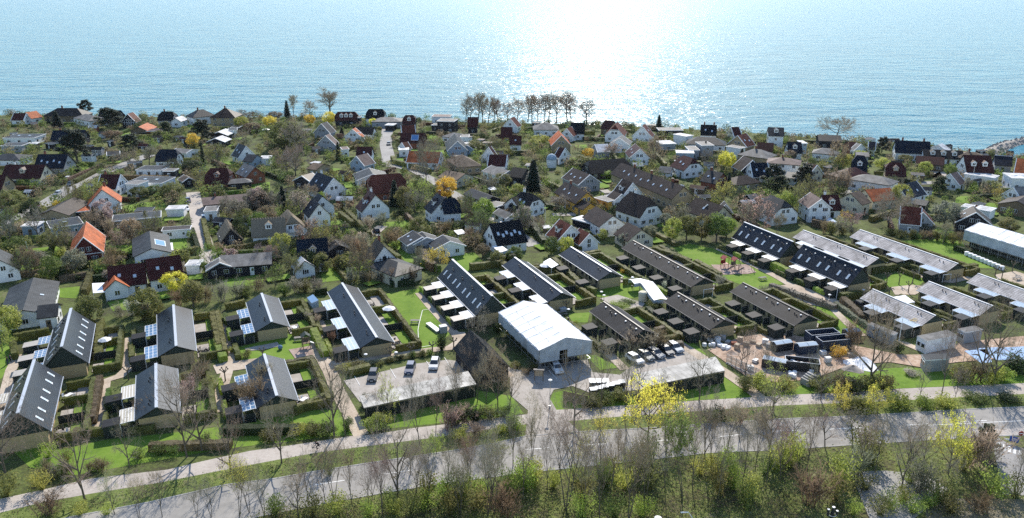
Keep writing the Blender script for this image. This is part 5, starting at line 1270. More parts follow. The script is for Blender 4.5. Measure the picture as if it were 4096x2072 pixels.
# pallets of building material and a barrier of mesh panels
rg = random.Random(17)
for i, (x, y) in enumerate(((2868, 1368), (2890, 1362), (2912, 1374), (2935, 1380), (2960, 1368), (2985, 1384), (3010, 1372), (3035, 1388), (3060, 1376), (3075, 1392), (2948, 1398), (2880, 1386), (3290, 1420), (3370, 1410), (3400, 1425), (3020, 1450), (3000, 1482), (3310, 1450))):
    b = P(x, y); o = empty('pallet_load', (b.x, b.y, 0), rg.uniform(-.5, .9)); mb = MB()
    for k in range(3): mb.box((0, -.4 + .4 * k, .07), (1.2, .1, .14))
    mb.box((0, 0, .16), (1.2, .9, .04)); mb.obj('pallet', ['wood_pale'], o); h_ = rg.uniform(.4, 1.1); mb = MB()
    for k in range(3): mb.box((rg.uniform(-.04, .04), rg.uniform(-.04, .04), .18 + h_ * (k + .5) / 3), (1.14, .86, h_ / 3 - .02))
    mb.obj('load', [rg.choice(('plastic_white', 'kerb_stone', 'wood_pale', 'sheet_white', 'wall_r', 'wood_grey'))], o)
    later(o, 'pallet stacked with building material', 'pallet', 'pallets in the work yard')
fa, fb = P(2905, 1452), P(3062, 1528)
for i in range(8):
    p, q = fa.lerp(fb, i / 8), fa.lerp(fb, (i + .94) / 8); d = q - p; o = empty('site_barrier', (p.x, p.y, 0), atan2(d.y, d.x)); ln = d.length; mb = MB()
    for z in (.2, 1.1, 1.9): mb.tube((0, 0, z), (ln, 0, z), .03, .03, 4)
    for k in range(13): mb.tube((ln * k / 12, 0, .1), (ln * k / 12, 0, 1.95), .02 if k % 12 else .04, .02 if k % 12 else .04, 4)
    mb.obj('mesh_panel', ['steel'], o)
    for e in (.3, ln - .3): mb = MB(); mb.box((e, 0, .08), (.25, .7, .16)); mb.obj('foot_block', ['kerb_stone'], o)
    tag(o, f"grey mesh site barrier panel, {('first', 'second', 'third', 'fourth', 'fifth', 'sixth', 'seventh', 'eighth')[i]} from left along the yard path", 'barrier', 'mesh barrier panels of the work yard')
# L-shaped covered walkway of white sheeting
b = P(2590, 1160); o = empty('covered_walkway', (0, 0, 0)); path = [P(x, y, 2.4) for x, y in ((2525, 1126), (2560, 1122), (2588, 1130), (2605, 1150), (2625, 1178), (2643, 1200))]
hw_ = 1.5; mb = MB(); mbs = MB(); st = MB(); lr = strip(path, 3.2, True); n_ = len(path)
for i in range(n_ - 1):
    a, bq, c, d = lr[i], lr[i + 1], lr[2 * n_ - 2 - i], lr[2 * n_ - 1 - i]; m1, m2 = (a + d) / 2 + Vector((0, 0, .35)), (bq + c) / 2 + Vector((0, 0, .35))
    mb.poly([a, bq, m2, m1]); mb.poly([m1, m2, c, d]); dn = Vector((0, 0, .9)); mbs.poly([a, bq, bq - dn, a - dn]); mbs.poly([d, c, c - dn, d - dn])
    for p in (a, d): st.tube((p.x, p.y, 0), p, .05, .05, 5)
e0 = lr[n_ - 1]; e1 = lr[n_]; mbs.poly([e0, e1, e1 - Vector((0, 0, .9)), e0 - Vector((0, 0, .9))])
mb.obj('roof_sheet', ['tarp_white'], o); mbs.obj('side_sheet', ['tarp_grey'], o); st.obj('posts', ['steel'], o)
tag(o, 'white sheeted covered walkway bending between two row houses', 'walkway'); LANDMARKS.append((b.x, b.y, 'the white covered walkway'))
b = P(2570, 1203); mb = MB(); mb.lathe([(1.0, 0), (1.0, 2.0), (1.05, 2.05), (.8, 2.3), (0, 2.4)], n=14); tag(mb.obj('silo_tank', ['wall_c'], None, (b.x, b.y, 0), 0, True), 'cream round tank standing beside the planting island', 'tank')
# ---------------------------------------------------------------- cars
def car_meshes():
    mb = MB(); sp_ = [(-2.1, .35), (2.1, .35), (2.12, .62), (1.95, .82), (1.05, .98), (-1.95, 1.0), (-2.12, .8), (-2.15, .5)]
    def ext(prof, w0, w1, zs, m):
        a = [(x, -w0 if z < zs else -w1, z) for x, z in prof]; b = [(x, w0 if z < zs else w1, z) for x, z in prof]; mb.poly(a, m); mb.poly(b[::-1], m)
        for i in range(len(prof)): j = (i + 1) % len(prof); mb.poly([a[i], b[i], b[j], a[j]], m)
    ext(sp_, .87, .80, .9, 0); ext([(1.0, .97), (-1.9, .97), (-1.55, 1.46), (.15, 1.48)], .80, .62, 1.2, 0); body = mb.mesh('body', ['paint'])
    mb = MB()
    for q in ([(1.0, -.70, 1.0), (1.0, .70, 1.0), (.25, .58, 1.43), (.25, -.58, 1.43)], [(-1.91, .66, 1.02), (-1.91, -.66, 1.02), (-1.6, -.54, 1.42), (-1.6, .54, 1.42)]):
        n = (Vector(q[1]) - Vector(q[0])).cross(Vector(q[2]) - Vector(q[1])).normalized() * .025; mb.poly([Vector(p) + n for p in q])
    for s in (-1, 1):
        for x0, x1 in ((.85, -.3), (-.4, -1.6)): mb.poly([(x0, s * .815, 1.02), (x1, s * .815, 1.02), (min(x1, -.3) * .93 if x1 < -.5 else x1, s * .655, 1.41), (min(x0, .2), s * .655, 1.41)][::-s])
    glass = mb.mesh('windows', ['glass_dark']); mb = MB()
    mb.lathe([(.0, -.1), (.2, -.1), (.32, -.1), (.32, .1), (.2, .1), (0, .1)], n=12); wheel = mb.mesh('wheel', ['rubber']); mb = MB(); mb.lathe([(0, -.115), (.19, -.115), (.19, -.09)], n=10); mb.lathe([(.19, .09), (.19, .115), (0, .115)], n=10); rim = mb.mesh('rim', ['steel'])
    mb = MB(); mb.box((0, 0, 0), (.08, .34, .14)); lamp = mb.mesh('headlight', ['plastic_white']); mb = MB(); mb.box((0, 0, 0), (.06, .3, .16)); tail = mb.mesh('tail_light', ['red_paint'])
    mb = MB(); mb.box((0, 0, 0), (.05, .5, .11)); plate = mb.mesh('number_plate', ['plastic_white'])
    return body, glass, wheel, rim, lamp, tail, plate
CM = car_meshes()
def car(x, y, heading, col, label, s=1.0):
    """heading: photo point the bonnet points to"""
    b = P(x, y); h_ = P(*heading) - b; rz = atan2(h_.y, h_.x); o = empty('parked_car', (b.x, b.y, .01), rz)
    link('body', CM[0], o, col=col); link('windows', CM[1], o)
    for X in (-1.32, 1.3):
        for Y in (-.78, .78):
            w_ = link('wheel', CM[2], o, (X, Y, .32)); w_.rotation_euler = (pi / 2, 0, 0); link('rim', CM[3], w_)
    for Y in (-.6, .6): link('headlight', CM[4], o, (2.06, Y, .66)); link('tail_light', CM[5], o, (-2.12, Y, .78))
    link('number_plate', CM[6], o, (2.12, 0, .45)); o.scale = (s, s, s); FOOT.append((b.x, b.y, rz, 2.2, 1)); tag(o, label, 'car', 'parked cars'); return o
DK, WH, SI, BL = (.02, .022, .026), (.75, .76, .77), (.45, .47, .49), (.03, .05, .11)
car(1493, 1512, (1483, 1545), DK, 'black car, leftmost in the left parking bays'); car(1641, 1484, (1631, 1515), BL, 'dark blue car, middle one in the left parking bays'); car(1738, 1466, (1728, 1500), SI, 'silver car, rightmost in the left parking bays')
car(2226, 1482, (2245, 1510), WH, 'white hatchback parked in front of the scaffold tent'); car(2539, 1446, (2570, 1466), WH, 'white saloon, leftmost of five parked below the dark row house'); car(2581, 1433, (2610, 1452), (.08, .10, .10), 'dark grey car, second of five parked below the dark row house')
car(2622, 1424, (2655, 1444), (.20, .21, .22), 'grey car, third of five parked below the dark row house'); car(2663, 1412, (2690, 1432), DK, 'black car, fourth of five parked below the dark row house'); car(2699, 1400, (2725, 1418), (.30, .35, .40), 'silver-blue car, rightmost of five parked below the dark row house')
car(231, 781, (200, 800), (.35, .37, .40), 'grey car parked on the left street'); car(270, 722, (250, 735), WH, 'white van-like car on the left street beyond the grey one'); car(282, 742, (262, 756), DK, 'black car on the left street behind the grey one')
car(753, 808, (757, 830), (.06, .02, .05), 'dark purple car on the pale lane'); car(746, 842, (752, 862), WH, 'white car on the left side of the pale lane'); car(818, 880, (824, 900), WH, 'white car on the right side of the pale lane beside the hedge')
car(914, 978, (940, 976), BL, 'dark blue car under the thatched barn'); car(1506, 928, (1495, 905), DK, 'black car in front of the big white stepped-roof house'); car(1555, 580, (1556, 590), DK, 'black car on the central road'); car(1566, 520, (1575, 528), DK, 'black car at the end of the central road')
car(3446, 1232, (3470, 1245), DK, 'black car in the yard behind the pale-tiled row house'); car(3475, 757, (3500, 752), (.3, .33, .36), 'grey car on the right street behind the faded orange roof'); car(3235, 762, (3215, 768), BL, 'blue car between the dark pines and the white gable')
car(2005, 905, (1985, 900), WH, 'white car beside the small white garage')
# ---------------------------------------------------------------- street furniture
def lamp_post(x, y, topy, label, m='steel'):
    b = P(x, y); H = height_at(b.y, topy); o = empty('lamp_post', (b.x, b.y, 0)); mb = MB(); mb.tube((0, 0, 0), (0, 0, H - .15), .07, .05, 6); mb.box((0, 0, .25), (.28, .28, .5)); mb.obj('post', [m], o)
    mb = MB(); mb.lathe([(.05, -.25), (.34, -.1), (.36, -.02), (.2, .06), (0, .08)], (0, 0, H), 10); mb.obj('lamp_head', ['plastic_white'], o); tag(o, label, 'lamp post', 'lamp posts of the estate'); return o
lamp_post(2199, 1632, 1519, 'tall lamp post at the corner of the entrance drive'); lamp_post(1585, 1434, 1408, 'short lamp post in front of the long solar row house'); lamp_post(3450, 1186, 1158, 'short lamp post beside the navy plaza row house'); lamp_post(3315, 1206, 1178, 'short lamp post in the gravel plaza')
lamp_post(1465, 1452, 1416, 'lamp post left of the long solar row house end'); lamp_post(2415, 1215, 1180, 'lamp post behind the dark row house right of the tent'); lamp_post(2404, 1218, 1166, 'dark lamp post beside the brown soil patch', 'dark_metal'); lamp_post(2273, 1278, 1236, 'dark lamp post right of the scaffold tent', 'dark_metal')
lamp_post(2588, 1366, 1348, 'lamp post in the bare bushes behind the parked cars'); lamp_post(2528, 1150, 1108, 'dark lamp post beside the covered walkway', 'dark_metal')
def flagpole(x, y, topx, topy, label):
    b = P(x, y); H = height_at(b.y, topy); o = empty('flagpole', (b.x, b.y, 0)); mb = MB(); mb.tube((0, 0, 0), (0, 0, H), .09, .04, 8); mb.obj('pole', ['plastic_white'], o); mb = MB(); mb.lathe([(.0, -.1), (.1, 0), (0, .1)], (0, 0, H), 8); mb.obj('finial', ['yellow_paint'], o); tag(o, label, 'flagpole'); LANDMARKS.append((b.x, b.y, 'the ' + label))
flagpole(3591, 1392, 3634, 1178, 'tall white flagpole beside the portable office'); flagpole(3885, 742, 3898, 660, 'white flagpole in front of the huge dark red house'); flagpole(2180, 910, 2183, 822, 'white flagpole right of the big bare garden tree'); flagpole(112, 1011, 104, 962, 'white flagpole on the lawn beside the red timber house')
flagpole(3345, 1196, 3350, 1145, 'white pole in the gravel plaza'); flagpole(2582, 588, 2583, 535, 'white flagpole between the white-gabled shore houses'); flagpole(258, 690, 243, 615, 'white flagpole in front of the large navy house'); flagpole(2776, 800, 2779, 750, 'white flagpole behind the long brick terrace'); flagpole(3230, 650, 3232, 600, 'white flagpole above the twin dark pines')
def picnic(x, y, label, rz=0, m='wood_grey'):
    b = P(x, y); o = empty('picnic_table', (b.x, b.y, 0), rz); mb = MB()
    for k in range(4): mb.box((0, -.33 + .22 * k, .74), (1.9, .2, .05))
    mb.obj('table_top', [m], o)
    for s in (-1, 1): mb = MB(); mb.box((0, s * .75, .44), (1.9, .26, .05)); mb.obj('bench_seat', [m], o)
    for e in (-.7, .7):
        mb = MB(); mb.tube((e, -.75, 0), (e, -.2, .72), .05, .05, 4); mb.tube((e, .75, 0), (e, .2, .72), .05, .05, 4); mb.box((e, 0, .4), (.06, 1.6, .08)); mb.obj('leg', [m], o)
    tag(o, label, 'picnic table', 'picnic tables'); return o
picnic(1660, 1293, 'pale picnic table on the lawn pitch'); picnic(3050, 1120, 'pale picnic table on the playground lawn', .3); picnic(1196, 1362, 'picnic table on the left play lawn', .2); picnic(4068, 1120, 'picnic table on the plaza at the right edge', .4); picnic(2250, 1258, 'dark picnic table beside the scaffold tent', .4)
def play_tower(x, y, label, m, roofm):
    b = P(x, y); o = empty('play_tower', (b.x, b.y, 0), .4); mb = MB()
    for a in (-.7, .7):
        for c in (-.7, .7): mb.tube((a, c, 0), (a, c, 3), .07, .07, 5)
    mb.obj('posts', [m], o); mb = MB(); mb.box((0, 0, 1.3), (1.5, 1.5, .1)); mb.box((0, .72, 1.7), (1.5, .06, .7)); mb.obj('platform', [m], o)
    mb = MB()
    for s in (-1, 1): mb.slab([(s * .95, -.9, 2.7), (s * .95, .9, 2.7), (0, .9, 3.4), (0, -.9, 3.4)], .06)
    mb.obj('roof', [roofm], o); mb = MB(); mb.slab([(.75, -.3, 1.35), (.75, .3, 1.35), (3.0, .3, .15), (3.0, -.3, .15)], .06); mb.obj('slide', ['steel'], o)
    mb = MB()
    for k in range(5): mb.tube((-.8 - .1 * (4 - k), -.4, .25 * (k + 1)), (-.8 - .1 * (4 - k), .4, .25 * (k + 1)), .03, .03, 4)
    mb.obj('ladder', [m], o); tag(o, label, 'play tower'); LANDMARKS.append((b.x, b.y, 'the ' + label))
play_tower(2897, 1072, 'red climbing tower, left of two on the playground', 'red_paint', 'red_paint'); play_tower(2938, 1078, 'red climbing tower, right of two on the playground', 'wood', 'red_paint'); play_tower(1226, 1392, 'wooden play tower with dark roof on the left play area', 'wood', 'board_dark')
b = P(2985, 1085); o = empty('swing', (b.x, b.y, 0), .2); mb = MB()
for e in (-1.8, 1.8):
    for c in (-.9, .9): mb.tube((e, c, 0), (e, 0, 2.4), .06, .06, 5)
mb.tube((-1.9, 0, 2.4), (1.9, 0, 2.4), .06, .06, 5); mb.obj('frame', ['wood'], o)
for e in (-.7, .7): mb = MB(); mb.box((e, 0, .5), (.5, .2, .05)); mb.tube((e - .22, 0, .5), (e - .22, 0, 2.4), .012, .012, 3); mb.tube((e + .22, 0, .5), (e + .22, 0, 2.4), .012, .012, 3); mb.obj('seat', ['rubber'], o)
tag(o, 'two-seat swing at the right side of the playground', 'swing')
b = P(1122, 1398); mb = MB(); mb.lathe([(.5 * sin(t), .5 - .5 * cos(t)) for t in [k * pi / 8 for k in range(9)]], n=12); tag(mb.obj('ball', ['glass_sky'], None, (b.x, b.y, 0), 0, True), 'blue-grey play ball on the left play lawn', 'ball')
def goal(x, y, label):
    b = P(x, y); o = empty('football_goal', (b.x, b.y, 0), .3); mb = MB(); mb.tube((-1.2, 0, 0), (-1.2, 0, 2), .06, .06, 6); mb.tube((1.2, 0, 0), (1.2, 0, 2), .06, .06, 6); mb.tube((-1.25, 0, 2), (1.25, 0, 2), .06, .06, 6); mb.obj('frame', ['plastic_white'], o); mb = MB()
    for k in range(7): mb.tube((-1.2 + .4 * k, 0, 2), (-1.2 + .4 * k, .9, 0), .012, .012, 3)
    mb.obj('net', ['wood_grey'], o); tag(o, label, 'goal')
goal(2831, 1188, 'white football goal beside the dark row house'); goal(3784, 1128, 'small football goal between the pale-roofed rows')
# notice board, screens, bins
b = P(2155, 1524); o = empty('notice_board', (b.x, b.y, 0), radians(-6)); 
for e in (-.8, .8): mb = MB(); mb.box((e, 0, 1.15), (.14, .14, 2.3)); mb.obj('post', ['wood'], o)
mb = MB(); mb.box((0, 0, 1.55), (1.5, .06, 1.1)); mb.obj('board', ['wood_pale'], o); mb = MB(); mb.box((0, 0, 2.36), (2.0, .6, .1)); mb.obj('roof', ['wood_grey'], o); tag(o, 'roofed wooden notice board at the entrance drive', 'notice board'); LANDMARKS.append((b.x, b.y, 'the notice board'))
a, bq = P(2252, 1602), P(2352, 1622); d = bq - a; o = empty('timber_screen', (a.x, a.y, 0), atan2(d.y, d.x)); n = 26
for i in range(n):
    mb = MB() if i == 0 else mb
    if i == 0: mb.box((0, 0, .95), (d.length / n - .03, .06, 1.9)); SL = mb.mesh('board', ['wood'])
    link('board', SL, o, (d.length * (i + .5) / n, 0, 0))
mb = MB(); mb.box((d.length / 2, .06, .5), (d.length, .06, .1)); mb.box((d.length / 2, .06, 1.5), (d.length, .06, .1)); mb.obj('rail', ['wood_grey'], o); tag(o, 'brown upright-board timber screen on the entrance lawn', 'screen')
for i in range(6):
    x, y = 2372 + i * 23, 1580 - i * 6; b = P(x, y); o = empty('waste_bin', (b.x, b.y, 0), .2); mb = MB(); mb.prism([(-.55, -.45), (.55, -.45), (.6, .5), (-.6, .5)], .12, 1.2); mb.obj('body', ['dark_metal'], o); mb = MB(); mb.slab([(-.62, -.5, 1.22), (.62, -.5, 1.22), (.62, .54, 1.36), (-.62, .54, 1.36)], .08); mb.obj('lid', ['trim_zinc'], o)
    mb = MB()
    for e in (-.45, .45):
        for c in (-.35, .35): mb.tube((e, c - .03, .07), (e, c + .03, .07), .07, .07, 8, 0, True)
    mb.obj('wheels', ['rubber'], o); tag(o, f"dark wheeled waste bin, {('first', 'second', 'third', 'fourth', 'fifth', 'sixth')[i]} from left in the bin row", 'bin', 'row of waste bins')
b = P(2395, 1548); mb = MB(); mb.box((0, 0, .6), (3.4, 1.2, 1.2)); mb.slab([(-1.8, -.7, 1.3), (1.8, -.7, 1.3), (1.8, .7, 1.45), (-1.8, .7, 1.45)], .1, 1); tag(mb.obj('bin_shelter', ['wood_grey', 'sheet_white'], None, (b.x, b.y, 0), .05), 'low white-roofed bin shelter behind the bin row', 'shelter')
b = P(1734, 1316); o = empty('aluminium_stack', (b.x, b.y, 0), radians(-58)); mb = MB()
for i in range(8): mb.box((0, -.5 + .14 * i, .3 + .05 * (i % 2)), (5.2, .1, .5))
mb.obj('sections', ['steel'], o); tag(o, 'stack of long aluminium sections on the lawn pitch', 'stack')
b = P(1773, 1330); mb = MB(); mb.box((0, 0, .75), (1.5, 1.2, 1.5)); mb.box((0, 0, 1.56), (1.6, 1.3, .1), 1); tag(mb.obj('storage_box', ['wall_g', 'trim_zinc'], None, (b.x, b.y, 0), .4), 'grey storage box behind the dark clipped evergreen', 'box')
# parasols, white terrace roofs, garden furniture
def parasol(x, y, label, r0=1.5, m='plastic_white'):
    b = P(x, y); o = empty('parasol', (b.x, b.y, 0)); mb = MB(); mb.tube((0, 0, 0), (0, 0, 2.5), .04, .04, 6); mb.box((0, 0, .06), (.6, .6, .12)); mb.obj('pole', ['wood_grey'], o); mb = MB(); mb.lathe([(r0, 2.05), (r0 * .5, 2.42), (0, 2.62)], n=8); mb.obj('canopy', [m], o); tag(o, label, 'parasol'); return o
parasol(941, 1082, 'white parasol in front of the long black bungalow', 2.0); parasol(2182, 1092, 'white parasol behind the slate row house', 1.6); parasol(1065, 535, 'white parasol in the grove of brown trees', 2); parasol(425, 1396, 'white round parasol behind the left skylight row house', 1.3); parasol(1557, 1268, 'white parasol in the garden right of the solar row house', 1.5)
def gazebo(pts, label, z=2.5, m='tarp_white'):
    o, q, c = quad_building('gazebo', pts, z, None, m, label, 'gazebo', edge='tarp_white', th=.08); mb = MB()
    for p in q: mb.tube((p.x * .94, p.y * .94, 0), (p.x * .94, p.y * .94, z - .08), .05, .05, 5)
    mb.obj('posts', ['plastic_white'], o)
gazebo([(368, 1133), (420, 1130), (422, 1168), (372, 1172)], 'white and blue party tent beside the white outbuilding'); gazebo([(1968, 984), (2002, 979), (2032, 1000), (1998, 1010)], 'white sun sail in front of the large black-roofed house'); gazebo([(2172, 1048), (2200, 1032), (2234, 1058), (2206, 1072)], 'pale canopy in the garden behind the slate row house')
gazebo([(1815, 922), (1848, 917), (1865, 932), (1832, 938)], 'white canopy behind the grey bungalow cluster'); gazebo([(3570, 1188), (3620, 1180), (3660, 1208), (3610, 1214)], 'dazzling white canopy behind the pale-tiled row house'); gazebo([(1947, 750), (1975, 746), (1988, 757), (1958, 760)], 'white canopy behind the long grey barn'); gazebo([(664, 972), (690, 970), (694, 1000), (668, 1002)], 'white canopy right of the solar panel bungalow')
o, q, c = quad_building('greenhouse', [(1228, 1190), (1252, 1177), (1274, 1200), (1246, 1212)], 2.2, 'glass_roof', 'glass_sky', 'small glass greenhouse beside the long solar row house', 'greenhouse', .05)
o, q, c = quad_building('greenhouse', [(3304, 880), (3322, 870), (3348, 886), (3330, 894)], 2.2, 'glass_roof', 'glass_roof', 'small glass greenhouse below the white dark-red-roofed house', 'greenhouse', .05)
def set_table(M, x, y, desc):
    p = M(x, y); o = empty('garden_set', (p.x, p.y, 0), R.uniform(0, 3)); mb = MB(); mb.box((0, 0, .72), (1.4, .8, .05))
    for e in (-.6, .6): mb.box((e, 0, .35), (.06, .6, .7))
    mb.obj('table_top', [R.choice(('wood_grey', 'plastic_white', 'wood_pale'))], o)
    for a in (-.4, .4):
        for s in (-1, 1): mb = MB(); mb.box((a, s * .75, .44), (.45, .45, .05)); mb.box((a, s * .97, .7), (.45, .05, .5)); mb.box((a - .18, s * .75, .2), (.05, .4, .42)); mb.box((a + .18, s * .75, .2), (.05, .4, .42)); mb.obj('chair', [R.choice(('wood_grey', 'plastic_white', 'trim_black'))], o)
    later(o, desc, 'garden table', 'garden tables behind the row houses')
for i, (M, ang, xm, U, hint) in enumerate(GARDENS):
    if i % 2 == 0: set_table(M, xm - U * .1, -4.8, 'garden table with chairs')
# road signs at the lower right, mast head and lamps at the lower edge
b = P(4076, 1768); H = height_at(b.y, 1733); o = empty('no_entry_sign', (b.x, b.y, 0)); mb = MB(); mb.tube((0, 0, 0), (0, 0, H + .2), .04, .04, 6); mb.obj('post', ['steel'], o); mb = MB(); mb.tube((0, -.06, H), (0, -.02, H), .42, .42, 18, 0, True); d = mb.obj('disc', ['red_paint'], o); mb = MB(); mb.box((0, -.075, H), (.6, .02, .13)); mb.obj('bar', ['plastic_white'], d); tag(o, 'round red no-entry sign with white bar at the right edge', 'road sign')
b = P(4052, 1778); H = height_at(b.y, 1757); o = empty('direction_sign', (b.x, b.y, 0), radians(-24)); mb = MB(); mb.tube((-.4, 0, 0), (-.4, 0, H + .3), .04, .04, 6); mb.tube((.4, 0, 0), (.4, 0, H + .3), .04, .04, 6); mb.obj('post', ['steel'], o); mb = MB(); mb.box((0, -.06, H), (1.3, .05, 1.0)); d = mb.obj('panel', ['blue_paint'], o); mb = MB(); mb.box((0, -.09, H + .1), (.5, .02, .1)); mb.box((0, -.09, H - .15), (.7, .02, .08)); mb.obj('symbol', ['plastic_white'], d); mb = MB(); mb.box((-1.05, -.05, H - .2), (.75, .05, .25)); mb.obj('arrow_panel', ['plastic_white'], o); tag(o, 'dark blue direction sign with white arrow plate at the right edge', 'road sign')
b = P(3322, 2105); o = empty('antenna_mast', (b.x, b.y, 0)); z = height_at(b.y, 2050); mb = MB(); mb.tube((0, 0, 0), (0, 0, z), .25, .22, 8); mb.obj('mast', ['dark_metal'], o)
for dx, dz, r0, ln in ((-.6, 0, .16, 1.0), (.05, .25, .2, 1.2), (.6, -.1, .16, .7)):
    mb = MB(); mb.tube((dx, 0, z - ln * .5), (dx, 0, z + ln * .5 + dz), r0, r0, 10, 0, True); a = mb.obj('antenna', ['dark_metal'], o); mb = MB(); mb.tube((dx, 0, z + ln * .5 + dz), (dx, 0, z + ln * .5 + dz + .05), r0 + .01, r0 + .01, 10, 0, True); mb.obj('cap', ['plastic_white'], a)
mb = MB()
for k in range(16):
    t0, t1 = k * pi / 8, (k + 1) * pi / 8; mb.tube((.5 * cos(t0), .5 * sin(t0), z - .3), (.5 * cos(t1), .5 * sin(t1), z - .3), .03, .03, 4)
mb.obj('ring', ['plastic_white'], o); tag(o, 'black antenna mast head with white caps at the bottom edge', 'antenna')
def arm_lamp(x, y, H, label):
    b = P(x, y); o = empty('street_lamp', (b.x, b.y, 0)); mb = MB(); mb.tube((0, 0, 0), (0, 0, H - .8), .1, .07, 6); mb.tube((0, 0, H - .8), (-.5, 0, H), .06, .05, 6); mb.obj('post', ['plastic_white'], o); mb = MB(); mb.tube((-.5, 0, H), (-1.5, .1, H - .1), .07, .09, 6, 0, True); mb.obj('lamp_head', ['plastic_white'], o); tag(o, label, 'street lamp')
arm_lamp(2757, 2200, height_at(P(2757, 2200).y, 2049), 'white bent-arm street lamp at the bottom edge'); 
b = P(2624, 2190); z = height_at(b.y, 2069); o = empty('street_lamp', (b.x, b.y, 0)); mb = MB(); mb.tube((0, 0, 0), (0, 0, z - .3), .08, .06, 6); mb.obj('post', ['dark_metal'], o); mb = MB(); mb.lathe([(.1, -.3), (.5, -.1), (.3, .02), (0, .08)], (0, 0, z), 12); mb.obj('lamp_head', ['plastic_white'], o); tag(o, 'round-headed lamp just showing at the bottom edge', 'street lamp')
# ---------------------------------------------------------------- people
def skinned(name, verts, edges, radii, m, parent, sub=2):
    me = bpy.data.meshes.new(name); import bmesh; bm = bmesh.new(); sk = bm.verts.layers.skin.verify(); vv = []
    for i, (p, r) in enumerate(zip(verts, radii)):
        v = bm.verts.new(p); v[sk].radius = (r, r); v[sk].use_root = i == 0; vv.append(v)
    for a, b in edges: bm.edges.new((vv[a], vv[b]))
    bm.to_mesh(me); bm.free(); me.materials.append(MATS[m]); o = link(name, me, parent); s = o.modifiers.new('skin', 'SKIN'); s.use_smooth_shade = True
    q = o.modifiers.new('sub', 'SUBSURF'); q.levels = sub; q.render_levels = sub; return o
def person(loc, rz, J, label, top='cloth_dark', legs='cloth_blue'):
    """J: joints of the pose; one continuous body, clothes as children"""
    o = empty('person', loc, rz); V = []; E_ = []; Rr = []
    def add(p, r, par=None):
        V.append(p); Rr.append(r); 
        if par is not None: E_.append((par, len(V) - 1))
        return len(V) - 1
    pel = add(J['pelvis'], .13); ch = add(J['chest'], .15, pel); nk = add(J['neck'], .055, ch); hd = add(J['head'], .095, nk); add(J['crown'], .075, hd)
    for s in 'lr':
        sh = add(J['sh' + s], .07, ch); el = add(J['el' + s], .048, sh); wr = add(J['wr' + s], .034, el); d = (Vector(J['wr' + s]) - Vector(J['el' + s])).normalized(); pm = add(tuple(Vector(J['wr' + s]) + d * .07), .035, wr)
        for k in range(5):
            q = Vector(J['wr' + s]) + d * (.07 if k else .03) + Vector((0, (k - 2) * .016, 0)); b_ = q + d * (.035 if k else .02) + Vector((0, 0, -.02)); i1 = add(tuple(b_), .009, pm); add(tuple(b_ + d * (.03, .04, .045, .04, .03)[k] * .7 + Vector((0, 0, -.025))), .008, i1)
        hp = add(J['hip' + s], .10, pel); kn = add(J['kn' + s], .065, hp); an = add(J['an' + s], .045, kn); add(J['toe' + s], .04, an)
    body = skinned('body', V, E_, Rr, 'skin', o, 1)
    jt = [J['pelvis'], J['chest'], tuple(Vector(J['chest']).lerp(Vector(J['neck']), .7)), J['shl'], J['ell'], J['wrl'], J['shr'], J['elr'], J['wrr']]
    skinned('jacket', jt, [(0, 1), (1, 2), (1, 3), (3, 4), (4, 5), (1, 6), (6, 7), (7, 8)], [.16, .19, .09, .09, .065, .05, .09, .065, .05], top, o, 1)
    skinned('trousers', [J['pelvis'], J['hipl'], J['knl'], J['anl'], J['hipr'], J['knr'], J['anr']], [(0, 1), (1, 2), (2, 3), (0, 4), (4, 5), (5, 6)], [.155, .12, .085, .06, .12, .085, .06], legs, o, 1)
    mb = MB(); h = Vector(J['head']); mb.lathe([(.115, .02), (.118, .09), (.09, .16), (.0, .19)], (h.x - .01, h.y, h.z), 10); mb.obj('hair', ['hair'], o, smooth=True)
    mb = MB()
    for s in (-1, 1): mb.box((h.x + .095, h.y + s * .035, h.z + .02), (.015, .02, .012))
    mb.box((h.x + .105, h.y, h.z - .01), (.03, .02, .04)); mb.box((h.x + .095, h.y, h.z - .05), (.012, .05, .012)); mb.obj('face', ['hair'], o)
    for s in 'lr': mb = MB(); a, t = Vector(J['an' + s]), Vector(J['toe' + s]); mb.tube(a + Vector((-.06, 0, -.03)), t, .06, .045, 6, 0, True); mb.obj('shoe', ['cloth_dark'], o)
    tag(o, label, 'person'); return o
ST = dict(pelvis=(0, 0, .95), chest=(.02, 0, 1.3), neck=(.02, 0, 1.5), head=(.05, 0, 1.6), crown=(.04, 0, 1.72), shl=(.02, .19, 1.42), ell=(.0, .26, 1.15), wrl=(.12, .24, .92), shr=(.02, -.19, 1.42), elr=(.0, -.26, 1.15), wrr=(.14, -.22, .95),
          hipl=(0, .1, .9), knl=(.04, .11, .5), anl=(0, .12, .09), toel=(.16, .13, .04), hipr=(0, -.1, .9), knr=(.06, -.11, .5), anr=(.02, -.12, .09), toer=(.18, -.13, .04))
b = P(33, 1458); person((b.x, b.y, .02), radians(200), ST, 'person in dark clothes standing on the left lawn, left of two'); b = P(44, 1449); person((b.x, b.y, .02), radians(20), ST, 'person in dark clothes standing on the left lawn, right of two', 'cloth_blue', 'cloth_dark')
b = P(1271, 1802); hd_ = P(1200, 1818) - b; RZ = atan2(hd_.y, hd_.x)
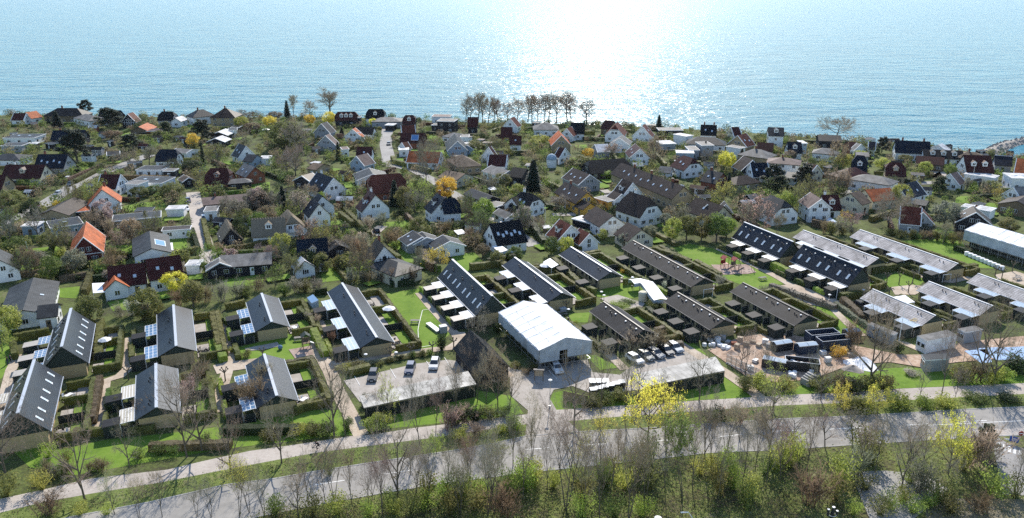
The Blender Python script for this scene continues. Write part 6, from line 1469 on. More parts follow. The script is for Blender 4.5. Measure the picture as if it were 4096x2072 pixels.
CY = dict(pelvis=(-.22, 0, 1.0), chest=(.08, 0, 1.36), neck=(.16, 0, 1.54), head=(.22, 0, 1.62), crown=(.22, 0, 1.74), shl=(.1, .19, 1.46), ell=(.3, .24, 1.22), wrl=(.5, .24, 1.08), shr=(.1, -.19, 1.46), elr=(.3, -.24, 1.22), wrr=(.5, -.24, 1.08),
          hipl=(-.2, .1, .96), knl=(.2, .12, .82), anl=(.08, .12, .44), toel=(.22, .12, .38), hipr=(-.2, -.1, .96), knr=(.12, -.12, .6), anr=(-.02, -.12, .2), toer=(.12, -.12, .15))
person((b.x, b.y, .03), RZ, CY, 'cyclist in dark clothes leaning forward on the cycle path', 'cloth_dark', 'cloth_dark')
o = empty('bicycle', (b.x, b.y, .03), RZ)
for X in (-.52, .55):
    mb = MB()
    for k in range(20):
        t0, t1 = k * pi / 10, (k + 1) * pi / 10; mb.tube((X + .33 * cos(t0), 0, .35 + .33 * sin(t0)), (X + .33 * cos(t1), 0, .35 + .33 * sin(t1)), .022, .022, 4)
    w_ = mb.obj('wheel', ['rubber'], o); mb = MB()
    for k in range(8): t = k * pi / 4; mb.tube((X, 0, .35), (X + .32 * cos(t), 0, .35 + .32 * sin(t)), .004, .004, 3)
    mb.obj('spokes', ['steel'], w_)
mb = MB()
for p, q in (((-.52, 0, .35), (-.05, 0, .3)), ((-.05, 0, .3), (-.22, 0, .85)), ((-.22, 0, .85), (.42, 0, .86)), ((-.05, 0, .3), (.44, 0, .78)), ((.55, 0, .35), (.42, 0, .95)), ((-.52, 0, .35), (-.2, 0, .78))): mb.tube(p, q, .022, .022, 5)
mb.obj('frame', ['dark_metal'], o); mb = MB(); mb.tube((.46, -.3, 1.04), (.46, .3, 1.04), .018, .018, 5); mb.tube((.42, 0, .95), (.46, 0, 1.04), .02, .02, 5); mb.obj('handlebar', ['steel'], o); mb = MB(); mb.box((-.24, 0, .9), (.26, .15, .06)); mb.obj('saddle', ['rubber'], o); mb = MB(); mb.box((.72, 0, .8), (.3, .42, .24)); mb.obj('basket', ['wood_grey'], o)
tag(o, 'dark bicycle with a front basket ridden on the cycle path', 'bicycle'); LANDMARKS.append((b.x, b.y, 'the cyclist'))
# ================================================================ trees seen one by one: kind, base x y, top y, crown width (photo px), tint
TREES = '''
vase 1060 2066 1900 100 bark
slim 1240 2040 1830 90 bark
slim 1410 2030 1800 80 tan
vase 1530 2060 1830 110 pink
slim 1720 2010 1790 90 bark
slim 1790 1990 1760 90 tan
vase 1840 2060 1850 110 bark
slim 2090 2000 1760 90 tan
slim 2190 1960 1740 90 bark
vase1 2320 1990 1760 120 ygreen
slim 2340 2060 1830 90 bark
slim 2440 1990 1760 80 tan
vase 2580 2010 1750 130 bark
slim 2660 1960 1730 90 bark
slim 2770 1960 1690 90 tan
slim 2870 2000 1780 90 bark
slim 3060 1960 1760 90 bark
slim 3120 1930 1720 130 pink
slim 3230 1900 1700 90 tan
slim 3500 1890 1690 100 bark
slim 3680 1900 1720 140 tan
vase1 2010 1900 1780 110 ygreen
vase1 1640 1900 1780 110 pale
slim 650 2070 1900 80 tan
slim 460 2060 1900 80 pale
vase1 2960 1760 1640 120 pale
vase 2760 1760 1620 120 pink
slim 3250 1760 1620 80 bark
oak 21 1890 1640 280 bark
round 340 2001 1678 150 bark
round 518 1869 1689 120 bark
round 748 1828 1529 150 bark
round 810 1802 1493 130 bark
round 923 1895 1658 120 bark
round 1337 1745 1436 140 bark
slim 1382 1740 1524 110 bark
round 1127 1854 1622 160 bark
slim 1679 1782 1549 110 bark
slim 1743 1735 1544 90 bark
round1 1555 1678 1524 100 ygreen
slim 1828 1642 1482 90 bark
vase 560 2085 1930 90 pale
vase 789 2068 1940 80 bark
vase 846 2068 1930 90 bark
vase1 957 2070 1864 110 yellow
vase1 998 2050 1880 90 ygreen
oak 1194 2072 1885 150 bark
slim 1302 2008 1840 80 bark
vase 1338 1998 1802 120 bark
vase 1483 2045 1864 110 pink
round 1591 2008 1689 190 bark
vase 1663 2029 1800 130 pink
vase 1875 1936 1761 110 pink
round2 1746 1815 1745 75 lime
slim 1910 1605 1480 90 bark
slim 1943 1641 1436 90 bark
slim 1992 1652 1411 130 bark
slim 2036 1647 1495 130 tan
slim 1825 1647 1487 80 bark
round 2296 1700 1462 190 tan
slim 2404 1664 1386 60 bark
slim 2499 1668 1420 120 bark
round 2556 1567 1428 90 bark
slim 2646 1560 1490 60 bark
round 2796 1605 1411 110 bark
oak 1900 1480 1378 130 tan
round1 1912 1348 1262 110 grey
vase 2130 1815 1612 70 pale
vase 1880 1934 1786 90 bark
vase 1951 2058 1771 150 bark
vase 1978 2050 1790 130 bark
slim 2052 1864 1631 110 bark
slim 2128 1830 1700 80 bark
vase 2262 2040 1670 220 bark
vase1 2405 1860 1690 120 yellow
slim 2475 1840 1720 70 bark
vase 2514 2072 1736 130 bark
slim 2398 2070 1800 80 bark
vase2 2731 1990 1700 160 green
oak2 2590 1760 1560 210 yellow
oak1 2660 1745 1562 170 yellow
slim 2812 1878 1600 120 bark
slim 2843 1884 1690 90 bark
slim 2897 1870 1647 100 bark
slim 2968 1940 1700 110 bark
slim 3020 1892 1680 90 bark
round 3078 1856 1600 150 bark
round 3167 1784 1654 140 pink
slim 3410 1784 1655 150 bark
round1 3090 1645 1505 160 ygreen
oak2 3355 1655 1552 80 yellow
oak2 3510 1660 1562 120 yellow
slim 3437 1890 1700 100 bark
slim 3300 1790 1660 120 pink
round 3604 1958 1720 140 bark
slim 3633 1892 1700 160 bark
oak2 3792 1900 1709 140 yellow
pine 3930 1820 1694 80 dark
slim 3960 1880 1790 110 bark
slim 3785 1986 1830 80 bark
slim 4057 1965 1800 80 bark
slim 4080 1980 1810 70 bark
round 2965 1462 1338 85 tan
slim 2972 1540 1345 90 bark
slim 3062 1505 1390 60 bark
round 3283 1602 1430 120 bark
round 3480 1548 1231 170 tan
slim 3518 1540 1300 120 bark
slim 3674 1602 1469 60 bark
slim 3762 1604 1327 110 bark
slim 3816 1605 1488 70 bark
round 3921 1525 1250 140 bark
round 3975 1540 1246 160 bark
round1 3060 1450 1380 60 brown
cone 231 507 441 85 fir
cone 199 513 458 26 fir
pine 444 514 431 125 fir
pine 345 458 399 60 pine
pine 310 648 518 120 fir
pine 525 600 535 105 pine
cone 314 697 657 36 fir
pine 668 550 485 60 dark
pine 812 567 478 90 pine
cone 1150 468 398 40 fir
slim 1175 472 385 48 bark
slim 1240 472 408 60 bark
cone 815 662 560 30 fir
cone 1354 638 563 32 fir
cone 1368 545 507 32 fir
cone 2133 765 632 95 fir
cone 1580 823 715 68 fir
cone 2634 524 456 42 pine
cone 2246 582 540 16 fir
pine 3090 748 655 90 fir
pine 3216 753 655 85 fir
pine 3120 764 700 70 dark
cone 2912 768 685 42 fir
cone 2965 642 592 40 fir
pine 3526 612 548 55 pine
pine 3755 772 705 60 dark
cone 385 918 822 46 fir
cone 420 933 842 46 fir
cone 326 797 750 17 fir
cone 132 875 828 40 dark
cone 1135 842 740 66 fir
round2 965 968 866 70 dark
cone 1800 800 760 26 fir
cone 1960 795 757 36 fir
pole 1321 458 367 92 bark
oak2 1150 592 482 165 olive
oak 1185 600 500 120 bark
round 1182 704 590 130 bark
round1 1150 690 600 110 brown
round1 875 668 583 95 olive
round 975 605 520 80 bark
oak2 840 485 460 50 gold
round2 772 590 532 62 gold
round2 1082 515 462 60 yellow
round2 968 520 463 66 ygreen
round2 1318 500 446 68 yellow
round2 1240 500 456 50 gold
round2 1495 508 472 42 yellow
round1 1405 562 530 45 gold
round2 1360 560 533 46 rust
pole 1862 492 400 40 bark
pole 1880 491 388 50 bark
pole 1912 490 376 60 bark
pole 1931 490 384 50 bark
pole 1953 491 390 48 bark
pole 1975 490 398 44 bark
pole 1992 490 408 44 bark
pole 2030 489 413 46 bark
pole 2068 488 402 54 bark
pole 2111 487 384 50 bark
pole 2128 488 383 48 bark
pole 2150 488 388 44 bark
pole 2176 489 384 48 bark
pole 2194 488 377 54 bark
pole 2227 488 381 54 bark
pole 2269 489 375 62 bark
pole 2285 489 385 50 bark
pole 2348 497 407 66 bark
oak 3345 548 474 155 bark
oak 1705 738 572 120 bark
round 1820 718 618 95 bark
round1 2450 636 578 85 blossom
oak2 2160 590 537 88 ygreen
round1 2612 645 555 66 tan
round2 2905 684 602 80 yellow
round 2825 672 600 66 bark
round1 3350 684 574 72 tan
round2 3370 684 612 78 ygreen
oak1 3355 774 684 110 tan
oak 3552 908 783 185 bark
round2 3775 910 800 118 grey
slim 3770 978 895 60 bark
round1 3025 934 800 135 pink
round1 2990 930 820 110 grey
vase 3110 944 862 60 bark
round 3400 925 850 100 pink
round1 2715 908 832 75 grey
round1 2232 844 788 100 blossom
oak 2162 942 870 56 bark
round2 2205 1024 946 76 green
round2 2262 1018 944 70 ygreen
round2 2458 868 818 48 dark
oak2 1785 800 704 96 gold
oak1 1765 790 720 70 tan
round 1850 865 815 65 bark
round 1660 850 765 90 bark
oak2 702 1168 1088 118 yellow
oak2 585 1280 1150 138 olive
oak2 365 1304 1178 122 olive
oak2 35 1336 1224 140 ygreen
oak2 10 1405 1330 110 lime
oak2 775 1230 1118 108 olive
oak1 1440 1114 966 118 brown
round2 1480 1100 1040 80 ygreen
round2 1580 1110 1068 70 lime
round1 1745 1092 998 108 gold
slim 1676 1115 990 50 bark
round2 1290 1090 1010 90 olive
oak2 1230 1085 1000 100 olive
round 1060 1070 985 95 blossom
round1 1090 1060 990 80 pink
oak2 985 900 832 75 olive
round1 950 890 800 90 grey
round1 1100 850 775 90 grey
oak2 1290 830 765 40 lime
round1 1240 800 745 110 bark
round1 1100 1150 1080 80 green
oak1 905 860 790 70 grey
oak2 2690 965 868 80 ygreen
oak2 2745 955 860 90 olive
oak2 2805 962 858 95 olive
oak2 2865 966 850 105 green
oak2 2905 945 868 80 lime
round2 2600 950 900 60 grey
round2 2500 985 930 70 grey
round2 2410 960 915 50 ygreen
round1 470 1000 930 90 bark
round1 250 1010 900 100 olive
oak2 200 1000 930 100 olive
oak2 160 1075 1000 90 grey
oak2 70 1010 950 110 green
oak2 40 830 760 120 olive
oak2 560 790 745 80 olive
oak2 690 800 730 110 olive
oak2 620 780 740 70 green
round1 530 970 920 60 white
oak2 95 745 715 60 lime
round2 190 730 700 60 gold
round2 235 850 800 40 gold
oak1 520 660 600 90 bark
pole 597 660 590 60 bark
round2 450 560 520 80 brown
round2 640 560 520 70 olive
round1 700 690 640 80 dark
oak2 770 690 640 100 dark
round1 800 740 690 80 olive
oak2 1010 530 490 90 brown
oak2 1100 480 445 80 brown
oak1 990 480 445 90 brown
oak2 1430 590 560 55 olive
round2 1490 550 520 45 olive
oak2 1900 610 560 90 olive
oak1 1990 600 555 90 olive
oak2 2010 760 690 90 olive
oak1 1950 770 700 90 grey
round2 2070 790 735 70 ygreen
oak2 2290 800 745 60 green
round2 2350 640 590 55 gold
oak2 2320 680 620 110 olive
oak2 2430 715 680 80 lime
oak1 2470 800 740 60 green
round2 2740 690 640 60 olive
round2 3080 620 590 60 lime
oak2 3160 640 600 60 tan
round2 3440 640 600 60 ygreen
oak2 3530 680 630 80 ygreen
oak2 3580 725 690 55 olive
oak2 3620 650 618 70 olive
round2 3700 690 645 60 ygreen
oak2 3800 720 660 60 green
round2 3960 760 720 60 olive
oak1 3990 800 750 50 gold
oak2 4030 930 870 90 olive
round1 3250 860 810 70 white
oak2 3700 930 890 100 grey
oak1 3380 900 850 60 gold
round2 2040 870 830 60 brown
oak1 1780 870 830 50 lime
oak1 1560 950 900 60 green
round2 1640 930 890 50 lime
oak2 1930 1030 975 70 brown
oak2 2060 1050 985 80 green
oak2 1990 1060 1000 70 olive
round1 1340 1020 960 90 bark
oak1 1400 1010 940 90 bark
round2 890 1100 1040 40 dark
round2 2660 910 850 60 grey
slim 3265 1040 1000 40 bark
'''
for ln in TREES.strip().split('\n'):
    q = ln.split(); k, bx, by, ty, wp, tn = q[0], float(q[1]), float(q[2]), float(q[3]), float(q[4]), q[5]
    grp = 'tall beeches of the shore grove' if k == 'pole' and 1850 < bx < 2360 else None
    if grp: k = 'beech'; wp *= 1.15; tn = 'tan'
    tree(k, bx, by, ty, wp, tn, group=grp, desc='tall bare beech of the shore grove' if grp else None)
# pollarded trees with knobbly stumps
def pollard(x, y, topy, tint='bark'):
    b = P(x, y); H = height_at(b.y, topy); o = empty('pollard_tree', (b.x, b.y, 0), R.uniform(0, 6)); mb = MB(); mb.tube((0, 0, -.1), (0, 0, H * .6), .14, .11, 6); mb.obj('trunk', ['bark'], o); mb = MB()
    for k in range(5):
        a = k * 1.26; e = Vector((.7 * cos(a), .7 * sin(a), H * .88)); mb.tube((0, 0, H * .58), e, .08, .06, 4); mb.tube(e - Vector((0, 0, .1)), e + Vector((0, 0, .14)), .15, .12, 6, 0, True)
        for j in range(5): ribbon(mb, e, e + rv(R) * .5 + Vector((0, 0, .3)), .012, .004, R)
    mb.obj('crown', ['bark'], o); later(o, 'pollarded street tree with knobbly stumps', 'tree')
for x, y, t in ((515, 1520, 1462), (902, 1525, 1468), (1053, 1440, 1390), (1562, 1430, 1392), (1645, 1420, 1378), (1730, 1408, 1368), (1815, 1390, 1352), (3165, 1178, 1156), (3210, 1205, 1174), (3262, 1240, 1200), (3292, 1225, 1196), (3545, 1138, 1090), (3595, 1138, 1085), (3650, 1130, 1078), (3632, 1172, 1124), (3556, 1176, 1150), (3822, 1140, 1095), (4005, 1120, 1070), (3980, 1105, 1062), (4048, 1088, 1042), (1960, 1440, 1395), (2265, 1240, 1205)): pollard(x, y, t)
# ---------------------------------------------------------------- single shrubs and clipped bushes near the estate: x y width height tint
SH = '''
1790 1990 5 4 lime|1860 1970 4 3.4 ygreen|1930 1990 5 4 lime|2030 1960 4.5 4 lime|2090 1930 4 4.4 lime|2140 1910 4 4 ygreen|2210 1950 4 3.6 ygreen|2300 1930 4 3.4 lime|2400 1920 4.5 4 lime|2450 1900 4.5 4 ygreen|2520 1890 4.5 4 lime|2930 1950 5.5 5 lime|2900 1900 4 4 lime|3000 1990 5 4.6 ygreen|3120 1840 4.5 4 lime|3180 1830 4 3.6 lime|2800 1900 4 3.6 ygreen|1700 2040 5 3.4 lime|1580 2060 4 3 ygreen|1480 2066 4 3 lime|3420 1900 6 4.4 grey|3460 1960 5 3.4 olive|3640 1930 6 4 lime|3560 2030 5 3 lime|3610 2010 4.5 3 ygreen|3520 2062 5 3 olive|3650 2050 5 3 lime|3800 2050 6 3.4 olive|3920 2050 5 3 brown|20 1985 6.0 4.5 olive|170 1960 4.2 4 ygreen|190 2060 6.0 3 brown|320 2060 4.2 2.4 ygreen|430 2055 3.4 2 ygreen|190 1830 4.2 3 lime|270 1840 3.4 2.5 olive|560 1830 4.2 2 green|640 1820 3.8 2 green|700 1815 3.4 1.8 green|820 1780 4 2 olive|1090 1755 5 2 olive|1190 1735 5 2 ygreen|1260 1730 5 2.2 olive|1310 1735 5 2.2 green|1390 1720 3 2.5 green|1490 1720 5 2.6 lime|1530 1700 4.5 2.6 ygreen|1500 1640 4 3 brown|1470 1620 3 2.5 dark|480 1640 2.5 3 olive|440 1650 2 2.5 green|930 1410 2 1.5 ygreen|985 1430 3 2 olive|1030 1630 7 5 brown|985 1600 5 3.5 brown|1060 1560 5 5 brown|760 1560 4 3 blossom|800 1520 5 3.4 brown|840 1560 4 3 olive|720 1620 5 3 pink|640 1660 5 3.5 brown|580 1680 5 3 brown|1820 1700 5 3 dark|1860 1690 5 3 pink|1900 1680 5 3 dark|1960 1670 5 2.6 olive|2020 1665 4 2.2 green|1840 1760 4 2.5 ygreen|1910 1740 4 2.2 pink|2000 1730 3.5 2 ygreen|2060 1720 4 3 lime|1800 1720 5 4 pink|2380 1625 5 2.4 olive|2430 1610 5 2.4 green|2480 1600 5 2.4 olive|2350 1630 3 2 dark|2560 1620 4 2.4 brown|2130 1480 3 1.8 olive|2110 1500 2.5 1.4 brown|2300 1300 1.6 1.2 lime|2060 1470 3 1.5 olive|1830 2010 5.1 6 green|1800 2060 5.1 5 olive|1900 2040 5.1 5 olive|2060 1990 4.2 5 green|2100 1960 4.2 6 lime|2140 1945 3.4 5 ygreen|2330 2000 5.1 5 olive|2420 1950 4.2 6 green|2500 1960 4.2 4.5 ygreen|2560 1900 5.1 6 olive|2600 1860 5.1 6.5 green|2600 1960 5.1 5 olive|2330 2068 5.1 4 lime|2460 2070 5.1 4 green|2570 2066 5.1 3.5 lime|2020 2072 6.0 5 brown|1700 1990 5.1 5 olive|1640 2060 5.1 4 olive|1560 2040 4.2 4 green|1350 2060 5.1 4 ygreen|1250 2060 5.1 3.5 olive|1100 2060 5.1 3.5 green|1320 1900 2.5 2 olive|2860 1890 5.1 4 ygreen|2905 1910 4.2 6 lime|2990 2040 5.1 6 green|2880 1980 5.1 6 olive|3060 1900 4.2 4 green|3100 1880 5.1 6 ygreen|3160 1870 6.0 7 lime|3240 2020 6.8 6 brown|3370 1940 6.0 6 lime|3340 2010 5.1 5 olive|3410 2060 3.4 3 lime|3480 1860 6.8 6 olive|3680 1970 6.8 5 grey|3760 2010 5.1 5 olive|3960 1980 6.0 5 lime|4060 1990 5.1 4 olive|3900 1870 7.6 7 bark|3850 1880 6.8 6 olive|3440 1810 6.0 6 olive|3720 2030 3.4 3 lime|3280 1560 6 3 olive|3340 1560 6 3.4 brown|3400 1560 7 3.6 dark|3460 1550 6 3.6 olive|3530 1550 6 3.2 olive|3840 1525 6 4 olive|3900 1530 6 4 brown|3960 1530 6 4 ygreen|4010 1520 5 3 lime|4070 1480 8 4 dark|3650 1500 4 1.2 white|3410 1400 5 6 brown|3350 1430 4 3 gold|3590 1410 3 3 dark|3660 1322 4 3.4 gold|3620 1325 3 3 gold|3140 1560 5 3 ygreen|3040 1560 5 4 ygreen|2980 1560 5 3 olive|3400 1640 6 3 olive|3460 1650 6 3 ygreen|3600 1630 6 3 ygreen|3700 1625 5 2.4 lime|3780 1625 6 2.6 ygreen|3900 1600 6 1.6 green|4030 1600 6 1.6 dark|2880 1670 5 2 dark|2950 1690 5 3 pink|3050 1700 5 3 pink|2840 1680 4 2.5 olive|1767 1402 3.2 4.2 dark|1520 1462 2 1.2 olive|1560 1450 2 1.2 olive|1600 1440 2.2 1.4 dark|1650 1432 2.2 1.6 green|1690 1425 2.2 1.6 olive|1720 1418 2 1.4 lime|1420 1470 5 1.6 olive|1380 1480 4 1.4 ygreen|1235 1285 2.5 2.4 blossom|1268 1300 2.5 2.4 pink|1345 1340 2.2 2 dark|1330 1370 2.2 2.4 rust|1215 1215 3 1.5 lime|2490 1095 1.8 1.6 gold|2470 1080 2 1.6 brown|2640 1128 2 2 white|2655 1155 2 2.4 white|2600 1040 3 2.4 dark|2880 1150 3.5 3 grey|2160 1090 2.4 2.2 dark|2030 1170 3 2.4 olive|2060 1190 2.6 2 ygreen|2105 1120 2 1.8 dark|1990 1330 3 2.6 dark|2010 1310 3.4 3 dark|2040 1340 3 2.4 green|2480 1225 6 1.2 lime|2510 1215 5 1.2 green|2620 1238 5 2.4 olive|2560 1258 2 2 grey|3060 1168 5 1.4 grey|2840 1365 4 2 grey|2640 1385 7 3.4 brown|2590 1392 7 3.6 bark|2520 1400 6 3.4 bark
'''
for it in SH.replace('\n', '|').split('|'):
    q = it.split()
    if len(q) == 5: shrub(float(q[0]), float(q[1]), float(q[2]), float(q[3]), q[4], fine=float(q[1]) > 1150)
# ---------------------------------------------------------------- hedges seen one by one: x0 y0 x1 y1 width height tint
HG = '''
160 1905 450 1880 2.2 1.8 brown|600 1800 930 1790 1.4 1.3 brown|900 1735 1200 1730 1.6 1.4 dark|300 1745 620 1730 1 1.4 olive|1395 1500 1480 1480 1.6 1.3 olive|1340 1482 1700 1418 .8 .8 pale|1100 1480 1260 1452 .9 1.5 brown|1180 1660 1330 1590 .9 1.6 olive|240 1128 368 1108 1.6 1.6 brown|370 1105 340 1190 1.4 2 olive|235 1090 430 1056 1.6 1.8 green|0 1120 160 1100 1.4 1.5 brown|170 1125 175 1090 1.2 1.4 brown|310 1310 395 1304 1 1.6 olive|60 1365 200 1340 1.2 1.7 olive|55 1390 65 1440 1.2 1.5 olive|405 1300 395 1440 1.6 1.7 olive|400 1530 370 1700 1.4 1.6 brown|525 1395 530 1450 1 1.5 olive|585 1290 625 1285 1 1.5 olive|855 1270 885 1400 1.8 1.6 olive|870 1375 895 1450 1.6 1.4 lime
905 1240 980 1222 1 1.6 olive|1260 1180 1310 1175 1 1.6 dark|1195 1250 1255 1300 1.2 1.6 olive|1255 1335 1300 1430 1.6 1.5 lime|940 1390 955 1440 1 1.2 olive|250 738 410 668 1.4 1.6 brown|300 735 385 690 1.6 1.6 olive|20 880 130 820 2.4 2.2 olive|680 1030 795 1010 1.4 1.8 olive|795 1008 770 930 1.2 1.6 dark|870 1020 1080 985 1.6 2 olive|1100 985 1370 945 1.6 1.8 olive|840 1000 815 890 1.4 1.6 olive|1180 880 1220 870 1.2 1.6 green|830 765 945 770 1.4 1.8 olive|1045 1010 1085 1006 1 1.6 olive|1300 950 1370 945 1.4 1.6 dark|1720 910 1800 915 1.4 1.8 green|1810 910 1890 905 1.4 1.8 green|1380 850 1480 950 1.4 1.8 olive|1640 965 1720 1060 2 2.2 brown|1680 1050 1740 1085 2 2.2 brown
1575 655 1720 695 1.6 2 olive|1580 655 1570 640 1.6 2 olive|1880 1080 2010 1065 1.4 1.8 olive|1950 1060 2060 1040 1.4 1.8 dark|2120 900 2180 985 2 2 dark|2130 1090 2230 1100 1.4 1.8 olive|2010 1070 2090 1140 1.6 1.8 olive|2200 1040 2320 1150 1.4 1.7 olive|2300 1150 2380 1180 1.2 1.7 olive|2260 960 2320 1010 1.2 1.6 olive|2340 1030 2400 1020 1.2 1.6 olive|2620 1010 2760 1060 1.6 1.7 olive|2640 1000 2700 1040 1.4 1.6 dark|2780 1060 2880 1115 1.4 1.6 olive|2920 1000 2930 1010 1.6 2 olive|3060 1060 3160 1110 1.6 2 lime|3090 1055 3160 1050 1.4 1.8 olive|3080 1150 3340 1240 1.4 1.2 grey|3340 1225 3490 1330 1.2 1.2 grey|3360 1200 3440 1190 1.4 1.8 olive|3370 1215 3450 1290 1.6 1.8 brown|3480 1095 3640 1070 1.4 1.8 olive|3600 1060 3700 1100 1.4 1.6 olive|3740 1105 3900 1080 1.4 1.8 olive|3560 945 3860 975 3 2.6 olive|3280 930 3420 945 3 3 olive|3250 905 3330 920 2 2.4 brown|3820 1000 3880 1020 1.4 1.4 dark|2640 1400 2730 1390 1.4 1.4 grey
1400 1130 1660 1135 3 2.6 brown|1560 1145 1660 1140 1.6 1.6 dark|700 1220 870 1200 4 3 blossom|870 1205 980 1190 4 3.4 green|980 1190 1050 1150 4 3 blossom|1120 1180 1280 1160 3.6 3 olive|440 1270 560 1260 4 3 white|560 1290 640 1250 4 3 olive|2440 1300 2480 1330 1.2 1.4 lime|2480 1330 2510 1350 1.2 1.2 lime|2590 1250 2640 1300 1.4 1.6 dark|2560 1350 2620 1370 1.2 1.4 olive|2620 1340 2660 1330 1.2 1.6 brown|3860 690 3990 700 1.6 2 dark|3660 715 3735 710 2.4 3 yellow|3550 730 3640 735 1.6 1.8 dark|3850 760 3935 770 3 3.6 green|3640 580 3760 600 1.4 1.6 olive|2100 525 2145 522 2 2 dark|2140 540 2210 535 2 2 olive|2330 560 2440 565 1.6 1.6 dark|2630 535 2740 540 2 2 dark|2560 580 2640 585 1.4 1.6 olive|1400 545 1470 548 1.2 1.4 olive|1350 495 1480 495 1.4 1.6 dark|560 550 650 545 1.6 2 dark
'''
for it in HG.replace('\n', '|').split('|'):
    q = it.split()
    if len(q) == 7: v = [float(k) for k in q[:6]]; hedge((v[0], v[1]), (v[2], v[3]), v[4], v[5], q[6])
# plot hedges round the village houses, kept clear of houses and streets
LANE_SET = {'road', 'lane', 'driveway', 'cycle_path', 'footpath', 'parking_lot', 'plaza', 'work_yard', 'side_road', 'car_park'}
ROADS_ONLY = {'road', 'lane', 'driveway'}
def clear(a, b, pad):
    n = int((b - a).length / 1.5) + 2
    return all(not inside_foot(p.x, p.y, pad) and not on_sheet(p.x, p.y, LANE_SET) for p in (a.lerp(b, i / n) for i in range(n + 1)))
rp_ = random.Random(21); nh = 0
for root, L_, W_, ang, c, hint in VL:
    for side in (-1, 1):
        off = W_ / 2 + rp_.uniform(3.5, 7); ln = L_ / 2 + rp_.uniform(2, 5); n = Vector((-sin(ang), cos(ang), 0)) * side; d = Vector((cos(ang), sin(ang), 0))
        a, b = c + n * off - d * ln, c + n * off + d * ln; a.z = b.z = 0
        if nh < 150 and proj(a)[1] < 1130 and clear(a, b, .9) and rp_.random() < .75:
            hedge(a, b, rp_.uniform(.9, 1.5), rp_.uniform(1.2, 2.0), rp_.choice(('olive', 'olive', 'dark', 'green', 'brown', 'beech')), None, True); nh += 1; FOOT.append(((a.x + b.x) / 2, (a.y + b.y) / 2, ang, ln, .6))
# small lawns beside the village houses
for root, L_, W_, ang, c, hint in VL:
    for side in (-1, 1):
        n = Vector((-sin(ang), cos(ang), 0)) * side; d = Vector((cos(ang), sin(ang), 0)); o0, o1, l0 = W_ / 2 + .8, W_ / 2 + rp_.uniform(4, 7), L_ / 2 * rp_.uniform(.6, 1.1)
        q = [c + n * o0 - d * l0, c + n * o0 + d * l0, c + n * o1 + d * l0 * rp_.uniform(.7, 1), c + n * o1 - d * l0 * rp_.uniform(.7, 1)]
        if rp_.random() < .8 and all(not inside_foot(p.x, p.y, 0) and not on_sheet(p.x, p.y) for p in q + [(q[0] + q[2]) / 2]): sheet('lawn', 'g_lawn', q, 'small garden lawn beside the house ' + hint, True)
# small sheds, carports and summer houses tucked into the gardens
ns = 0; tries = 0
while ns < 75 and tries < 4000:
    tries += 1; x = rp_.uniform(0, 4090); y = 500 + 480 * rp_.random(); lim = 1080 if x < 1500 else 980 if x < 2400 else 860
    if y > lim or (x > 2650 and y < 560): continue
    p = P(x, y); lx, wx = rp_.uniform(2.6, 6), rp_.uniform(2.2, 4)
    if inside_foot(p.x, p.y, 3.4) or on_sheet(p.x, p.y, LANE_SET): continue
    a = rp_.uniform(-.6, .6); o = empty('garden_shed', (p.x, p.y, 0), a); h_ = rp_.uniform(2, 2.5); wm = rp_.choice(('wall_k', 'wall_n', 'wall_w', 'wall_g', 'wall_r', 'wall_n')); rm = rp_.choice(('roof_bk', 'roof_gy', 'roof_wh', 'roof_dr', 'roof_lg', 'roof_br', 'roof_gy'))
    mb = MB(); mb.box((0, 0, h_ / 2), (lx - .3, wx - .3, h_)); mb.obj('wall', [wm], o); mb = MB(); g = rp_.random() < .55
    if g:
        for s in (-1, 1): mb.slab([(-lx / 2, s * wx / 2, h_), (lx / 2, s * wx / 2, h_), (lx / 2, 0, h_ + wx * .3), (-lx / 2, 0, h_ + wx * .3)], .1, 0, 1, (1, 0, 0))
    else: mb.slab([(-lx / 2, -wx / 2, h_ + .1), (lx / 2, -wx / 2, h_ + .1), (lx / 2, wx / 2, h_ + .3), (-lx / 2, wx / 2, h_ + .3)], .14, 0, 1, (1, 0, 0))
    mb.obj('roof', [rm, 'trim_white'], o); put_door(o, '-y', 0, wx / 2 - .15, 'trim_white', .9); FOOT.append((p.x, p.y, a, lx / 2, wx / 2)); ns += 1
    later(o, f"small {'gabled' if g else 'flat'} {R_NAME[rm[5:]]}-roofed {W_NAME[wm[5:]].split()[0]} shed", 'shed', 'garden sheds of the village')
# garden shrubs and small fruit trees scattered through the gardens, nearest ones as things, the far small ones as one mass
pts = []; tries = 0
while len(pts) < 2300 and tries < 30000:
    tries += 1; x = rp_.uniform(-60, 4160); y = 440 + 700 * rp_.random() ** 1.4
    coast = next((c1[1] + (c2[1] - c1[1]) * (x - c1[0]) / (c2[0] - c1[0]) for c1, c2 in zip(COAST, COAST[1:]) if c1[0] <= x <= c2[0]), 470)
    lim = 1130 if x < 1500 else 1000 if x < 2400 else 880
    if y < coast + 2 or y > lim: continue
    p = P(x, y)
    if inside_foot(p.x, p.y, .6) or on_sheet(p.x, p.y, LANE_SET): continue
    lawn = on_sheet(p.x, p.y, {'lawn'}); big = not inside_foot(p.x, p.y + 5, 0)
    if lawn and rp_.random() < .8: continue
    pts.append((p, y, rp_.uniform(1.6, 5.2) if big else rp_.uniform(1.0, 1.7), rp_.random()))
pts.sort(key=lambda q: -q[1] * q[2])
mass = MB()
GT = ('olive', 'olive', 'green', 'brown', 'dark', 'grey', 'ygreen', 'bark', 'olive', 'tan', 'green', 'blossom', 'lime', 'brown', 'grey')
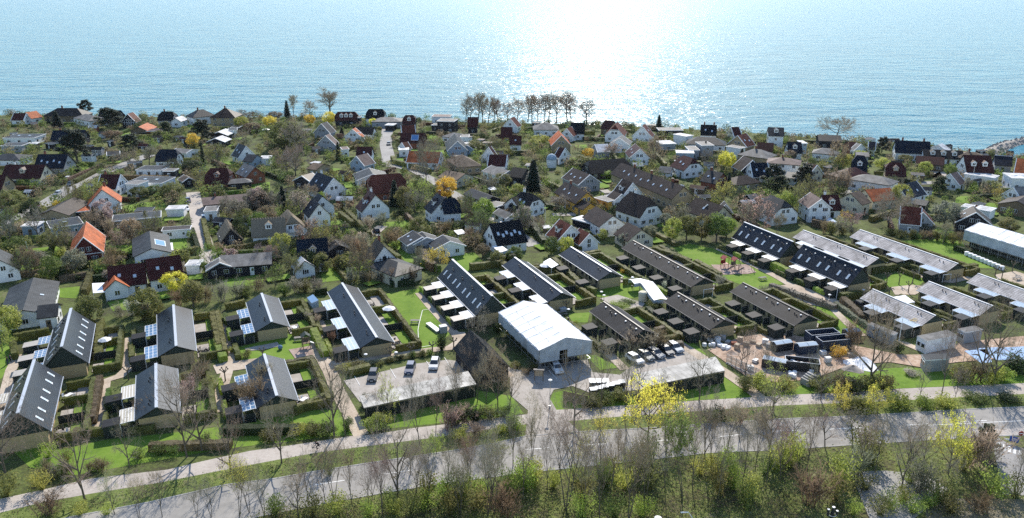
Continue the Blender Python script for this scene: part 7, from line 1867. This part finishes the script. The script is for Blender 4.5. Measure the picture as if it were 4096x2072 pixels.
for i, (p, y, w_, k) in enumerate(pts):
    tn = GT[int(k * len(GT))]
    if i < 60: shrub(0, 0, w_, w_ * rp_.uniform(.6, 1.0), tn, False, p)
    elif i < 105 and y > 500:
        bx, by = proj(p); s = ppm(by); tree(rp_.choice(('round1', 'round', 'oak1', 'round2', 'oak2', 'oak2')), bx, by, by - s * w_ * 1.6, s * w_ * 1.5, tn)
    else:
        r = rp_
        hh = w_ * r.uniform(.6, 1.25)
        for j in range(int(50 + 30 * w_)):
            d = rv(r); q = Vector((p.x, p.y, hh * .5)) + Vector((d.x * w_ * .55, d.y * w_ * .55, d.z * hh * .5)); leaf(mass, q, .5, r, (0, 1, 2, 3)[int(k * 97) % 4], d + rv(r) * .7)
for k, c in (('mass_olive', (.20, .205, .075)), ('mass_green', (.16, .22, .06)), ('mass_brown', (.22, .18, .12)), ('mass_dark', (.075, .10, .045))): 
    m = MATS['leaf'].copy(); m.name = k; MATS[k] = m
    for n in list(m.node_tree.nodes):
        if n.type == 'MIX': 
            for l in list(n.inputs[6].links): m.node_tree.links.remove(l)
            n.inputs[6].default_value = c + (1,)
tag(mass.obj('shrubbery', ['mass_olive', 'mass_green', 'mass_brown', 'mass_dark']), 'mixed small shrubs filling the far gardens', None, None, 'stuff')
# weeds and brush along the verges and under the front trees
mass = MB(); r = rp_
def brush(x, y, n, sp, hh, m):
    p = P(x, y)
    for j in range(n): leaf(mass, p + Vector((r.gauss(0, sp), r.gauss(0, sp), abs(r.gauss(0, hh)))), .22, r, m, rv(r) + Vector((0, 0, .4)))
for k in range(330):
    x = r.uniform(-40, 4140); a = PATH_LO; lo = next(c1[1] + (c2[1] - c1[1]) * (x - c1[0]) / (c2[0] - c1[0]) for c1, c2 in zip(PATH_LO, PATH_LO[1:]) if c1[0] <= x <= c2[0]); hi = next(c1[1] + (c2[1] - c1[1]) * (x - c1[0]) / (c2[0] - c1[0]) for c1, c2 in zip(ROAD_UP, ROAD_UP[1:]) if c1[0] <= x <= c2[0])
    if 2095 < x < 2335: continue
    brush(x, lo + (hi - lo) * r.uniform(.12, .8), 26, .6, .22, r.choice((0, 1, 1, 2)))
for k in range(1000):
    x = r.uniform(900, 3980); lo = next(c1[1] + (c2[1] - c1[1]) * (x - c1[0]) / (c2[0] - c1[0]) for c1, c2 in zip(ROAD_LO, ROAD_LO[1:]) if c1[0] <= x <= c2[0])
    y = lo + 12 + r.random() ** .8 * (2085 - lo); p = P(x, y)
    if y < 2085 and not on_sheet(p.x, p.y, LANE_SET): brush(x, y, 30, .9, .75, r.choice((0, 1, 2, 0, 3)))
tag(mass.obj('undergrowth', ['mass_olive', 'mass_green', 'mass_brown', 'mass_dark']), 'weeds and brush along the verges and under the front trees', None, None, 'stuff')
# scrub along the top of the shore bank
mass = MB()
for a, b in zip(cw, cw[1:]):
    for k in range(int((b - a).length / 2.2)):
        p = a.lerp(b, r.random()) + Vector((0, r.uniform(-5, 3), 0)); w_ = r.uniform(.8, 2.2); m_ = r.choice((0, 2, 2, 3))
        if inside_foot(p.x, p.y, .5): continue
        for j in range(24): d = rv(r); leaf(mass, p + Vector((d.x * w_, d.y * w_, .2 + abs(d.z) * w_)), .55, r, m_)
tag(mass.obj('shore_scrub', ['mass_olive', 'mass_green', 'mass_brown', 'mass_dark']), 'low scrub along the edge above the shore', None, None, 'stuff')
# ================================================================ labels for small things: beside which landmark, and which of several
from collections import defaultdict
buckets = defaultdict(list)
def place(x, y):
    best = min(LANDMARKS, key=lambda l: (l[0] - x) ** 2 + ((l[1] - y) * .8) ** 2); dx, dy = x - best[0], y - best[1]
    if abs(dx) > abs(dy) * .9: w_ = 'right of' if dx > 0 else 'left of'
    else: w_ = 'behind' if dy > 0 else 'in front of'
    return f"{w_} {best[2]}"
for o, desc, cat, grp in PENDING:
    x, y = o.location.x, o.location.y; buckets[f"{desc}|{place(x, y)}"].append((proj((x, y, 0))[0], o, cat, grp))
NUM = ['', 'second', 'third', 'fourth', 'fifth', 'sixth', 'seventh', 'eighth', 'ninth', 'tenth', 'eleventh', 'twelfth', 'thirteenth', 'fourteenth']
for key, its in buckets.items():
    desc, where = key.split('|'); its.sort(key=lambda t: t[0])
    for i, (_, o, cat, grp) in enumerate(its):
        if len(its) == 1: lab = f"{desc} {where}"
        else: lab = ('leftmost ' if i == 0 else 'rightmost ' if i == len(its) - 1 else NUM[min(i, 13)] + '-from-left ') + f"{desc} {where}"
        ws = lab.split(); tag(o, ' '.join(ws[:16]), cat, grp or (cat + 's of the village' if cat in ('tree', 'shrub', 'hedge') else None))

# ================================================================ thin spring haze over land and sea
mh = bpy.data.materials.new('haze_air'); mh.use_nodes = True; hn = mh.node_tree.nodes; hn.remove(hn['Principled BSDF'])
pv = hn.new('ShaderNodeVolumePrincipled'); pv.inputs['Color'].default_value = (.80, .88, 1, 1); pv.inputs['Density'].default_value = .000022; pv.inputs['Anisotropy'].default_value = .25
mh.node_tree.links.new(pv.outputs[0], hn['Material Output'].inputs['Volume']); MATS['haze_air'] = mh
mb = MB(); mb.box((0, 9900, 36), (34000, 20400, 84)); tag(mb.obj('haze', ['haze_air']), 'thin bluish spring haze over the village and sea', None, None, 'stuff')
S.cycles.volume_bounces = 0
